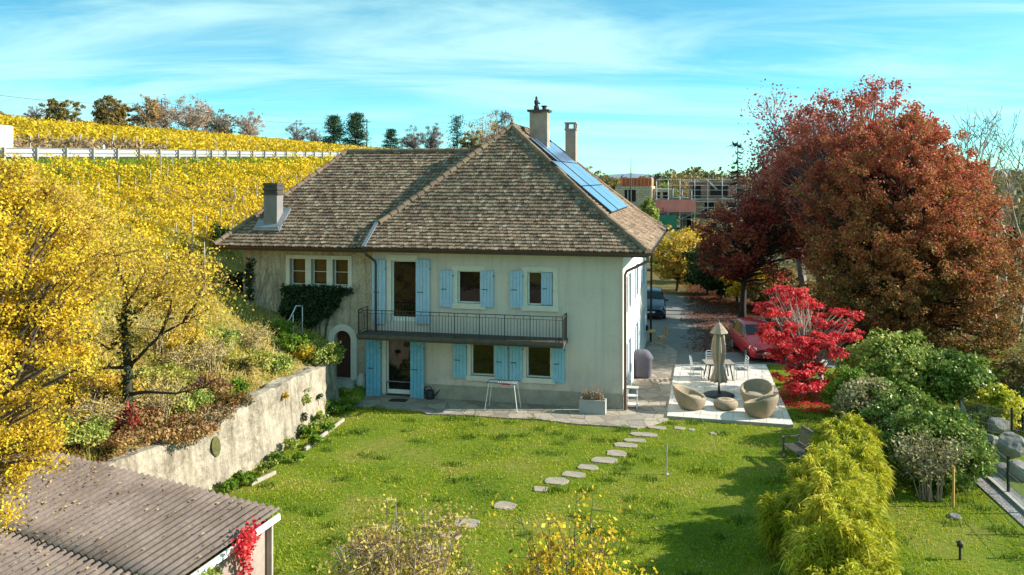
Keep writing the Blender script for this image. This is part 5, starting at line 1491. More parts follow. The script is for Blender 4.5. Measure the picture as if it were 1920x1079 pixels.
for s in list(np.arange(8.5, 40, 2.6)) + list(np.arange(41, 70, 4)):
    # t range where the hill still rises at this distance
    t1 = min(175.0, 77.6 + (64 - s) / .65 + 10)
    t0 = -18 if s < 30 else 0
    A = RA + RD * t0 + RN * s; B = RA + RD * t1 + RN * s
    if s < 12:
        Mx = RA + RD * 26 + RN * s
        vine_row(A, Mx, DRYL, 70, .28, .1, 1.35, 300 + j, 'nearly bare brown vine row just behind the guard rail', 'bare vine rows behind the guard rail', stake=4.5, stake_r=.05); A = Mx
    vine_row(A, B, L['vine_far'], 30, .36, .25, 1.35, 400 + j, 'row of golden vines on the hill above the road', 'vine rows on the hill', stake=9.0 if s < 14 else 0, trunk=False, wid=.9)
    j += 1

# ------------------------------------------------------------------ trees on the hill
def hill_tree(px, ytop, ybase, wpx, D, mat, label, seed, name='tree', dens=1.0, bark='bark', blobs=3, tw=True, lim=.035):
    b = onground(px, ybase, D); zt = at(px, ytop, D).z; h = zt - b.z; w = wpx / FP * D / 2 * 1.12
    rng = np.random.default_rng(seed)
    bl = [(0, 0, h * .3, w * .8, w * .7, h * .28), (0, 0, h * .58, w * .85, w * .85, h * .40)] + [(rng.uniform(-.45, .45) * w, rng.uniform(-.4, .4) * w, h * rng.uniform(.35, .75), w * .55, w * .55, h * .25) for _ in range(blobs)]
    return tree(name, label, 'tree', b, bl, mat, n=150, lpc=int(34 * dens), ls=.30, cr=h * .085, outw=False, gap=-.35, bark=bark, th=h * .2, rt=h * .022, seed=seed, lim=lim)
hill_tree(118, 184, 232, 74, 128, L['olive'], 'round olive brown tree on the hilltop at far left', 11, dens=1.3)
hill_tree(203, 179, 240, 64, 132, L['darkolive'], 'dense dark olive tree with black green shade on the hilltop', 12, dens=1.9)
hill_tree(228, 195, 242, 44, 134, L['darkolive'], 'lower brown tree touching the right side of the dark olive tree', 13, dens=1.4)
hill_tree(272, 178, 246, 56, 136, L['tan'], 'loose golden tree just left of the utility pole', 14, dens=.9, bark='bark_pink')
hill_tree(418, 226, 262, 40, 152, L['olive'], 'small olive bush tree between two grey trees on the hill', 16, dens=.8)
hill_tree(905, 209, 292, 78, 165, L['tan'], 'tall tan tree rising behind the house roof ridge', 17, dens=.8, bark='bark_pink')
hill_tree(885, 240, 292, 46, 160, L['olive'], 'low yellow green tree tucked behind the roof ridge', 18, dens=1.2)
TW = {'bark_grey': leafm('grey_twig_spray', [(0.15, 0.125, 0.12), (0.26, 0.21, 0.19)], 0.1, 0.3), 'bark_pink': leafm('pale_twig_spray', [(0.34, 0.25, 0.20), (0.52, 0.40, 0.30)], 0.15, 0.3)}
def hb(px, ytop, ybase, wpx, D, mat, label, seed, leaf=None, ln=0, dens=1.0, name='bare_tree'):
    """leafless tree: real limbs with sprays of fine twigs"""
    b = onground(px, ybase, D); h = at(px, ytop, D).z - b.z; w = wpx / FP * D / 2 * 1.2; rng = np.random.default_rng(seed)
    bl = [(0, 0, h * .28, w * .6, w * .6, h * .26), (0, 0, h * .60, w * .8, w * .8, h * .39), (w * .35, 0, h * .5, w * .6, w * .6, h * .3), (-w * .35, .2, h * .52, w * .6, w * .6, h * .3)]
    t = tree(name, label, 'tree', b, bl, TW[mat], n=90, lpc=int(22 * dens), ls=h * .13, cr=h * .075, bark=mat, th=h * .16, rt=h * .02, seed=seed, lim=.05, aspect=.075, up=0, crown='twigs', shell=.35, top=h * .8)
    if leaf is not None:
        C, _ = clump_centres(bl, 60, rng, .3); idx = rng.integers(0, 60, ln); np_mesh('crown', leaf_verts(C[idx] + rng.normal(size=(ln, 3)) * h * .05, .34, rng), 4, leaf, t)
hb(68, 196, 226, 46, 130, 'bark_grey', 'small bare grey tree at far left of the hilltop', 21)
hb(305, 180, 248, 50, 140, 'bark_pink', 'pale leafless tree right behind the utility pole', 22, L['pink'], 500)
hb(358, 178, 254, 74, 142, 'bark_pink', 'tall pale pinkish tree with thin crown on the hill', 23, L['pink'], 900)
hb(408, 199, 258, 60, 146, 'bark_grey', 'grey brown thinly leaved tree right of the tall pale tree', 24, L['olive'], 700)
hb(466, 209, 264, 52, 152, 'bark_pink', 'pale feathery tree at the right end of the hill row', 25, L['pink'], 700)
hb(556, 225, 276, 52, 160, 'bark_grey', 'dark bare tree standing alone between hill row and pines', 26)
hb(590, 240, 280, 26, 165, 'bark_grey', 'small bare tree just left of the two dark pines', 27)
hb(775, 233, 290, 44, 165, 'bark_grey', 'bare grey tree above the roof ridge, right of the small pine', 28)
hb(808, 231, 292, 44, 168, 'bark_grey', 'second bare grey tree above the roof ridge, nearer the larch', 29, L['olive'], 200)
hb(940, 208, 296, 44, 170, 'bark_grey', 'bare treetop beside the peak of the house roof', 30, L['tan'], 150)
def pine(px, ytop, ybase, wpx, D, label, seed, mat='conifer', dens=1.0, name='pine_tree'):
    b = onground(px, ybase, D); h = at(px, ytop, D).z - b.z; w = wpx / FP * D / 2 * 1.25; rng = np.random.default_rng(seed)
    t = empty(name, b, 0, label, 'tree'); mb = MB(); mb.tube([(0, 0, -.2), (0, 0, h * .97)], [h * .022, .03], 7); C = []
    for lv in np.linspace(.16, .97, 11):
        r = w * (1.06 - lv) ** .7 * rng.uniform(.75, 1.1)
        for k in range(7):
            a = rng.uniform(0, 6.28); rr = r * rng.uniform(.65, 1.05); e = Vector((math.cos(a) * rr, math.sin(a) * rr, h * lv + rng.uniform(-.02, .04) * h))
            mb.tube([(0, 0, h * lv - .02 * h), e], [.06, .025], 4)
            for f in (.45, .7, .95): C.append((e.x * f, e.y * f, e.z - .01 * h * (1 - f)))
    mb.build('trunk', M['bark_dark'], t); C = np.array(C); n = int(16 * dens)
    idx = np.repeat(np.arange(len(C)), n); off = rng.normal(size=(len(idx), 3)) * np.array([.075, .075, .026]) * h
    np_mesh('crown', leaf_verts(C[idx] + off, h * .045, rng, aspect=.4), 4, L[mat], t)
pine(626, 219, 284, 46, 150, 'left one of two dark pines behind the wing roof', 31, dens=1.9); pine(667, 214, 286, 54, 152, 'larger right one of two dark pines behind the wing roof', 32, dens=1.9)
pine(733, 244, 290, 46, 155, 'small dark pine low above the wing roof ridge', 33, dens=1.7); pine(857, 220, 294, 30, 172, 'slim dark larch standing left of the tan tree', 34, dens=.45)

def small_house(px, ytop, D, w, d, h, rise, rz, lab, roofm):
    p = at(px, ytop, D); z0 = p.z - h - rise
    t = empty('distant_house', (p.x, p.y, z0), rz, lab, 'house')
    mb = MB().box(-w / 2, w / 2, -d / 2, d / 2, 0, h); mb.poly([(-w / 2, -d / 2, h), (w / 2, -d / 2, h), (0, -d / 2, h + rise)]); mb.poly([(-w / 2, d / 2, h), (0, d / 2, h + rise), (w / 2, d / 2, h)]); mb.build('wall', M['white_wall'], t)
    mb = MB()
    for s in (-1, 1): mb.obox((s * w / 4, 0, h + rise / 2 + .08), (s * (w / 4 + .15), 0, -rise / 2 - .1), (0, d / 2 + .4, 0), (.04, 0, .09))
    mb.build('roof', roofm, t)
    MB().box(-.5, .5, -d / 2 - .03, -d / 2 + .01, h * .4, h * .8).build('window', M['glass'], t)
small_house(313, 243, 140, 3.2, 5, 2.2, .9, R(20), 'tiny white gabled hut below the utility pole', M['tile'])
small_house(2, 214, 150, 7, 9, 4, 2.0, R(30), 'pale house top peeking over the hill at left edge', M['tile_red'])

# ------------------------------------------------------------------ left foreground
tree('yellow_tree', 'large bright yellow tree filling the left edge in front', 'tree', (-11.8, 17.6, 2.0),
     [(0.2, 0.3, 4.6, 2.7, 2.4, 3.0), (1.2, -.2, 2.9, 2.0, 1.8, 2.0), (0.5, -1.0, 1.3, 2.2, 1.6, 1.5), (-.8, .2, 6.4, 1.9, 1.8, 1.3), (1.0, .6, 5.0, 2.2, 1.8, 1.9)],
     L['yellow'], n=620, lpc=165, ls=.072, cr=.42, th=.8, rt=.2, seed=41, shell=.55, droop=.5, top=6.8)
tree('yellow_tree', 'brownish yellow tree behind the bright one at left', 'tree', (-15.2, 24.5, 5.0),
     [(0, 0, 2.6, 2.4, 2.2, 2.2), (1.9, .2, 2.0, 1.9, 1.9, 1.9), (.6, -.5, 1.0, 2.4, 1.5, 1.2)], L['yellow_brown'], n=420, lpc=130, ls=.085, cr=.45, th=.6, rt=.15, seed=42, droop=.4)
# thin tree with ivied trunk on the bank
tb = Vector((-10.55, 23.4, float(gz(-10.55, 23.4))))
ty = empty('ivied_tree', tb, 0, 'thin spreading tree with ivied trunk and few yellow leaves on the bank', 'tree')
rng = np.random.default_rng(43); mb = MB()
def atl(px, py, D): return at(px, py, D) - tb
trk = [Vector((0, 0, -.2)), atl(238, 740, 23.4), atl(240, 690, 23.4), atl(235, 630, 23.3), atl(232, 580, 23.3), atl(238, 545, 23.2)]
mb.tube(trk, [.17, .13, .12, .10, .075, .05], 8)
tips = []
for p in ([trk[2], atl(280, 650, 23.2), atl(305, 625, 23.0), atl(345, 605, 22.8), atl(390, 580, 22.6)], [atl(300, 630, 23.05), atl(312, 600, 23), atl(322, 565, 23), atl(326, 530, 23.2)],
          [trk[4], atl(255, 545, 23.4), atl(272, 510, 23.6)], [trk[5], atl(222, 510, 23.2), atl(215, 480, 23)], [trk[3], atl(205, 655, 23.2), atl(180, 640, 23)], [trk[4], atl(250, 590, 23), atl(290, 560, 23), atl(310, 515, 23)],
          [trk[1], atl(275, 735, 23), atl(330, 738, 22.8), atl(385, 725, 22.6)], [trk[2], atl(200, 690, 23.4), atl(160, 700, 23.6)], [atl(345, 605, 22.8), atl(372, 560, 22.9), atl(385, 530, 23)]):
    mb.tube(p, np.linspace(.06, .015, len(p)), 5)
    for q in p[1:]: tips.append(q)
    for _ in range(9):
        a = p[rng.integers(1, len(p))]; d = Vector((rng.normal(), rng.normal(), rng.normal() * .6 + .5)).normalized() * rng.uniform(.35, .9); b = a + d
        mb.tube([a, a.lerp(b, .5) + Vector((0, 0, .05)), b], [.018, .012, .006], 4, cap=False); tips.append(b)
mb.build('trunk', M['bark_dark'], ty, smooth=True)
T = np.array([tuple(p) for p in tips]); T = T[T[:, 2] > 1.7]; T = np.concatenate([T, T[T[:, 2] > 2.6], T[T[:, 2] > 3.0], T[T[:, 2] > 3.4]])
idx = rng.integers(0, len(T), 7000); np_mesh('crown', leaf_verts(T[idx] + rng.normal(size=(7000, 3)) * np.array([.36, .36, .28]), .085, rng), 4, L['yellow_brown'], ty)
PP = np.array([tuple(trk[i].lerp(trk[i + 1], f)) for i in range(4) for f in rng.uniform(0, 1, 260)]); np_mesh('ivy', leaf_verts(PP + rng.normal(size=PP.shape) * .10, .10, rng), 4, L['ivy'], ty)
tree('red_creeper_plant', 'rusty red creeper around the foot of the ivied tree', 'plant', (-10.4, 22.9, float(gz(-10.4, 22.9))), [(0, 0, .4, .35, .35, .6)], L['dark_red'], n=24, lpc=40, ls=.09, cr=.2, th=.1, rt=.03, seed=44)

# shrubs on the bank and wall top: (px, py_base, D, rx, rz, mat, label)
for i, (px, py, D, rx, rz, mk, lab, ls) in enumerate([
        (598, 688, 33.4, .95, .75, 'light_green', 'spreading grey green shrub hanging over the end of the retaining wall', .10),
        (545, 665, 33.6, .8, .55, 'green', 'bright green shrub on the bank left of the grey green one', .11),
        (520, 640, 34.6, .6, .5, 'green', 'green shrub below the handrail on the bank', .11),
        (567, 660, 33.2, .35, .45, 'yellow', 'small yellow plant between the shrubs on the wall top', .09),
        (505, 690, 31.0, .9, .4, 'light_green', 'low olive shrub on the middle of the bank', .10),
        (450, 700, 29.5, 1.1, .45, 'rough', 'low straw coloured bush on the bank', .10),
        (345, 760, 25.6, .9, .4, 'light_green', 'low green bush right of the ivied tree', .09),
        (430, 740, 27.6, .5, .3, 'green', 'small green bush above the retaining wall', .09),
        (395, 795, 25.4, .8, .3, 'dry', 'low pinkish dried bush on the wall edge', .08),
        (330, 800, 24.0, 1.1, .45, 'litterb', 'brown dried bush beside the ivied tree', .09),
        (200, 830, 22.3, 1.2, .4, 'litterb', 'brown dried bush behind the shed roof', .09),
        (275, 845, 22.4, .8, .35, 'litterb', 'dark red brown bush above the shed roof edge', .09),
        (300, 700, 26.5, 1.1, .5, 'rough', 'straw yellow bush behind the ivied tree', .10),
        (180, 760, 24.0, 1.2, .6, 'yellow_brown', 'yellow brown bush at the foot of the left trees', .09),
        (395, 660, 30.5, 1.0, .5, 'light_green', 'olive green bush high on the open bank', .10),
        (330, 655, 29.5, 1.2, .6, 'yellow_brown', 'yellowing bush high on the bank beneath the vines', .10),
        (250, 790, 23.8, .9, .35, 'litterb', 'russet bush around the ivied trunk', .09),
        (385, 735, 27.0, .9, .4, 'litterb', 'russet bush on the middle of the bank', .09),
        (425, 770, 26.3, .7, .3, 'beech', 'reddish orange bush on the retaining wall edge', .08),
        (130, 815, 21.8, 1.0, .5, 'light_green', 'green undergrowth bush at the shed corner', .09),
        (470, 505, 38.5, 1.0, .9, 'ivy', 'dark evergreen bush in the shade left of the wing', .14),
        (410, 470, 43.0, 1.1, .9, 'dkgreen', 'dark green bush between the vines and the wing roof', .15)]):
    b = at(px, py, D); b.z = float(gz(b.x, b.y))
    mm = {'dry': DRYL, 'litterb': L['litter']}.get(mk) or L[mk]
    tree('shrub', lab, 'shrub', b, [(0, 0, rz * .55, rx, rx * .8, rz * .7), (rx * .4, -.1, rz * .4, rx * .6, rx * .5, rz * .6)], mm, n=60, lpc=50, ls=ls, cr=.24, th=.05, rt=.03, seed=60 + i, lim=.008, shell=.4)
for i, (px, py, D, h, w, lab) in enumerate([(300, 760, 24.6, 1.1, 1.0, 'straw coloured twig tangle right below the ivied tree limb'), (395, 700, 28.6, 1.0, 1.1, 'straw coloured twig tangle in the middle of the open bank'), (180, 800, 22.6, 1.0, .9, 'brown twig tangle left of the ivied trunk'), (470, 650, 32.0, .9, 1.0, 'straw coloured twig tangle near the top shrubs'), (350, 690, 27.8, 1.0, 1.0, 'dry twig tangle under the right limb of the ivied tree'), (290, 650, 28.5, 1.2, 1.2, 'tall dry twig tangle behind the ivied tree')]):
    b = at(px, py, D); b.z = float(gz(b.x, b.y)); stem_shrub('twig_tangle', lab, b, h, w, L['brownmix'], 22, 700, .07, 180 + i, 'straw_stem')
# ivy on the wing wall
iv = empty('ivy', W(-13.3, WV, 3.0), -TH, 'dark ivy hanging on the wing wall below the three windows', 'ivy')
rng = np.random.default_rng(50); pts = []
poly = [(533, 537), (600, 534), (662, 541), (664, 546), (640, 556), (636, 575), (622, 592), (600, 600), (575, 620), (552, 622), (535, 605), (528, 575), (540, 556)]
def inpoly(x, y, poly):
    x = np.asarray(x); y = np.asarray(y); r = np.zeros(x.shape, bool); n = len(poly)
    for i in range(n):
        (xa, ya), (xb, yb) = poly[i][:2], poly[(i + 1) % n][:2]
        c = ((ya > y) != (yb > y)) & (x < (xb - xa) * (y - ya) / (yb - ya + 1e-12) + xa); r ^= c
    return r
fp = [fac(px, py, WV) for px, py in poly]
us = rng.uniform(min(p[0] for p in fp), max(p[0] for p in fp), 14000); zs = rng.uniform(min(p[1] for p in fp), max(p[1] for p in fp), 14000)
k = inpoly(us + rng.normal(size=14000) * .06, zs + rng.normal(size=14000) * .06, fp); us, zs = us[k], zs[k]
nn = (np.sin(us * 5 + zs * 3) + np.sin(zs * 7 - us * 2)) * .5
kp = rng.uniform(size=len(us)) < .75 + .35 * nn; us, zs, nn = us[kp], zs[kp], nn[kp]
P = np.stack([us + 13.3, -.06 - rng.uniform(0, 1, len(us)) * (.22 + .18 * np.clip(nn, 0, 1)), zs - 3.0], 1)
np_mesh('leaves', leaf_verts(P, .13, rng, up=.2, out=np.tile([[0, -1, .2]], (len(P), 1))), 4, L['ivy'], iv)
mb = MB()
for k in range(14):
    u = rng.uniform(-14.3, -12.3) + 13.3; mb.tube([(u * .5 + .2, -.03, -1.0), (u * .8, -.04, -.3), (u, -.05, .3), (u * 1.2, -.05, .9)], [.03, .022, .016, .01], 4)
mb.build('stems', M['bark'], iv)
ic = empty('climber', W(WING_L + .35, WV, 4.2), -TH, 'thin dark climber on the left corner of the wing wall', 'climber')
P = np.stack([rng.normal(size=420) * .11, -.04 - rng.uniform(0, .14, 420), rng.uniform(-.5, 1.35, 420)], 1); np_mesh('leaves', leaf_verts(P, .12, rng, out=np.tile([[0, -1, .2]], (420, 1))), 4, L['ivy'], ic)
# leafless climber stems spread over the wing wall
bc_ = empty('bare_climber', W(-15.2, WV, 3.6), -TH, 'bare brown climber stems spread over the wing wall', 'climber')
mb = MB(); q = random.Random(9)
for k in range(26):
    x, z = q.uniform(-.9, .6), -.6; pts = [(x, -.015, z)]
    for s in range(7):
        x += q.uniform(-.16, .2); z += q.uniform(.2, .42); pts.append((x, -.015 - q.uniform(0, .02), min(z, 2.3)))
    mb.tube(pts, np.linspace(.012, .004, 8), 4, cap=False)
mb.build('stems', M['bark_pale'], bc_)

# plants along the wall foot
q = random.Random(21)
for i, (px, py, s) in enumerate([(640, 752, .5), (622, 778, .55), (648, 770, .35), (600, 800, .5), (575, 822, .45), (612, 812, .3), (548, 850, .45), (520, 868, .35), (590, 838, .3), (500, 892, .4), (455, 912, .4), (430, 925, .35), (660, 762, .4), (560, 868, .25)]):
    b = G(px, py)
    tree('weed_clump', 'leafy green plant growing at the foot of the retaining wall', 'plant', b, [(0, 0, s * .5, s * .7, s * .55, s * .6)], L['green'] if i % 3 else L['light_green'], n=22, lpc=28, ls=.11, cr=.16, th=.03, rt=.015, seed=90 + i, group='leafy plants at the wall foot', lim=.006)
# plants growing out of the wall face
for i, (y, z, s, mk, lab) in enumerate([(30.4, 1.1, .3, 'light_green', 'tuft of greenery growing from the retaining wall near its far end'), (28.6, 1.55, .16, 'yellow', 'small yellow tuft growing high on the retaining wall'), (31.6, .75, .22, 'dkgreen', 'dark tuft low on the far part of the retaining wall'), (30.0, .35, .3, 'ivy', 'dark ivy patch at the retaining wall foot')]):
    x = float(wallx(y)) + .16
    tree('wall_plant', lab, 'plant', (x, y, z), [(0, 0, .1, s * .5, s, s)], L[mk], n=14, lpc=26, ls=.08, cr=.12, th=.02, rt=.01, seed=120 + i, lim=.004)

# ------------------------------------------------------------------ bottom centre shrubs
stem_shrub('yellow_shrub', 'tall twiggy yellow leaved shrub at the bottom centre', (0.95, 13.4, 0), 4.15, 1.35, L['yellow'], 40, 4800, .085, 131)
stem_shrub('brown_shrub', 'brownish twiggy shrub left of the yellow one at bottom', (-1.75, 14.2, 0), 3.75, 1.35, L['brownmix'], 50, 7500, .07, 132, 'bark_pink')
stem_shrub('brown_shrub', 'small reddish brown sprigs beyond the larger brown shrub', (-2.7, 18.6, 0), 1.4, 1.1, L['litter'], 34, 2000, .065, 133, 'bark_pink')
# creeper on the shed corner
rng = np.random.default_rng(140)
cc = w0 + dn * .9; t = empty('red_creeper', (cc.x, cc.y, 0), 0, 'scarlet creeper climbing the white shed corner', 'climber')
P = np.stack([.10 + rng.uniform(0, .26, 800), rng.normal(size=800) * .24, 2.28 + rng.normal(size=800) * .10], 1); P = np.concatenate([P, np.stack([.10 + rng.uniform(0, .2, 320), rng.normal(size=320) * .10, rng.uniform(1.2, 2.2, 320)], 1)]); np_mesh('leaves', leaf_verts(P, .08, rng), 4, L['red'], t)
MB().tube([(.12, 0, 0), (.14, .1, 1.0), (.16, -.05, 2.2)], [.03, .02, .01], 5).build('stem', M['bark'], t)
cc = w0 + dn * 2.0; t = empty('ivy', (cc.x, cc.y, 0), 0, 'mixed green ivy on the shed wall below the red creeper', 'ivy')
P = np.stack([.1 + rng.uniform(0, .3, 2600), rng.normal(size=2600) * .55, .4 + rng.beta(2, 1.2, 2600) * 1.75], 1); np_mesh('leaves', leaf_verts(P, .08, rng), 4, L['light_green'], t)
MB().tube([(.1, 0, 0), (.12, .2, 1.0), (.15, -.1, 1.8)], [.03, .02, .01], 5).build('stem', M['bark'], t)

# ------------------------------------------------------------------ right foreground hedges
rng = np.random.default_rng(150)
bam = [(6.35, 16.4, 2.5, 1.0), (6.95, 18.1, 2.45, 1.05), (7.5, 19.8, 2.35, 1.0), (8.0, 21.4, 2.2, 1.0), (9.05, 22.9, 2.0, .95), (9.75, 24.5, 1.85, .85), (6.75, 20.4, 1.5, .75), (10.05, 25.7, 1.9, .85)]
blab = ['nearest yellow green bamboo clump at the bottom edge', 'bamboo clump second from the bottom edge', 'bamboo clump in the middle of the hedge, leaning over the lawn', 'bamboo clump third from the far end of the hedge', 'bamboo clump beside the wooden bench', 'bamboo clump just behind the wooden bench', 'low bamboo clump bulging onto the shaded lawn', 'farthest bamboo clump of the hedge near the patio']
for i, (x, y, h, r) in enumerate(bam):
    t = empty('bamboo_clump', (x, y, 0), 0, blab[i], 'bamboo', 'bamboo hedge beside the lawn'); mb = MB(); TT = []
    for k in range(70):
        a = rng.uniform(0, 6.28); rr = r * rng.uniform(0, 1) ** .5; hh = h * (1 - .32 * (rr / r) ** 2) * rng.uniform(.68, 1.04)
        e = Vector((math.cos(a) * rr, math.sin(a) * rr, hh)); mid = Vector((e.x * .65, e.y * .65, hh * .6)); mb.tube([(e.x * .5, e.y * .5, -.05), mid, e], [.012, .01, .004], 4, cap=False)
        for f in rng.uniform(.2, 1, 5): TT.append(tuple(mid.lerp(e, f) if f > .4 else Vector((e.x * .75, e.y * .75, hh * f * 1.5))))
    mb.build('culms', plain('bamboo_culm', (0.30, 0.30, 0.08), 0.6, 0.3) if 'bamboo_culm' not in bpy.data.materials else bpy.data.materials['bamboo_culm'], t)
    TT = np.array(TT); per = 42; idx = np.repeat(np.arange(len(TT)), per); n = len(idx)
    out = TT.copy(); out[:, 2] = .35; out = unit(out)[idx]
    P = TT[idx] + rng.normal(size=(n, 3)) * .05
    d = unit(rng.normal(size=(n, 3)) * .75 + out * .8 + np.array([0, 0, .25])); ln = rng.uniform(.16, .36, (n, 1)); tip = P + d * ln; tip[:, 2] -= (ln[:, 0] ** 2) * 1.6
    sd = unit(np.cross(d, rng.normal(size=(n, 3)))) * rng.uniform(.010, .020, (n, 1)); md = P + d * ln * .45
    np_mesh('foliage', np.stack([P, md + sd, tip, md - sd], 1).reshape(-1, 3), 4, L['bamboo'], t)
tree('laurel_hedge', 'large rounded glossy green laurel hedge right of the bamboo', 'hedge', (12.75, 26.6, 0), [(-.1, -1.2, .95, 1.4, 1.6, 1.2), (.15, .9, 1.05, 1.4, 1.5, 1.15), (.2, 2.8, 1.0, 1.2, 1.4, 1.1), (.5, -.4, .8, 1.1, 1.7, 1.0)], L['laurel'], n=420, lpc=70, ls=.13, cr=.34, th=.2, rt=.05, seed=151, shell=.72, lim=.01)
tree('variegated_shrub', 'pale variegated shrub at the far side of the laurel hedge', 'shrub', (12.1, 29.2, 0), [(0, 0, 1.15, .95, .9, 1.05)], L['pale_shrub'], n=110, lpc=60, ls=.11, cr=.3, th=.2, rt=.04, seed=152, shell=.6, lim=.01)
tree('shrub', 'dark green shrub between the patio lawn and variegated shrub', 'shrub', (12.7, 32.3, 0), [(0, 0, .9, .8, 1.0, 1.0)], L['green'], n=90, lpc=60, ls=.11, cr=.3, th=.2, rt=.04, seed=153, shell=.6, lim=.01)
tree('shrub', 'tall light green shrub behind the laurel hedge, left part', 'shrub', (15.4, 35.5, 0), [(0, 0, 1.3, 1.9, 1.6, 1.3), (1.0, 0, 1.5, 1.2, 1.2, 1.0)], L['light_green'], n=200, lpc=60, ls=.15, cr=.38, th=.2, rt=.05, seed=154, shell=.6, lim=.01)
tree('shrub', 'wide mid green shrub behind the laurel hedge, right part', 'shrub', (17.8, 34.4, 0), [(0, 0, 1.0, 1.4, 1.3, 1.0)], L['laurel'], n=160, lpc=60, ls=.14, cr=.38, th=.2, rt=.05, seed=155, shell=.6, lim=.01)
stem_shrub('bare_shrub', 'thin pale twiggy shrub in front of the laurel hedge', (11.75, 23.9, 0), 1.85, 1.0, L['pale_shrub'], 24, 2400, .085, 156, 'bark_pink')
o = MB().tube([(0, 0, -.1), (.01, 0, 1.1)], .035, 6).build('plant_stake', M['wood'], None, loc=(12.1, 23.4, 0)); tag(o, 'short wooden stake beside the pale twiggy shrub', 'stake')
tree('shrub', 'yellow leaved shrub behind the dark fence posts', 'shrub', (18.6, 33.0, -.8), [(0, 0, 1.0, 1.0, .9, .8)], L['bamboo'], n=70, lpc=50, ls=.14, cr=.3, th=.2, rt=.04, seed=157, lim=.01)
for i, (x, y, r, h, mk, lab) in enumerate([(21.5, 34.0, 1.6, 1.3, 'dkgreen', 'dark low shrub in the shade at right edge, nearer one'), (23.5, 37.5, 1.8, 1.6, 'darkolive', 'brown olive undergrowth bush below the copper beech'), (19.5, 38.5, 1.8, 1.3, 'dkgreen', 'dark undergrowth bush under the copper beech'), (26.0, 40.0, 2.0, 1.6, 'olive', 'olive undergrowth bush at the right edge, farther one'), (17.5, 42, 1.4, 1.0, 'dkgreen', 'dark round bush right of the red van')]):
    tree('shrub', lab, 'shrub', (x, y, float(gz(x, y))), [(0, 0, h * .5, r, r, h * .7)], L[mk], n=90, lpc=45, ls=.18, cr=.4, th=.1, rt=.05, seed=160 + i, lim=.012)
# ------------------------------------------------------------------ right trees
rm = G(1505, 741)
pads = []
def pad(px, py, D, w, h, d=1.0):
    p = at(px, py, D) - Vector((rm.x, rm.y, 0)); pads.append((p.x, p.y, p.z, w, d, h))
for a in ((1470, 552, 36.2, .95, .35), (1448, 580, 35.8, .8, .32), (1500, 575, 36.6, 1.0, .38), (1530, 600, 36.4, .7, .35), (1590, 592, 36, .55, .30), (1580, 625, 35.6, .75, .32), (1530, 640, 35, 1.0, .36), (1465, 625, 35, 1.0, .42), (1470, 668, 34.8, .7, .3), (1510, 690, 34.8, .8, .3), (1490, 645, 34.6, .9, .35), (1500, 660, 34.8, .8, .30), (1555, 655, 35.2, .6, .25), (1485, 700, 34.4, .75, .24), (1540, 712, 34.6, .6, .24), (1495, 722, 34.2, .65, .2)): pad(*a)
rt_ = tree('japanese_maple', 'scarlet Japanese maple with layered foliage beside the patio', 'tree', (rm.x, rm.y, 0), pads, L['red'], n=330, lpc=70, ls=.11, cr=.27, bark='bark_pale', th=.35, rt=.11, seed=171, shell=.35, flat=.45, up=.9, droop=.3, top=3.4, lim=.012)
mb = MB(); rng = np.random.default_rng(172); tp_ = []
for k in range(3):
    bare_rec(mb, Vector((rng.normal() * .1, rng.normal() * .1, rng.uniform(1.4, 2.2))), Vector((rng.normal() * .55, rng.normal() * .4, 1.2)).normalized(), rng.uniform(1.0, 1.7), .03, 2, rng, tp_, 4, .4, .005, .2)
mb.build('bare_twigs', M['bark_pink'], rt_)
# copper beech
tree('copper_beech', 'huge round copper beech turning rust and gold at right', 'tree', (21.2, 45.5, -.3),
     [(-.3, 0, 6.6, 5.5, 5.4, 5.8), (-1.0, -1.0, 4.2, 5.0, 4.6, 4.0), (1.3, -1.5, 3.0, 4.2, 3.8, 3.4), (-.9, 0, 10.0, 3.5, 3.6, 3.0), (1.2, 0, 5.6, 4.0, 4, 3.8)], L['beech'], n=5200, lpc=58, ls=.135, cr=.40, th=2.0, rt=.5, seed=181, shell=.55, flat=.75, up=.1, bark='bark_dark', limbs=500, outw=False, gap=-.28)
tree('copper_beech', 'rust red crowned beech behind the huge one, its top above it', 'tree', (20.6, 50.0, 0),
     [(0, 0, 10.9, 4.4, 4.0, 3.9), (1.6, -.8, 9.4, 4.0, 3.6, 3.4), (-2.2, 0, 8.5, 3.6, 3.4, 3.8)], L['beech_top'], n=1000, lpc=42, ls=.18, cr=.55, outw=False, up=.15, gap=-.2, th=3.0, rt=.35, seed=182, shell=.62, bark='bark_grey')
tree('dark_red_tree', 'dark red leaved tree over the drive left of the copper beech', 'tree', (14.6, 54.5, 0),
     [(.4, -1, 5.2, 3.6, 3.0, 2.7), (2.4, -1, 6.6, 2.8, 2.8, 2.9), (-1.1, -1, 4.2, 1.9, 2.2, 1.7)], L['dark_red'], n=520, lpc=46, ls=.18, cr=.55, outw=False, gap=-.25, th=2.0, rt=.2, seed=183, shell=.55, bark='bark_dark')
b = onground(1500, 600, 57)
bare_tree('thin_purple_tree', 'tall thinning purple brown tree rising behind the dark red one', (19.3, 56, 0), 15.0, 'bark_grey', depth=5, kids=4, spread=.5, lim=.016, seed=184, leaf=L['purple'], ln=4200, ls=.22, width=7.5)
bare_tree('thin_purple_tree', 'shorter thinning purple tree at the left of the beech group', (17.9, 58, 0), 11.8, 'bark_grey', depth=5, kids=4, spread=.5, lim=.016, seed=185, leaf=L['purple'], ln=2200, ls=.22, width=5.0)
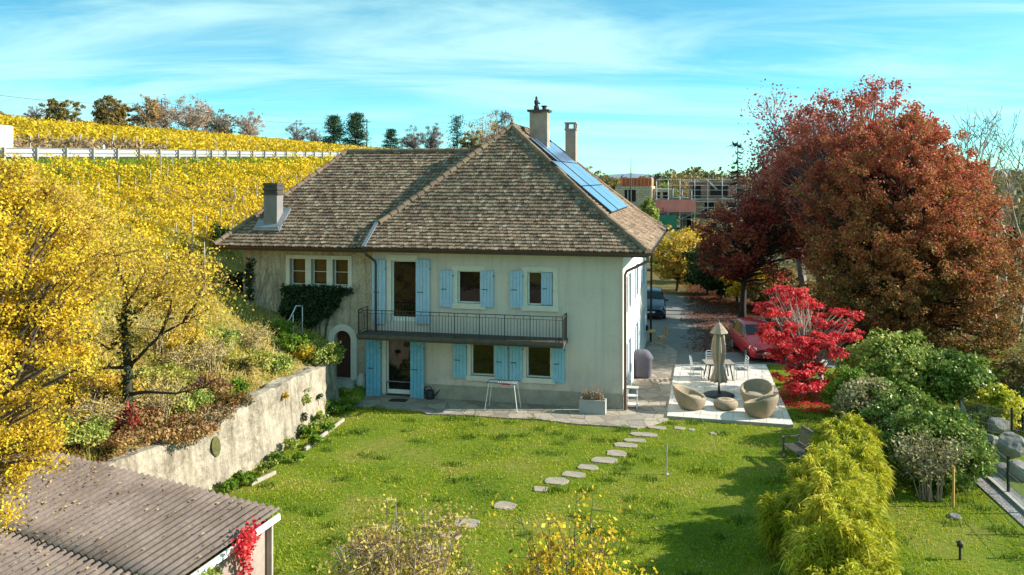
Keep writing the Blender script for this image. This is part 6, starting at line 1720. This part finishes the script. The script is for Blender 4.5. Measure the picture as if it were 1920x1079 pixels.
# full_purple
tree('purple_beech', 'loose purple red beech crown filling the left of the group', 'tree', (19.3, 53.5, 0), [(0, 0, 8.6, 3.4, 3.2, 4.2), (.6, 0, 10.6, 2.6, 2.6, 3.2), (-1.6, .4, 6.8, 2.6, 2.6, 3.0)], L['purple'], n=560, lpc=30, ls=.18, cr=.6, th=2.5, rt=.28, seed=187, shell=.45, bark='bark_grey', outw=False, up=.1, gap=-.15)
# dead conifer
db = onground(1383, 560, 62); t = empty('dead_conifer', (db.x, db.y, 0), 0, 'leafless conifer with thin drooping branches against the sky', 'tree'); mb = MB(); rng = np.random.default_rng(186)
hh = at(1383, 264, 62).z; mb.tube([(0, 0, -.2), (.05, 0, hh * .5), (0, 0, hh)], [.16, .10, .02], 6)
for k in range(120):
    z = hh * rng.uniform(.3, .99); a = rng.uniform(0, 6.28); r = (1 - z / hh) * 2.2 + .35; e = Vector((math.cos(a) * r, math.sin(a) * r, z - .12 * r)); mb.tube([(0, 0, z), e.lerp(Vector((0, 0, z)), .4) + Vector((0, 0, -.1)), e + Vector((0, 0, .15))], [.06, .045, .02], 4, cap=False)
    for f in (.4, .6, .8): q = Vector((0, 0, z)).lerp(e, f); mb.tube([q, q + Vector((rng.normal() * .25, rng.normal() * .25, -.25))], [.016, .01], 3, cap=False)
mb.build('trunk', M['bark_dark'], t)
# bare trees at the right edge
for i, (px, yt, D, w, lab) in enumerate([(1868, 192, 50, 8.0, 'tall bare tree right of the copper beech, nearer the beech'), (1903, 205, 47, 7.0, 'tall bare ivied tree at the very right edge'), (1835, 196, 60, 9.0, 'bare tree behind the right shoulder of the copper beech'), (1800, 205, 66, 9.0, 'bare tree farthest back behind the copper beech'), (1885, 225, 62, 8.0, 'bare tree between the two tall ones at the right edge')]):
    p = at(px, 600, D); p.z = float(gz(p.x, p.y)); h = at(px, yt, D).z - p.z
    t = bare_tree('bare_tree', lab, p, h, 'bark_pale', depth=5, kids=3, spread=.55, lim=.016, seed=190 + i, width=w, first=.34, leaf=L['olive'] if i == 2 else None, ln=400, ls=.2)
    if i == 1:
        PP = np.stack([rng.normal(size=900) * .18, rng.normal(size=900) * .18, rng.uniform(0, 6.5, 900)], 1); np_mesh('ivy', leaf_verts(PP, .2, rng), 4, L['ivy'], t)
# trees behind the drive
for i, (px, py, D, w, h, mk, lab, dens) in enumerate([
        (1268, 560, 68, 2.2, 5.2, 'yellow_brown', 'golden tree beyond the drive right of the house corner', 1.0), (1300, 552, 74, 2.0, 5.0, 'yellow', 'yellow tree beyond the drive, between golden tree and dark shrub', .8),
        (1350, 575, 63, 2.4, 4.8, 'dkgreen', 'dark evergreen shrub beside the drive', 1.5), (1325, 560, 66, 1.5, 3.4, 'ivy', 'very dark low evergreen at the drive edge', 1.4), (1412, 575, 60, 2.2, 3.2, 'yellow', 'low bright yellow bush under the dark red tree', 1.0),
        (1460, 580, 58, 2.6, 3.0, 'darkolive', 'brown green bush behind the red van', 1.2), (1545, 600, 52, 2.4, 2.6, 'darkolive', 'brown bush in the shade of the beeches', 1.2), (1240, 560, 84, 2.0, 3.4, 'green', 'light green bush at the end of the drive', .9), (1345, 500, 95, 3.0, 6.0, 'tan', 'tan tree behind the dark evergreen shrub', .9)]):
    p = atz(px, py) if D == 0 else at(px, py, D); p.z = 0
    tree('tree' if h > 4 else 'shrub', lab, 'tree' if h > 4 else 'shrub', p, [(0, 0, h * .56, w, w, h * .44), (w * .4, 0, h * .4, w * .7, w * .7, h * .38)], L[mk], n=110, lpc=int(55 * dens), ls=.22, cr=.5, th=h * .15, rt=.1, seed=200 + i, shell=.4)

# ------------------------------------------------------------------ building site and distance
def blockm(name, a, b, mo, bw, bh):
    m, nt, p, out = new_mat(name); g = node(nt, 'ShaderNodeTexCoord').outputs['Object']
    mp = node(nt, 'ShaderNodeMapping'); mp.inputs['Rotation'].default_value = (R(90), 0, 0); nt.links.new(g, mp.inputs[0])
    br = node(nt, 'ShaderNodeTexBrick')
    for k, v in (('Color1', a), ('Color2', b), ('Mortar', mo)): br.inputs[k].default_value = (*v, 1)
    br.inputs['Scale'].default_value = 1; br.inputs['Brick Width'].default_value = bw; br.inputs['Row Height'].default_value = bh; br.inputs['Mortar Size'].default_value = .04
    nt.links.new(mp.outputs[0], br.inputs['Vector']); n = noise(nt, g, 1.2, 5, .7); r = ramp(nt, n.outputs[0], [(.3, (.65,) * 3), (.7, (1.1,) * 3)])
    nt.links.new(mixc(nt, .8, br.outputs[0], r.outputs[0], 'MULTIPLY'), p.inputs['Base Color']); p.inputs['Roughness'].default_value = .9; return m
block = blockm('bare_block_wall', (0.66, 0.52, 0.36), (0.54, 0.42, 0.29), (0.32, 0.26, 0.19), .8, .4); orange = plain('orange_membrane', (0.75, 0.22, 0.10), 0.8, 0.2, 1.0)
netg = plain('green_netting', (0.05, 0.24, 0.16), 0.9, 0.3, 1.5); tarp = plain('red_tarpaulin', (0.85, 0.27, 0.22), 0.7, 0.2, 0.6)
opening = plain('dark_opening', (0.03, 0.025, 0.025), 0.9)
B0 = at(1190, 431, 150); B0.z = 0
bd = empty('unfinished_building', B0, R(-14), 'unfinished beige block building with orange topped tower', 'building')
def facade(mb, x0, x1, y0, y1, z0, z1, holes):
    """box building with openings in the near wall"""
    wall_holes(mb, lambda a, b: (a, y0, b), x0, x1, z0, z1, holes, .3, (0, 1, 0))
    mb.quad((x0, y0, z0), (x0, y1, z0), (x0, y1, z1), (x0, y0, z1)); mb.quad((x1, y0, z0), (x1, y0, z1), (x1, y1, z1), (x1, y1, z0)); mb.quad((x0, y1, z0), (x1, y1, z0), (x1, y1, z1), (x0, y1, z1)); mb.quad((x0, y0, z1), (x1, y0, z1), (x1, y1, z1), (x0, y1, z1))
mb = MB(); facade(mb, -3.4, 3.0, 0, 7, 0, 7.6, [(-1.8, .2, 4.9, 7.0), (-1.0, .4, 2.2, 4.0)]); mb.build('wall', block, bd)
mb = MB(); facade(mb, 3.02, 6.2, 1.5, 7, 0, 7.2, [(3.5, 4.3, 4.6, 6.6), (4.8, 5.8, 4.6, 6.6)]); mb.build('wall', block, bd)
mb = MB().box(-2.6, 2.8, .6, 6, 7.602, 9.1); mb.build('roof_upstand', orange, bd)
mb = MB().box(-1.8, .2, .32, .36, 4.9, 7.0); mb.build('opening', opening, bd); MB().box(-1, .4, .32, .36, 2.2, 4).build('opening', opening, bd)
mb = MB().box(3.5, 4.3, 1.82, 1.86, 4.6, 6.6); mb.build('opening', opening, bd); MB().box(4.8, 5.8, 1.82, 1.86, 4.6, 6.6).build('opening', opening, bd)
for x in (-1.2, -.6): MB().tube([(x, .1, 4.9), (x, .1, 7.0)], .06, 6).build('prop', M['white'], bd)
B1 = at(1310, 428, 148); B1.z = 0
b2 = empty('building_shell', B1, R(-12), 'concrete building shell with open floors behind scaffolding', 'building')
for z in (2.6, 5.2): MB().box(-7.5, 9, 0, 9, z, z + .3).build('floor_slab', M['concrete'], b2)
mb = MB(); facade(mb, -3.2, 8.5, 1, 8.5, 0, 2.598, [(-2, -.5, .2, 2.2), (1.0, 3.0, .4, 2.2), (5, 7, .4, 2.2)]); mb.build('wall', M['plinth'], b2)
mb = MB(); facade(mb, -1.5, 8.5, 1, 8.5, 2.902, 5.198, [(1.0, 2.6, 3.2, 4.8), (5, 8, 3.0, 5.1)]); mb.build('wall', block, b2)
mb = MB(); facade(mb, -1.6, 7.5, 2, 8, 5.502, 8.3, [(-1.0, .4, 5.6, 7.8), (2.0, 5.0, 5.8, 7.8)]); mb.build('wall', blockm('brick_wall', (0.36, 0.17, 0.12), (0.28, 0.12, 0.09), (0.30, 0.26, 0.22), .7, .35), b2)
mb = MB()
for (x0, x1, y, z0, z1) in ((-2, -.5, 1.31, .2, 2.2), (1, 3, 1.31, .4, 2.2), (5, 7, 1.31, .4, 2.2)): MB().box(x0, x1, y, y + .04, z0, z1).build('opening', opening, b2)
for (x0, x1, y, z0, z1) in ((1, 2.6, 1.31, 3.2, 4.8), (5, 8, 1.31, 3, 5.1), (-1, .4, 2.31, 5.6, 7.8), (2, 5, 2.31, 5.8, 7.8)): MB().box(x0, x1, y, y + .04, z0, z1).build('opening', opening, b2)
mb = MB().box(-2.2, 8.2, 1.6, 8.3, 8.302, 8.55); mb.build('roof_slab', M['concrete'], b2)
def scaffold(c, rz, xs, zs, d, lab):
    t = empty('scaffolding', c, rz, lab, 'scaffolding')
    for x in xs:
        for y in (0, d): MB().tube([(x, y, 0), (x, y, zs[-1] + 1.0 + .35 * math.sin(x * 3.7 + y))], .05, 5).build('pole', M['white'], t)
    for z in zs:
        for y in (0, d):
            MB().tube([(xs[0], y, z), (xs[-1], y, z)], .035, 4).build('ledger', M['steel'], t); MB().tube([(xs[0], y, z + 1.0), (xs[-1], y, z + 1.0)], .03, 4).build('guard_bar', M['steel'], t)
        MB().box(xs[0], xs[-1], .1, d - .1, z, z + .06).build('deck', M['grey_wood'], t)
    for x0, x1 in zip(xs[:-2:2], xs[2::2]): MB().tube([(x0, 0, zs[0]), (x1, 0, zs[1])], .04, 4).build('brace', M['steel'], t)
    return t
sc_ = scaffold(B1 + Vector((0, -1.6, 0)), R(-12), [-7.5, -5.5, -3.5, -1.0, 1.2, 3.6, 6, 8.4], [2.0, 4.0, 6.0, 7.8], 1.0, 'pale scaffolding around the concrete building shell')
scaffold(B0 + Vector((6.5, -1.2, 0)), R(-14), [0, 1.6, 3.2], [2.0, 4.0, 6.0], 1.0, 'green hung scaffolding between the two unfinished buildings')
o = MB().box(-7.7, -.8, -.16, -.08, 3.2, 5.3); o = o.build('tarpaulin', tarp, None, loc=B1 + Vector((0, -1.6, 0)), rz=R(-12)); tag(o, 'red tarpaulin hung on the scaffolding', 'tarpaulin')
o = MB().box(-7.5, -2.6, -.3, -.2, .1, 2.7).build('netting', netg, None, loc=B1 + Vector((-1.6, -2.4, 0)), rz=R(-12)); tag(o, 'green safety netting below the red tarpaulin', 'netting')
o = MB().bar((0, 0, 0), (2.0, .3, -1.9), .35, .25).build('concrete_chute', M['concrete'], None, loc=at(1323, 335, 146)); tag(o, 'pale slanting chute at the top of the scaffolding', 'chute')
cm = at(1183, 431, 140); cm.z = 0
t = empty('site_mast', cm, 0, 'slim tall mast in front of the unfinished beige building', 'mast'); MB().tube([(0, 0, 0), (0, 0, 8), (0, 0, at(1183, 296, 140).z)], [.13, .11, .03], 6).build('mast_tube', M['bark'], t); MB().box(-.5, .5, -.5, .5, 0, .4).build('mast_base', M['concrete'], t)
# site clutter: boards, stacks and starter bars on the open floors
q = random.Random(77)
for k in range(9):
    x = q.uniform(-6.5, 7.5); z = q.choice([2.9, 5.5, 8.55]); w = q.uniform(.4, 1.1)
    if z == 8.55: x = abs(x)
    mb = MB()
    for j in range(q.randint(2, 4)): mb.box(-w, w, -.3, .3, j * .16, j * .16 + .12)
    o = mb.build('board_stack', q.choice([M['wood'], M['grey_wood'], block, M['white']]), None, loc=B1 + Matrix.Rotation(R(-12), 3, 'Z') @ Vector((x, .6 if z < 5.4 else 1.7, z)), rz=R(-12)); tag(o, 'stack of building boards on the open floors of the concrete shell', 'board stack', 'board stacks on the building site')
for k in range(14):
    x = -2 + k * .75 + q.uniform(-.1, .1); o = MB().tube([(0, 0, 0), (q.uniform(-.05, .05), 0, q.uniform(.6, 1.3))], .045, 4).build('starter_bar', q.choice([M['iron'], M['post_grey'], M['wood']]), None, loc=B1 + Matrix.Rotation(R(-12), 3, 'Z') @ Vector((x, 1.8, 8.55))); tag(o, 'upright steel bar on the roof slab of the concrete shell', 'steel bar', 'upright bars on the roof slab')
for k in range(8):
    x0 = -2.2 + k * .66; MB().box(x0, x0 + .5, .58, .60, 7.7, 9.0).build('membrane_strip', plain('membrane_dark', (0.45, 0.11, 0.05), 0.8, 0.3, 2.0) if 'membrane_dark' not in bpy.data.materials else bpy.data.materials['membrane_dark'], bd)
MB().box(2.6, 3.0, -.05, 0.0, 0, 7.6).build('corner_pier', plain('pale_block', (0.62, 0.52, 0.38), 0.9, 0.2, 2.0), bd)
# formwork panel and inclined prop
MB().box(3.4, 6.0, 1.40, 1.46, 6.6, 7.2).build('lintel', M['concrete'], bd)
# a worker on the scaffolding
def person(loc, rz, lab, jacket, trousers):
    t = empty('person', loc, rz, lab, 'person')
    me = bpy.data.meshes.new('body')
    vs = [(0, 0, .95), (0, 0, 1.15), (0, -.01, 1.38), (0, 0, 1.52), (0, .02, 1.68), (-.19, 0, 1.42), (-.27, .02, 1.15), (-.24, .16, .95), (.19, 0, 1.42), (.29, .0, 1.15), (.27, .14, .97), (-.10, 0, .88), (-.12, .03, .48), (-.13, -.02, .07), (-.13, .12, .04), (.10, 0, .88), (.13, .06, .48), (.15, -.06, .07), (.15, .09, .04)]
    es = [(0, 1), (1, 2), (2, 3), (3, 4), (2, 5), (5, 6), (6, 7), (2, 8), (8, 9), (9, 10), (0, 11), (11, 12), (12, 13), (13, 14), (0, 15), (15, 16), (16, 17), (17, 18)]
    rad = [.15, .15, .17, .06, .11, .07, .055, .045, .07, .055, .045, .10, .075, .05, .045, .10, .075, .05, .045]
    me.from_pydata(vs, es, []); ob = bpy.data.objects.new('body', me); COL.objects.link(ob); ob.parent = t
    sk = ob.modifiers.new('skin', 'SKIN'); 
    for i, r in enumerate(rad): me.skin_vertices[0].data[i].radius = (r, r * .8)
    me.skin_vertices[0].data[0].use_root = True
    ob.modifiers.new('sub', 'SUBSURF').levels = 2
    m, nt, p, out = new_mat('work_clothes'); g = node(nt, 'ShaderNodeTexCoord').outputs['Object']; sx = node(nt, 'ShaderNodeSeparateXYZ'); nt.links.new(g, sx.inputs[0])
    r = ramp(nt, sx.outputs[2], [(0, (.03, .03, .03)), (.10, trousers), (.93, jacket), (1.0, jacket)], 'CONSTANT'); nt.links.new(r.outputs[0], p.inputs['Base Color']); me.materials.append(m)
    MB().lathe([(.02, 0), (.115, .01), (.12, .06), (.09, .13), (.02, .16)], 12, (0, .02, 1.72)).build('helmet', M['black'], t, smooth=True)
wp_ = at(1240, 405, 146); person(Vector((-6.0, .5, 2.08)).to_tuple() and (B1 + Vector((0, -1.6, 0)) + Matrix.Rotation(R(-12), 3, 'Z') @ Vector((-6.3, -.9, 2.06))), R(180), 'person in red jacket and blue trousers standing before the red tarpaulin', (.5, .08, .04), (.04, .08, .2))
# trees about the building site
for i, (px, yt, D, w, mk, lab, nm) in enumerate([(1237, 325, 175, 3.6, 'conifer', 'dark green conifer between the two unfinished buildings', 'conifer'), (1244, 346, 165, 3.0, 'green', 'yellow green bushy tree in front of the conifer', 'tree'), (1150, 350, 170, 2.6, 'dkgreen', 'dark round tree left of the unfinished beige building', 'tree'),
        (1216, 372, 140, 1.4, 'light_green', 'pale green bush beside the beige building', 'shrub'), (1290, 326, 200, 5.0, 'tan', 'golden tree behind the scaffolded shell', 'tree'), (1140, 328, 230, 6, 'olive', 'brown tree far behind the house roof edge', 'tree'), (1210, 326, 240, 6.0, 'darkolive', 'dark brown far tree behind the building site', 'tree'), (1400, 335, 190, 5, 'darkolive', 'brown far tree behind the leafless conifer', 'tree')]):
    p = at(px, 430, D); p.z = 0; h = at(px, yt, D).z
    tree(nm, lab, 'tree' if h > 6 else 'shrub', p, [(0, 0, h * .55, w, w, h * .45), (w * .3, 0, h * .35, w * .9, w * .9, h * .34)], L[mk], n=90, lpc=38, ls=.45, cr=h * .09, th=h * .1, rt=.2, seed=230 + i, lim=.04)
# far woods
def wood(name, x0, x1, y0, y1, h, n, ls, mat, seed, lab):
    rng = np.random.default_rng(seed); x = rng.uniform(x0, x1, n); y = rng.uniform(y0, y1, n)
    tt = h * (.62 + .22 * np.sin(x * .11 + seed) + .12 * np.sin(x * .43 + y * .1) + .10 * np.sin(x * .9)); z = tt * (1 - rng.uniform(0, 1, n) ** 1.8)
    o = np_mesh(name, leaf_verts(np.stack([x, y, z], 1), ls, rng, up=.4), 4, mat); tag(o, lab, 'wood', None, 'stuff')
wood('distant_wood', -60, 520, 330, 430, 13.5, 42000, 2.0, L['far'], 5, 'line of distant autumn woods along the horizon')
wood('near_wood', 36, 120, 72, 125, 10, 26000, .7, L['far'], 8, 'autumn wood beyond the beeches at right')
wood('valley_wood', 20, 80, 165, 240, 6, 14000, .9, L['far'], 9, 'low woods behind the building site')
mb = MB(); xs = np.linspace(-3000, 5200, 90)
hm_ = plain('haze_blue_hill', (0.17, 0.22, 0.30), 1.0, 0.15, 0.002)  # distance haze is put into the bluish grey base colour
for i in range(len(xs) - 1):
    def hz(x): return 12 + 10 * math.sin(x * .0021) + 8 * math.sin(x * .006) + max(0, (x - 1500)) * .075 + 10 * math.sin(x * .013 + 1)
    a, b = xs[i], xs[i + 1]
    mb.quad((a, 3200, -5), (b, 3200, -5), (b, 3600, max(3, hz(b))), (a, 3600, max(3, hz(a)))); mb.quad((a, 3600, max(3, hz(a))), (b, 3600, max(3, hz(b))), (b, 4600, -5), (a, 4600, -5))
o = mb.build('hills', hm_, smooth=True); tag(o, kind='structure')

# ------------------------------------------------------------------ grass and fallen leaves
rng = np.random.default_rng(301)
pathpoly = [(p.x, p.y) for p in [G(*e) for e in edge]] + [tuple(G(1262, 700)[:2]), tuple(W(2.2, 8.0, 0)[:2]), tuple(W(-12.3, .5, 0)[:2])]
patpoly = [(p.x, p.y) for p in pa]
drvpoly = [tuple(G(*q)[:2]) for q in ((1262, 700), (1262, 684), (1440, 684), (1560, 690), (1600, 672), (1480, 620), (1380, 590), (1330, 572), (1290, 556), (1238, 552))] + [tuple(W(0, 14, 0)[:2]), tuple(W(0, 8, 0)[:2])]
stepc = [(G(px, py).x, G(px, py).y, max(.12, w / (FP / G(px, py).y) / 2 * .95), max(.12, h * G(px, py).y ** 2 / FP / CH / 2 * .8)) for px, py, w, h in steps]
def lawn_mask(x, y):
    m = (x > wallx(y) + .25) & ~inpoly(x, y, pathpoly) & ~inpoly(x, y, patpoly) & ~inpoly(x, y, drvpoly) & (x < np.interp(y, [14, 22, 25, 30, 40], [12.9, 13.0, 13.6, 14.6, 15.5]))
    for cx, cy, a, b in stepc: m &= (((x - cx) / a) ** 2 + ((y - cy) / b) ** 2) > 1
    hl = INV.to_3x3()
    u = (x - CC.x) * cT - (y - CC.y) * sT; v = (x - CC.x) * sT + (y - CC.y) * cT
    m &= ~((u < .1) & (v > -.05))
    return m
n = 330000; x = rng.uniform(-11, 15, n); y = 14.5 + (41 - 14.5) * rng.uniform(0, 1, n) ** 1.25
k = lawn_mask(x, y) & (np.abs(x) < y * .62 + .5); x, y = x[k], y[k]
dens = np.sin(x * .9 + 1.3 * np.sin(y * .7)) * np.sin(y * .8 + x * .35) ; worn = np.clip(1.15 - np.hypot((x + 4.2) / 2.6, (y - 28.5) / 2.4), 0, .6); kk = rng.uniform(size=len(x)) < .72 + .28 * dens - worn; x, y = x[kk], y[kk]
hgt = .055 + .02 * np.sin(x * 1.7 + y) * np.sin(y * 2.1)
P = np.stack([x, y, gz(x, y) - .01], 1)
V_ = blade_verts(P, hgt, .030, rng, .9)
o = np_mesh('grass', V_, 3, L['grass']); tag(o, 'short green lawn grass in front of the house', 'grass', None, 'stuff')
n = 240; cx_ = rng.uniform(-8, 13, n); cy_ = rng.uniform(15, 34, n); k = lawn_mask(cx_, cy_); cx_, cy_ = cx_[k], cy_[k]; ii = np.repeat(np.arange(len(cx_)), 60)
x = cx_[ii] + rng.normal(size=len(ii)) * .16; y = cy_[ii] + rng.normal(size=len(ii)) * .13; k = lawn_mask(x, y); x, y = x[k], y[k]
o = np_mesh('lawn_tufts', blade_verts(np.stack([x, y, gz(x, y) - .01], 1), .13, .035, rng, .9), 3, L['tuft']); tag(o, 'darker lush tufts of grass in the lawn', 'grass', None, 'stuff')
n = 90000; x = rng.uniform(-26, -6.5, n); y = rng.uniform(16, 48, n); k = ((x < wallx(y) - .45) & (y < 34.3) | (x < -8.0) & (y >= 34.3)) & (x > -.64 * y - .5)
u = (x - CC.x) * cT - (y - CC.y) * sT; v = (x - CC.x) * sT + (y - CC.y) * cT; k &= ~((u > WING_L - .05) & (v > WV - .05)); x, y = x[k], y[k]
kk = rng.uniform(size=len(x)) < .55 + .45 * np.sin(x * 1.1 + y * .6) * np.sin(y * 1.3 - x * .4); x, y = x[kk], y[kk]
o = np_mesh('bank_grass', blade_verts(np.stack([x, y, gz(x, y) - .02], 1), .26, .055, rng, .8), 3, L['rough']); tag(o, 'rough straw and green grass on the bank', 'grass', None, 'stuff')
n = 30000; t_ = rng.uniform(-15, 60, n); s_ = rng.uniform(-2.6, .8, n); XY = RA + RD * t_[:, None] + RN * s_[:, None]
o = np_mesh('verge_grass', blade_verts(np.stack([XY[:, 0], XY[:, 1], gz(XY[:, 0], XY[:, 1]) - .02], 1), .3, .10, rng, .7), 3, L['green']); tag(o, 'green verge below the guard rail', 'grass', None, 'stuff')
def litter(name, n, xr, yr, mask, mat, ls, lab, dz=.02, zf=None):
    x = rng.uniform(*xr, n); y = rng.uniform(*yr, n); k = mask(x, y); x, y = x[k], y[k]
    o = np_mesh(name, leaf_verts(np.stack([x, y, (gz(x, y) if zf is None else zf(x, y)) + dz + rng.uniform(0, .03, len(x))], 1), ls, rng, up=2.2), 4, mat); tag(o, lab, 'fallen leaves', None, 'stuff')
nz = lambda x, y, s=1.0: np.sin(x * 1.1 * s + 1.7 * np.sin(y * .8 * s)) * np.sin(y * 1.3 * s - x * .5)
litter('fallen_leaves', 40000, (-15, -7.5), (17.5, 30), lambda x, y: (x < wallx(y) - .3) & (rng.uniform(size=len(x)) < np.clip(1.5 - np.hypot(x + 10.2, (y - 21.8) * .7) / 4.2, 0, 1)), L['litter'], .10, 'brown fallen leaves heaped on the bank above the shed', .06)
litter('bank_leaves', 16000, (-16, -8), (24, 36), lambda x, y: (x < wallx(y) - .5) & (rng.uniform(size=len(x)) < .5), L['yellow_brown'], .09, 'scattered yellow leaves on the bank', .10)
litter('lawn_leaves', 8000, (-8, 13), (15, 34), lambda x, y: lawn_mask(x, y) & (rng.uniform(size=len(x)) < .35 + .6 * nz(x, y)), L['tan'], .07, 'scattered dry leaves on the lawn', .05)
litter('drive_leaves', 52000, (9, 19), (44, 74), lambda x, y: rng.uniform(size=len(x)) < np.clip((x - (.19 * y + .5 + .5 * nz(x, y))) / 1.2, 0, 1), L['litter_red'], .12, 'dark red brown leaves covering the drive edge', .06)
litter('wood_floor_leaves', 26000, (11, 32), (33, 60), lambda x, y: (x > np.interp(y, [33, 40, 46, 60], [15.5, 15.8, 14, 13])) & ~inpoly(x, y, drvpoly), L['litter_red'], .16, 'red brown leaves under the beeches', .05)
litter('maple_leaves', 5000, (10.2, 14), (32, 37), lambda x, y: (np.hypot(x - 12.2, y - 34.6) < 1.9 - .4 * nz(x, y, 2)) & ~inpoly(x, y, patpoly), L['red'], .09, 'red maple leaves lying beside the patio', .05)
# leaves on the shed roof
L['roof_litter'] = leafm('pale_fallen_leaf', [(0.20, 0.11, 0.05), (0.36, 0.23, 0.10), (0.50, 0.36, 0.17), (0.58, 0.45, 0.22)], 0.2, 0.8, 0.3)
n = 8000; a = rng.uniform(0, EX, n); s = rng.uniform(0, 6, n); k = rng.uniform(size=n) < np.clip(.10 + (a / EX) ** 1.3 * .9 - .03 * s, 0.05, 1); a, s = a[k], s[k]
P = np.array(ST)[None] + np.array(e1)[None] * a[:, None] + np.array(dn)[None] * s[:, None] + np.array(nrm)[None] * .055
P[:, 2] += .0
o = np_mesh('roof_leaves', leaf_verts(P, .07, rng, up=2.0), 4, L['roof_litter']); tag(o, 'brown leaves lying on the corrugated shed roof', 'fallen leaves', None, 'stuff')
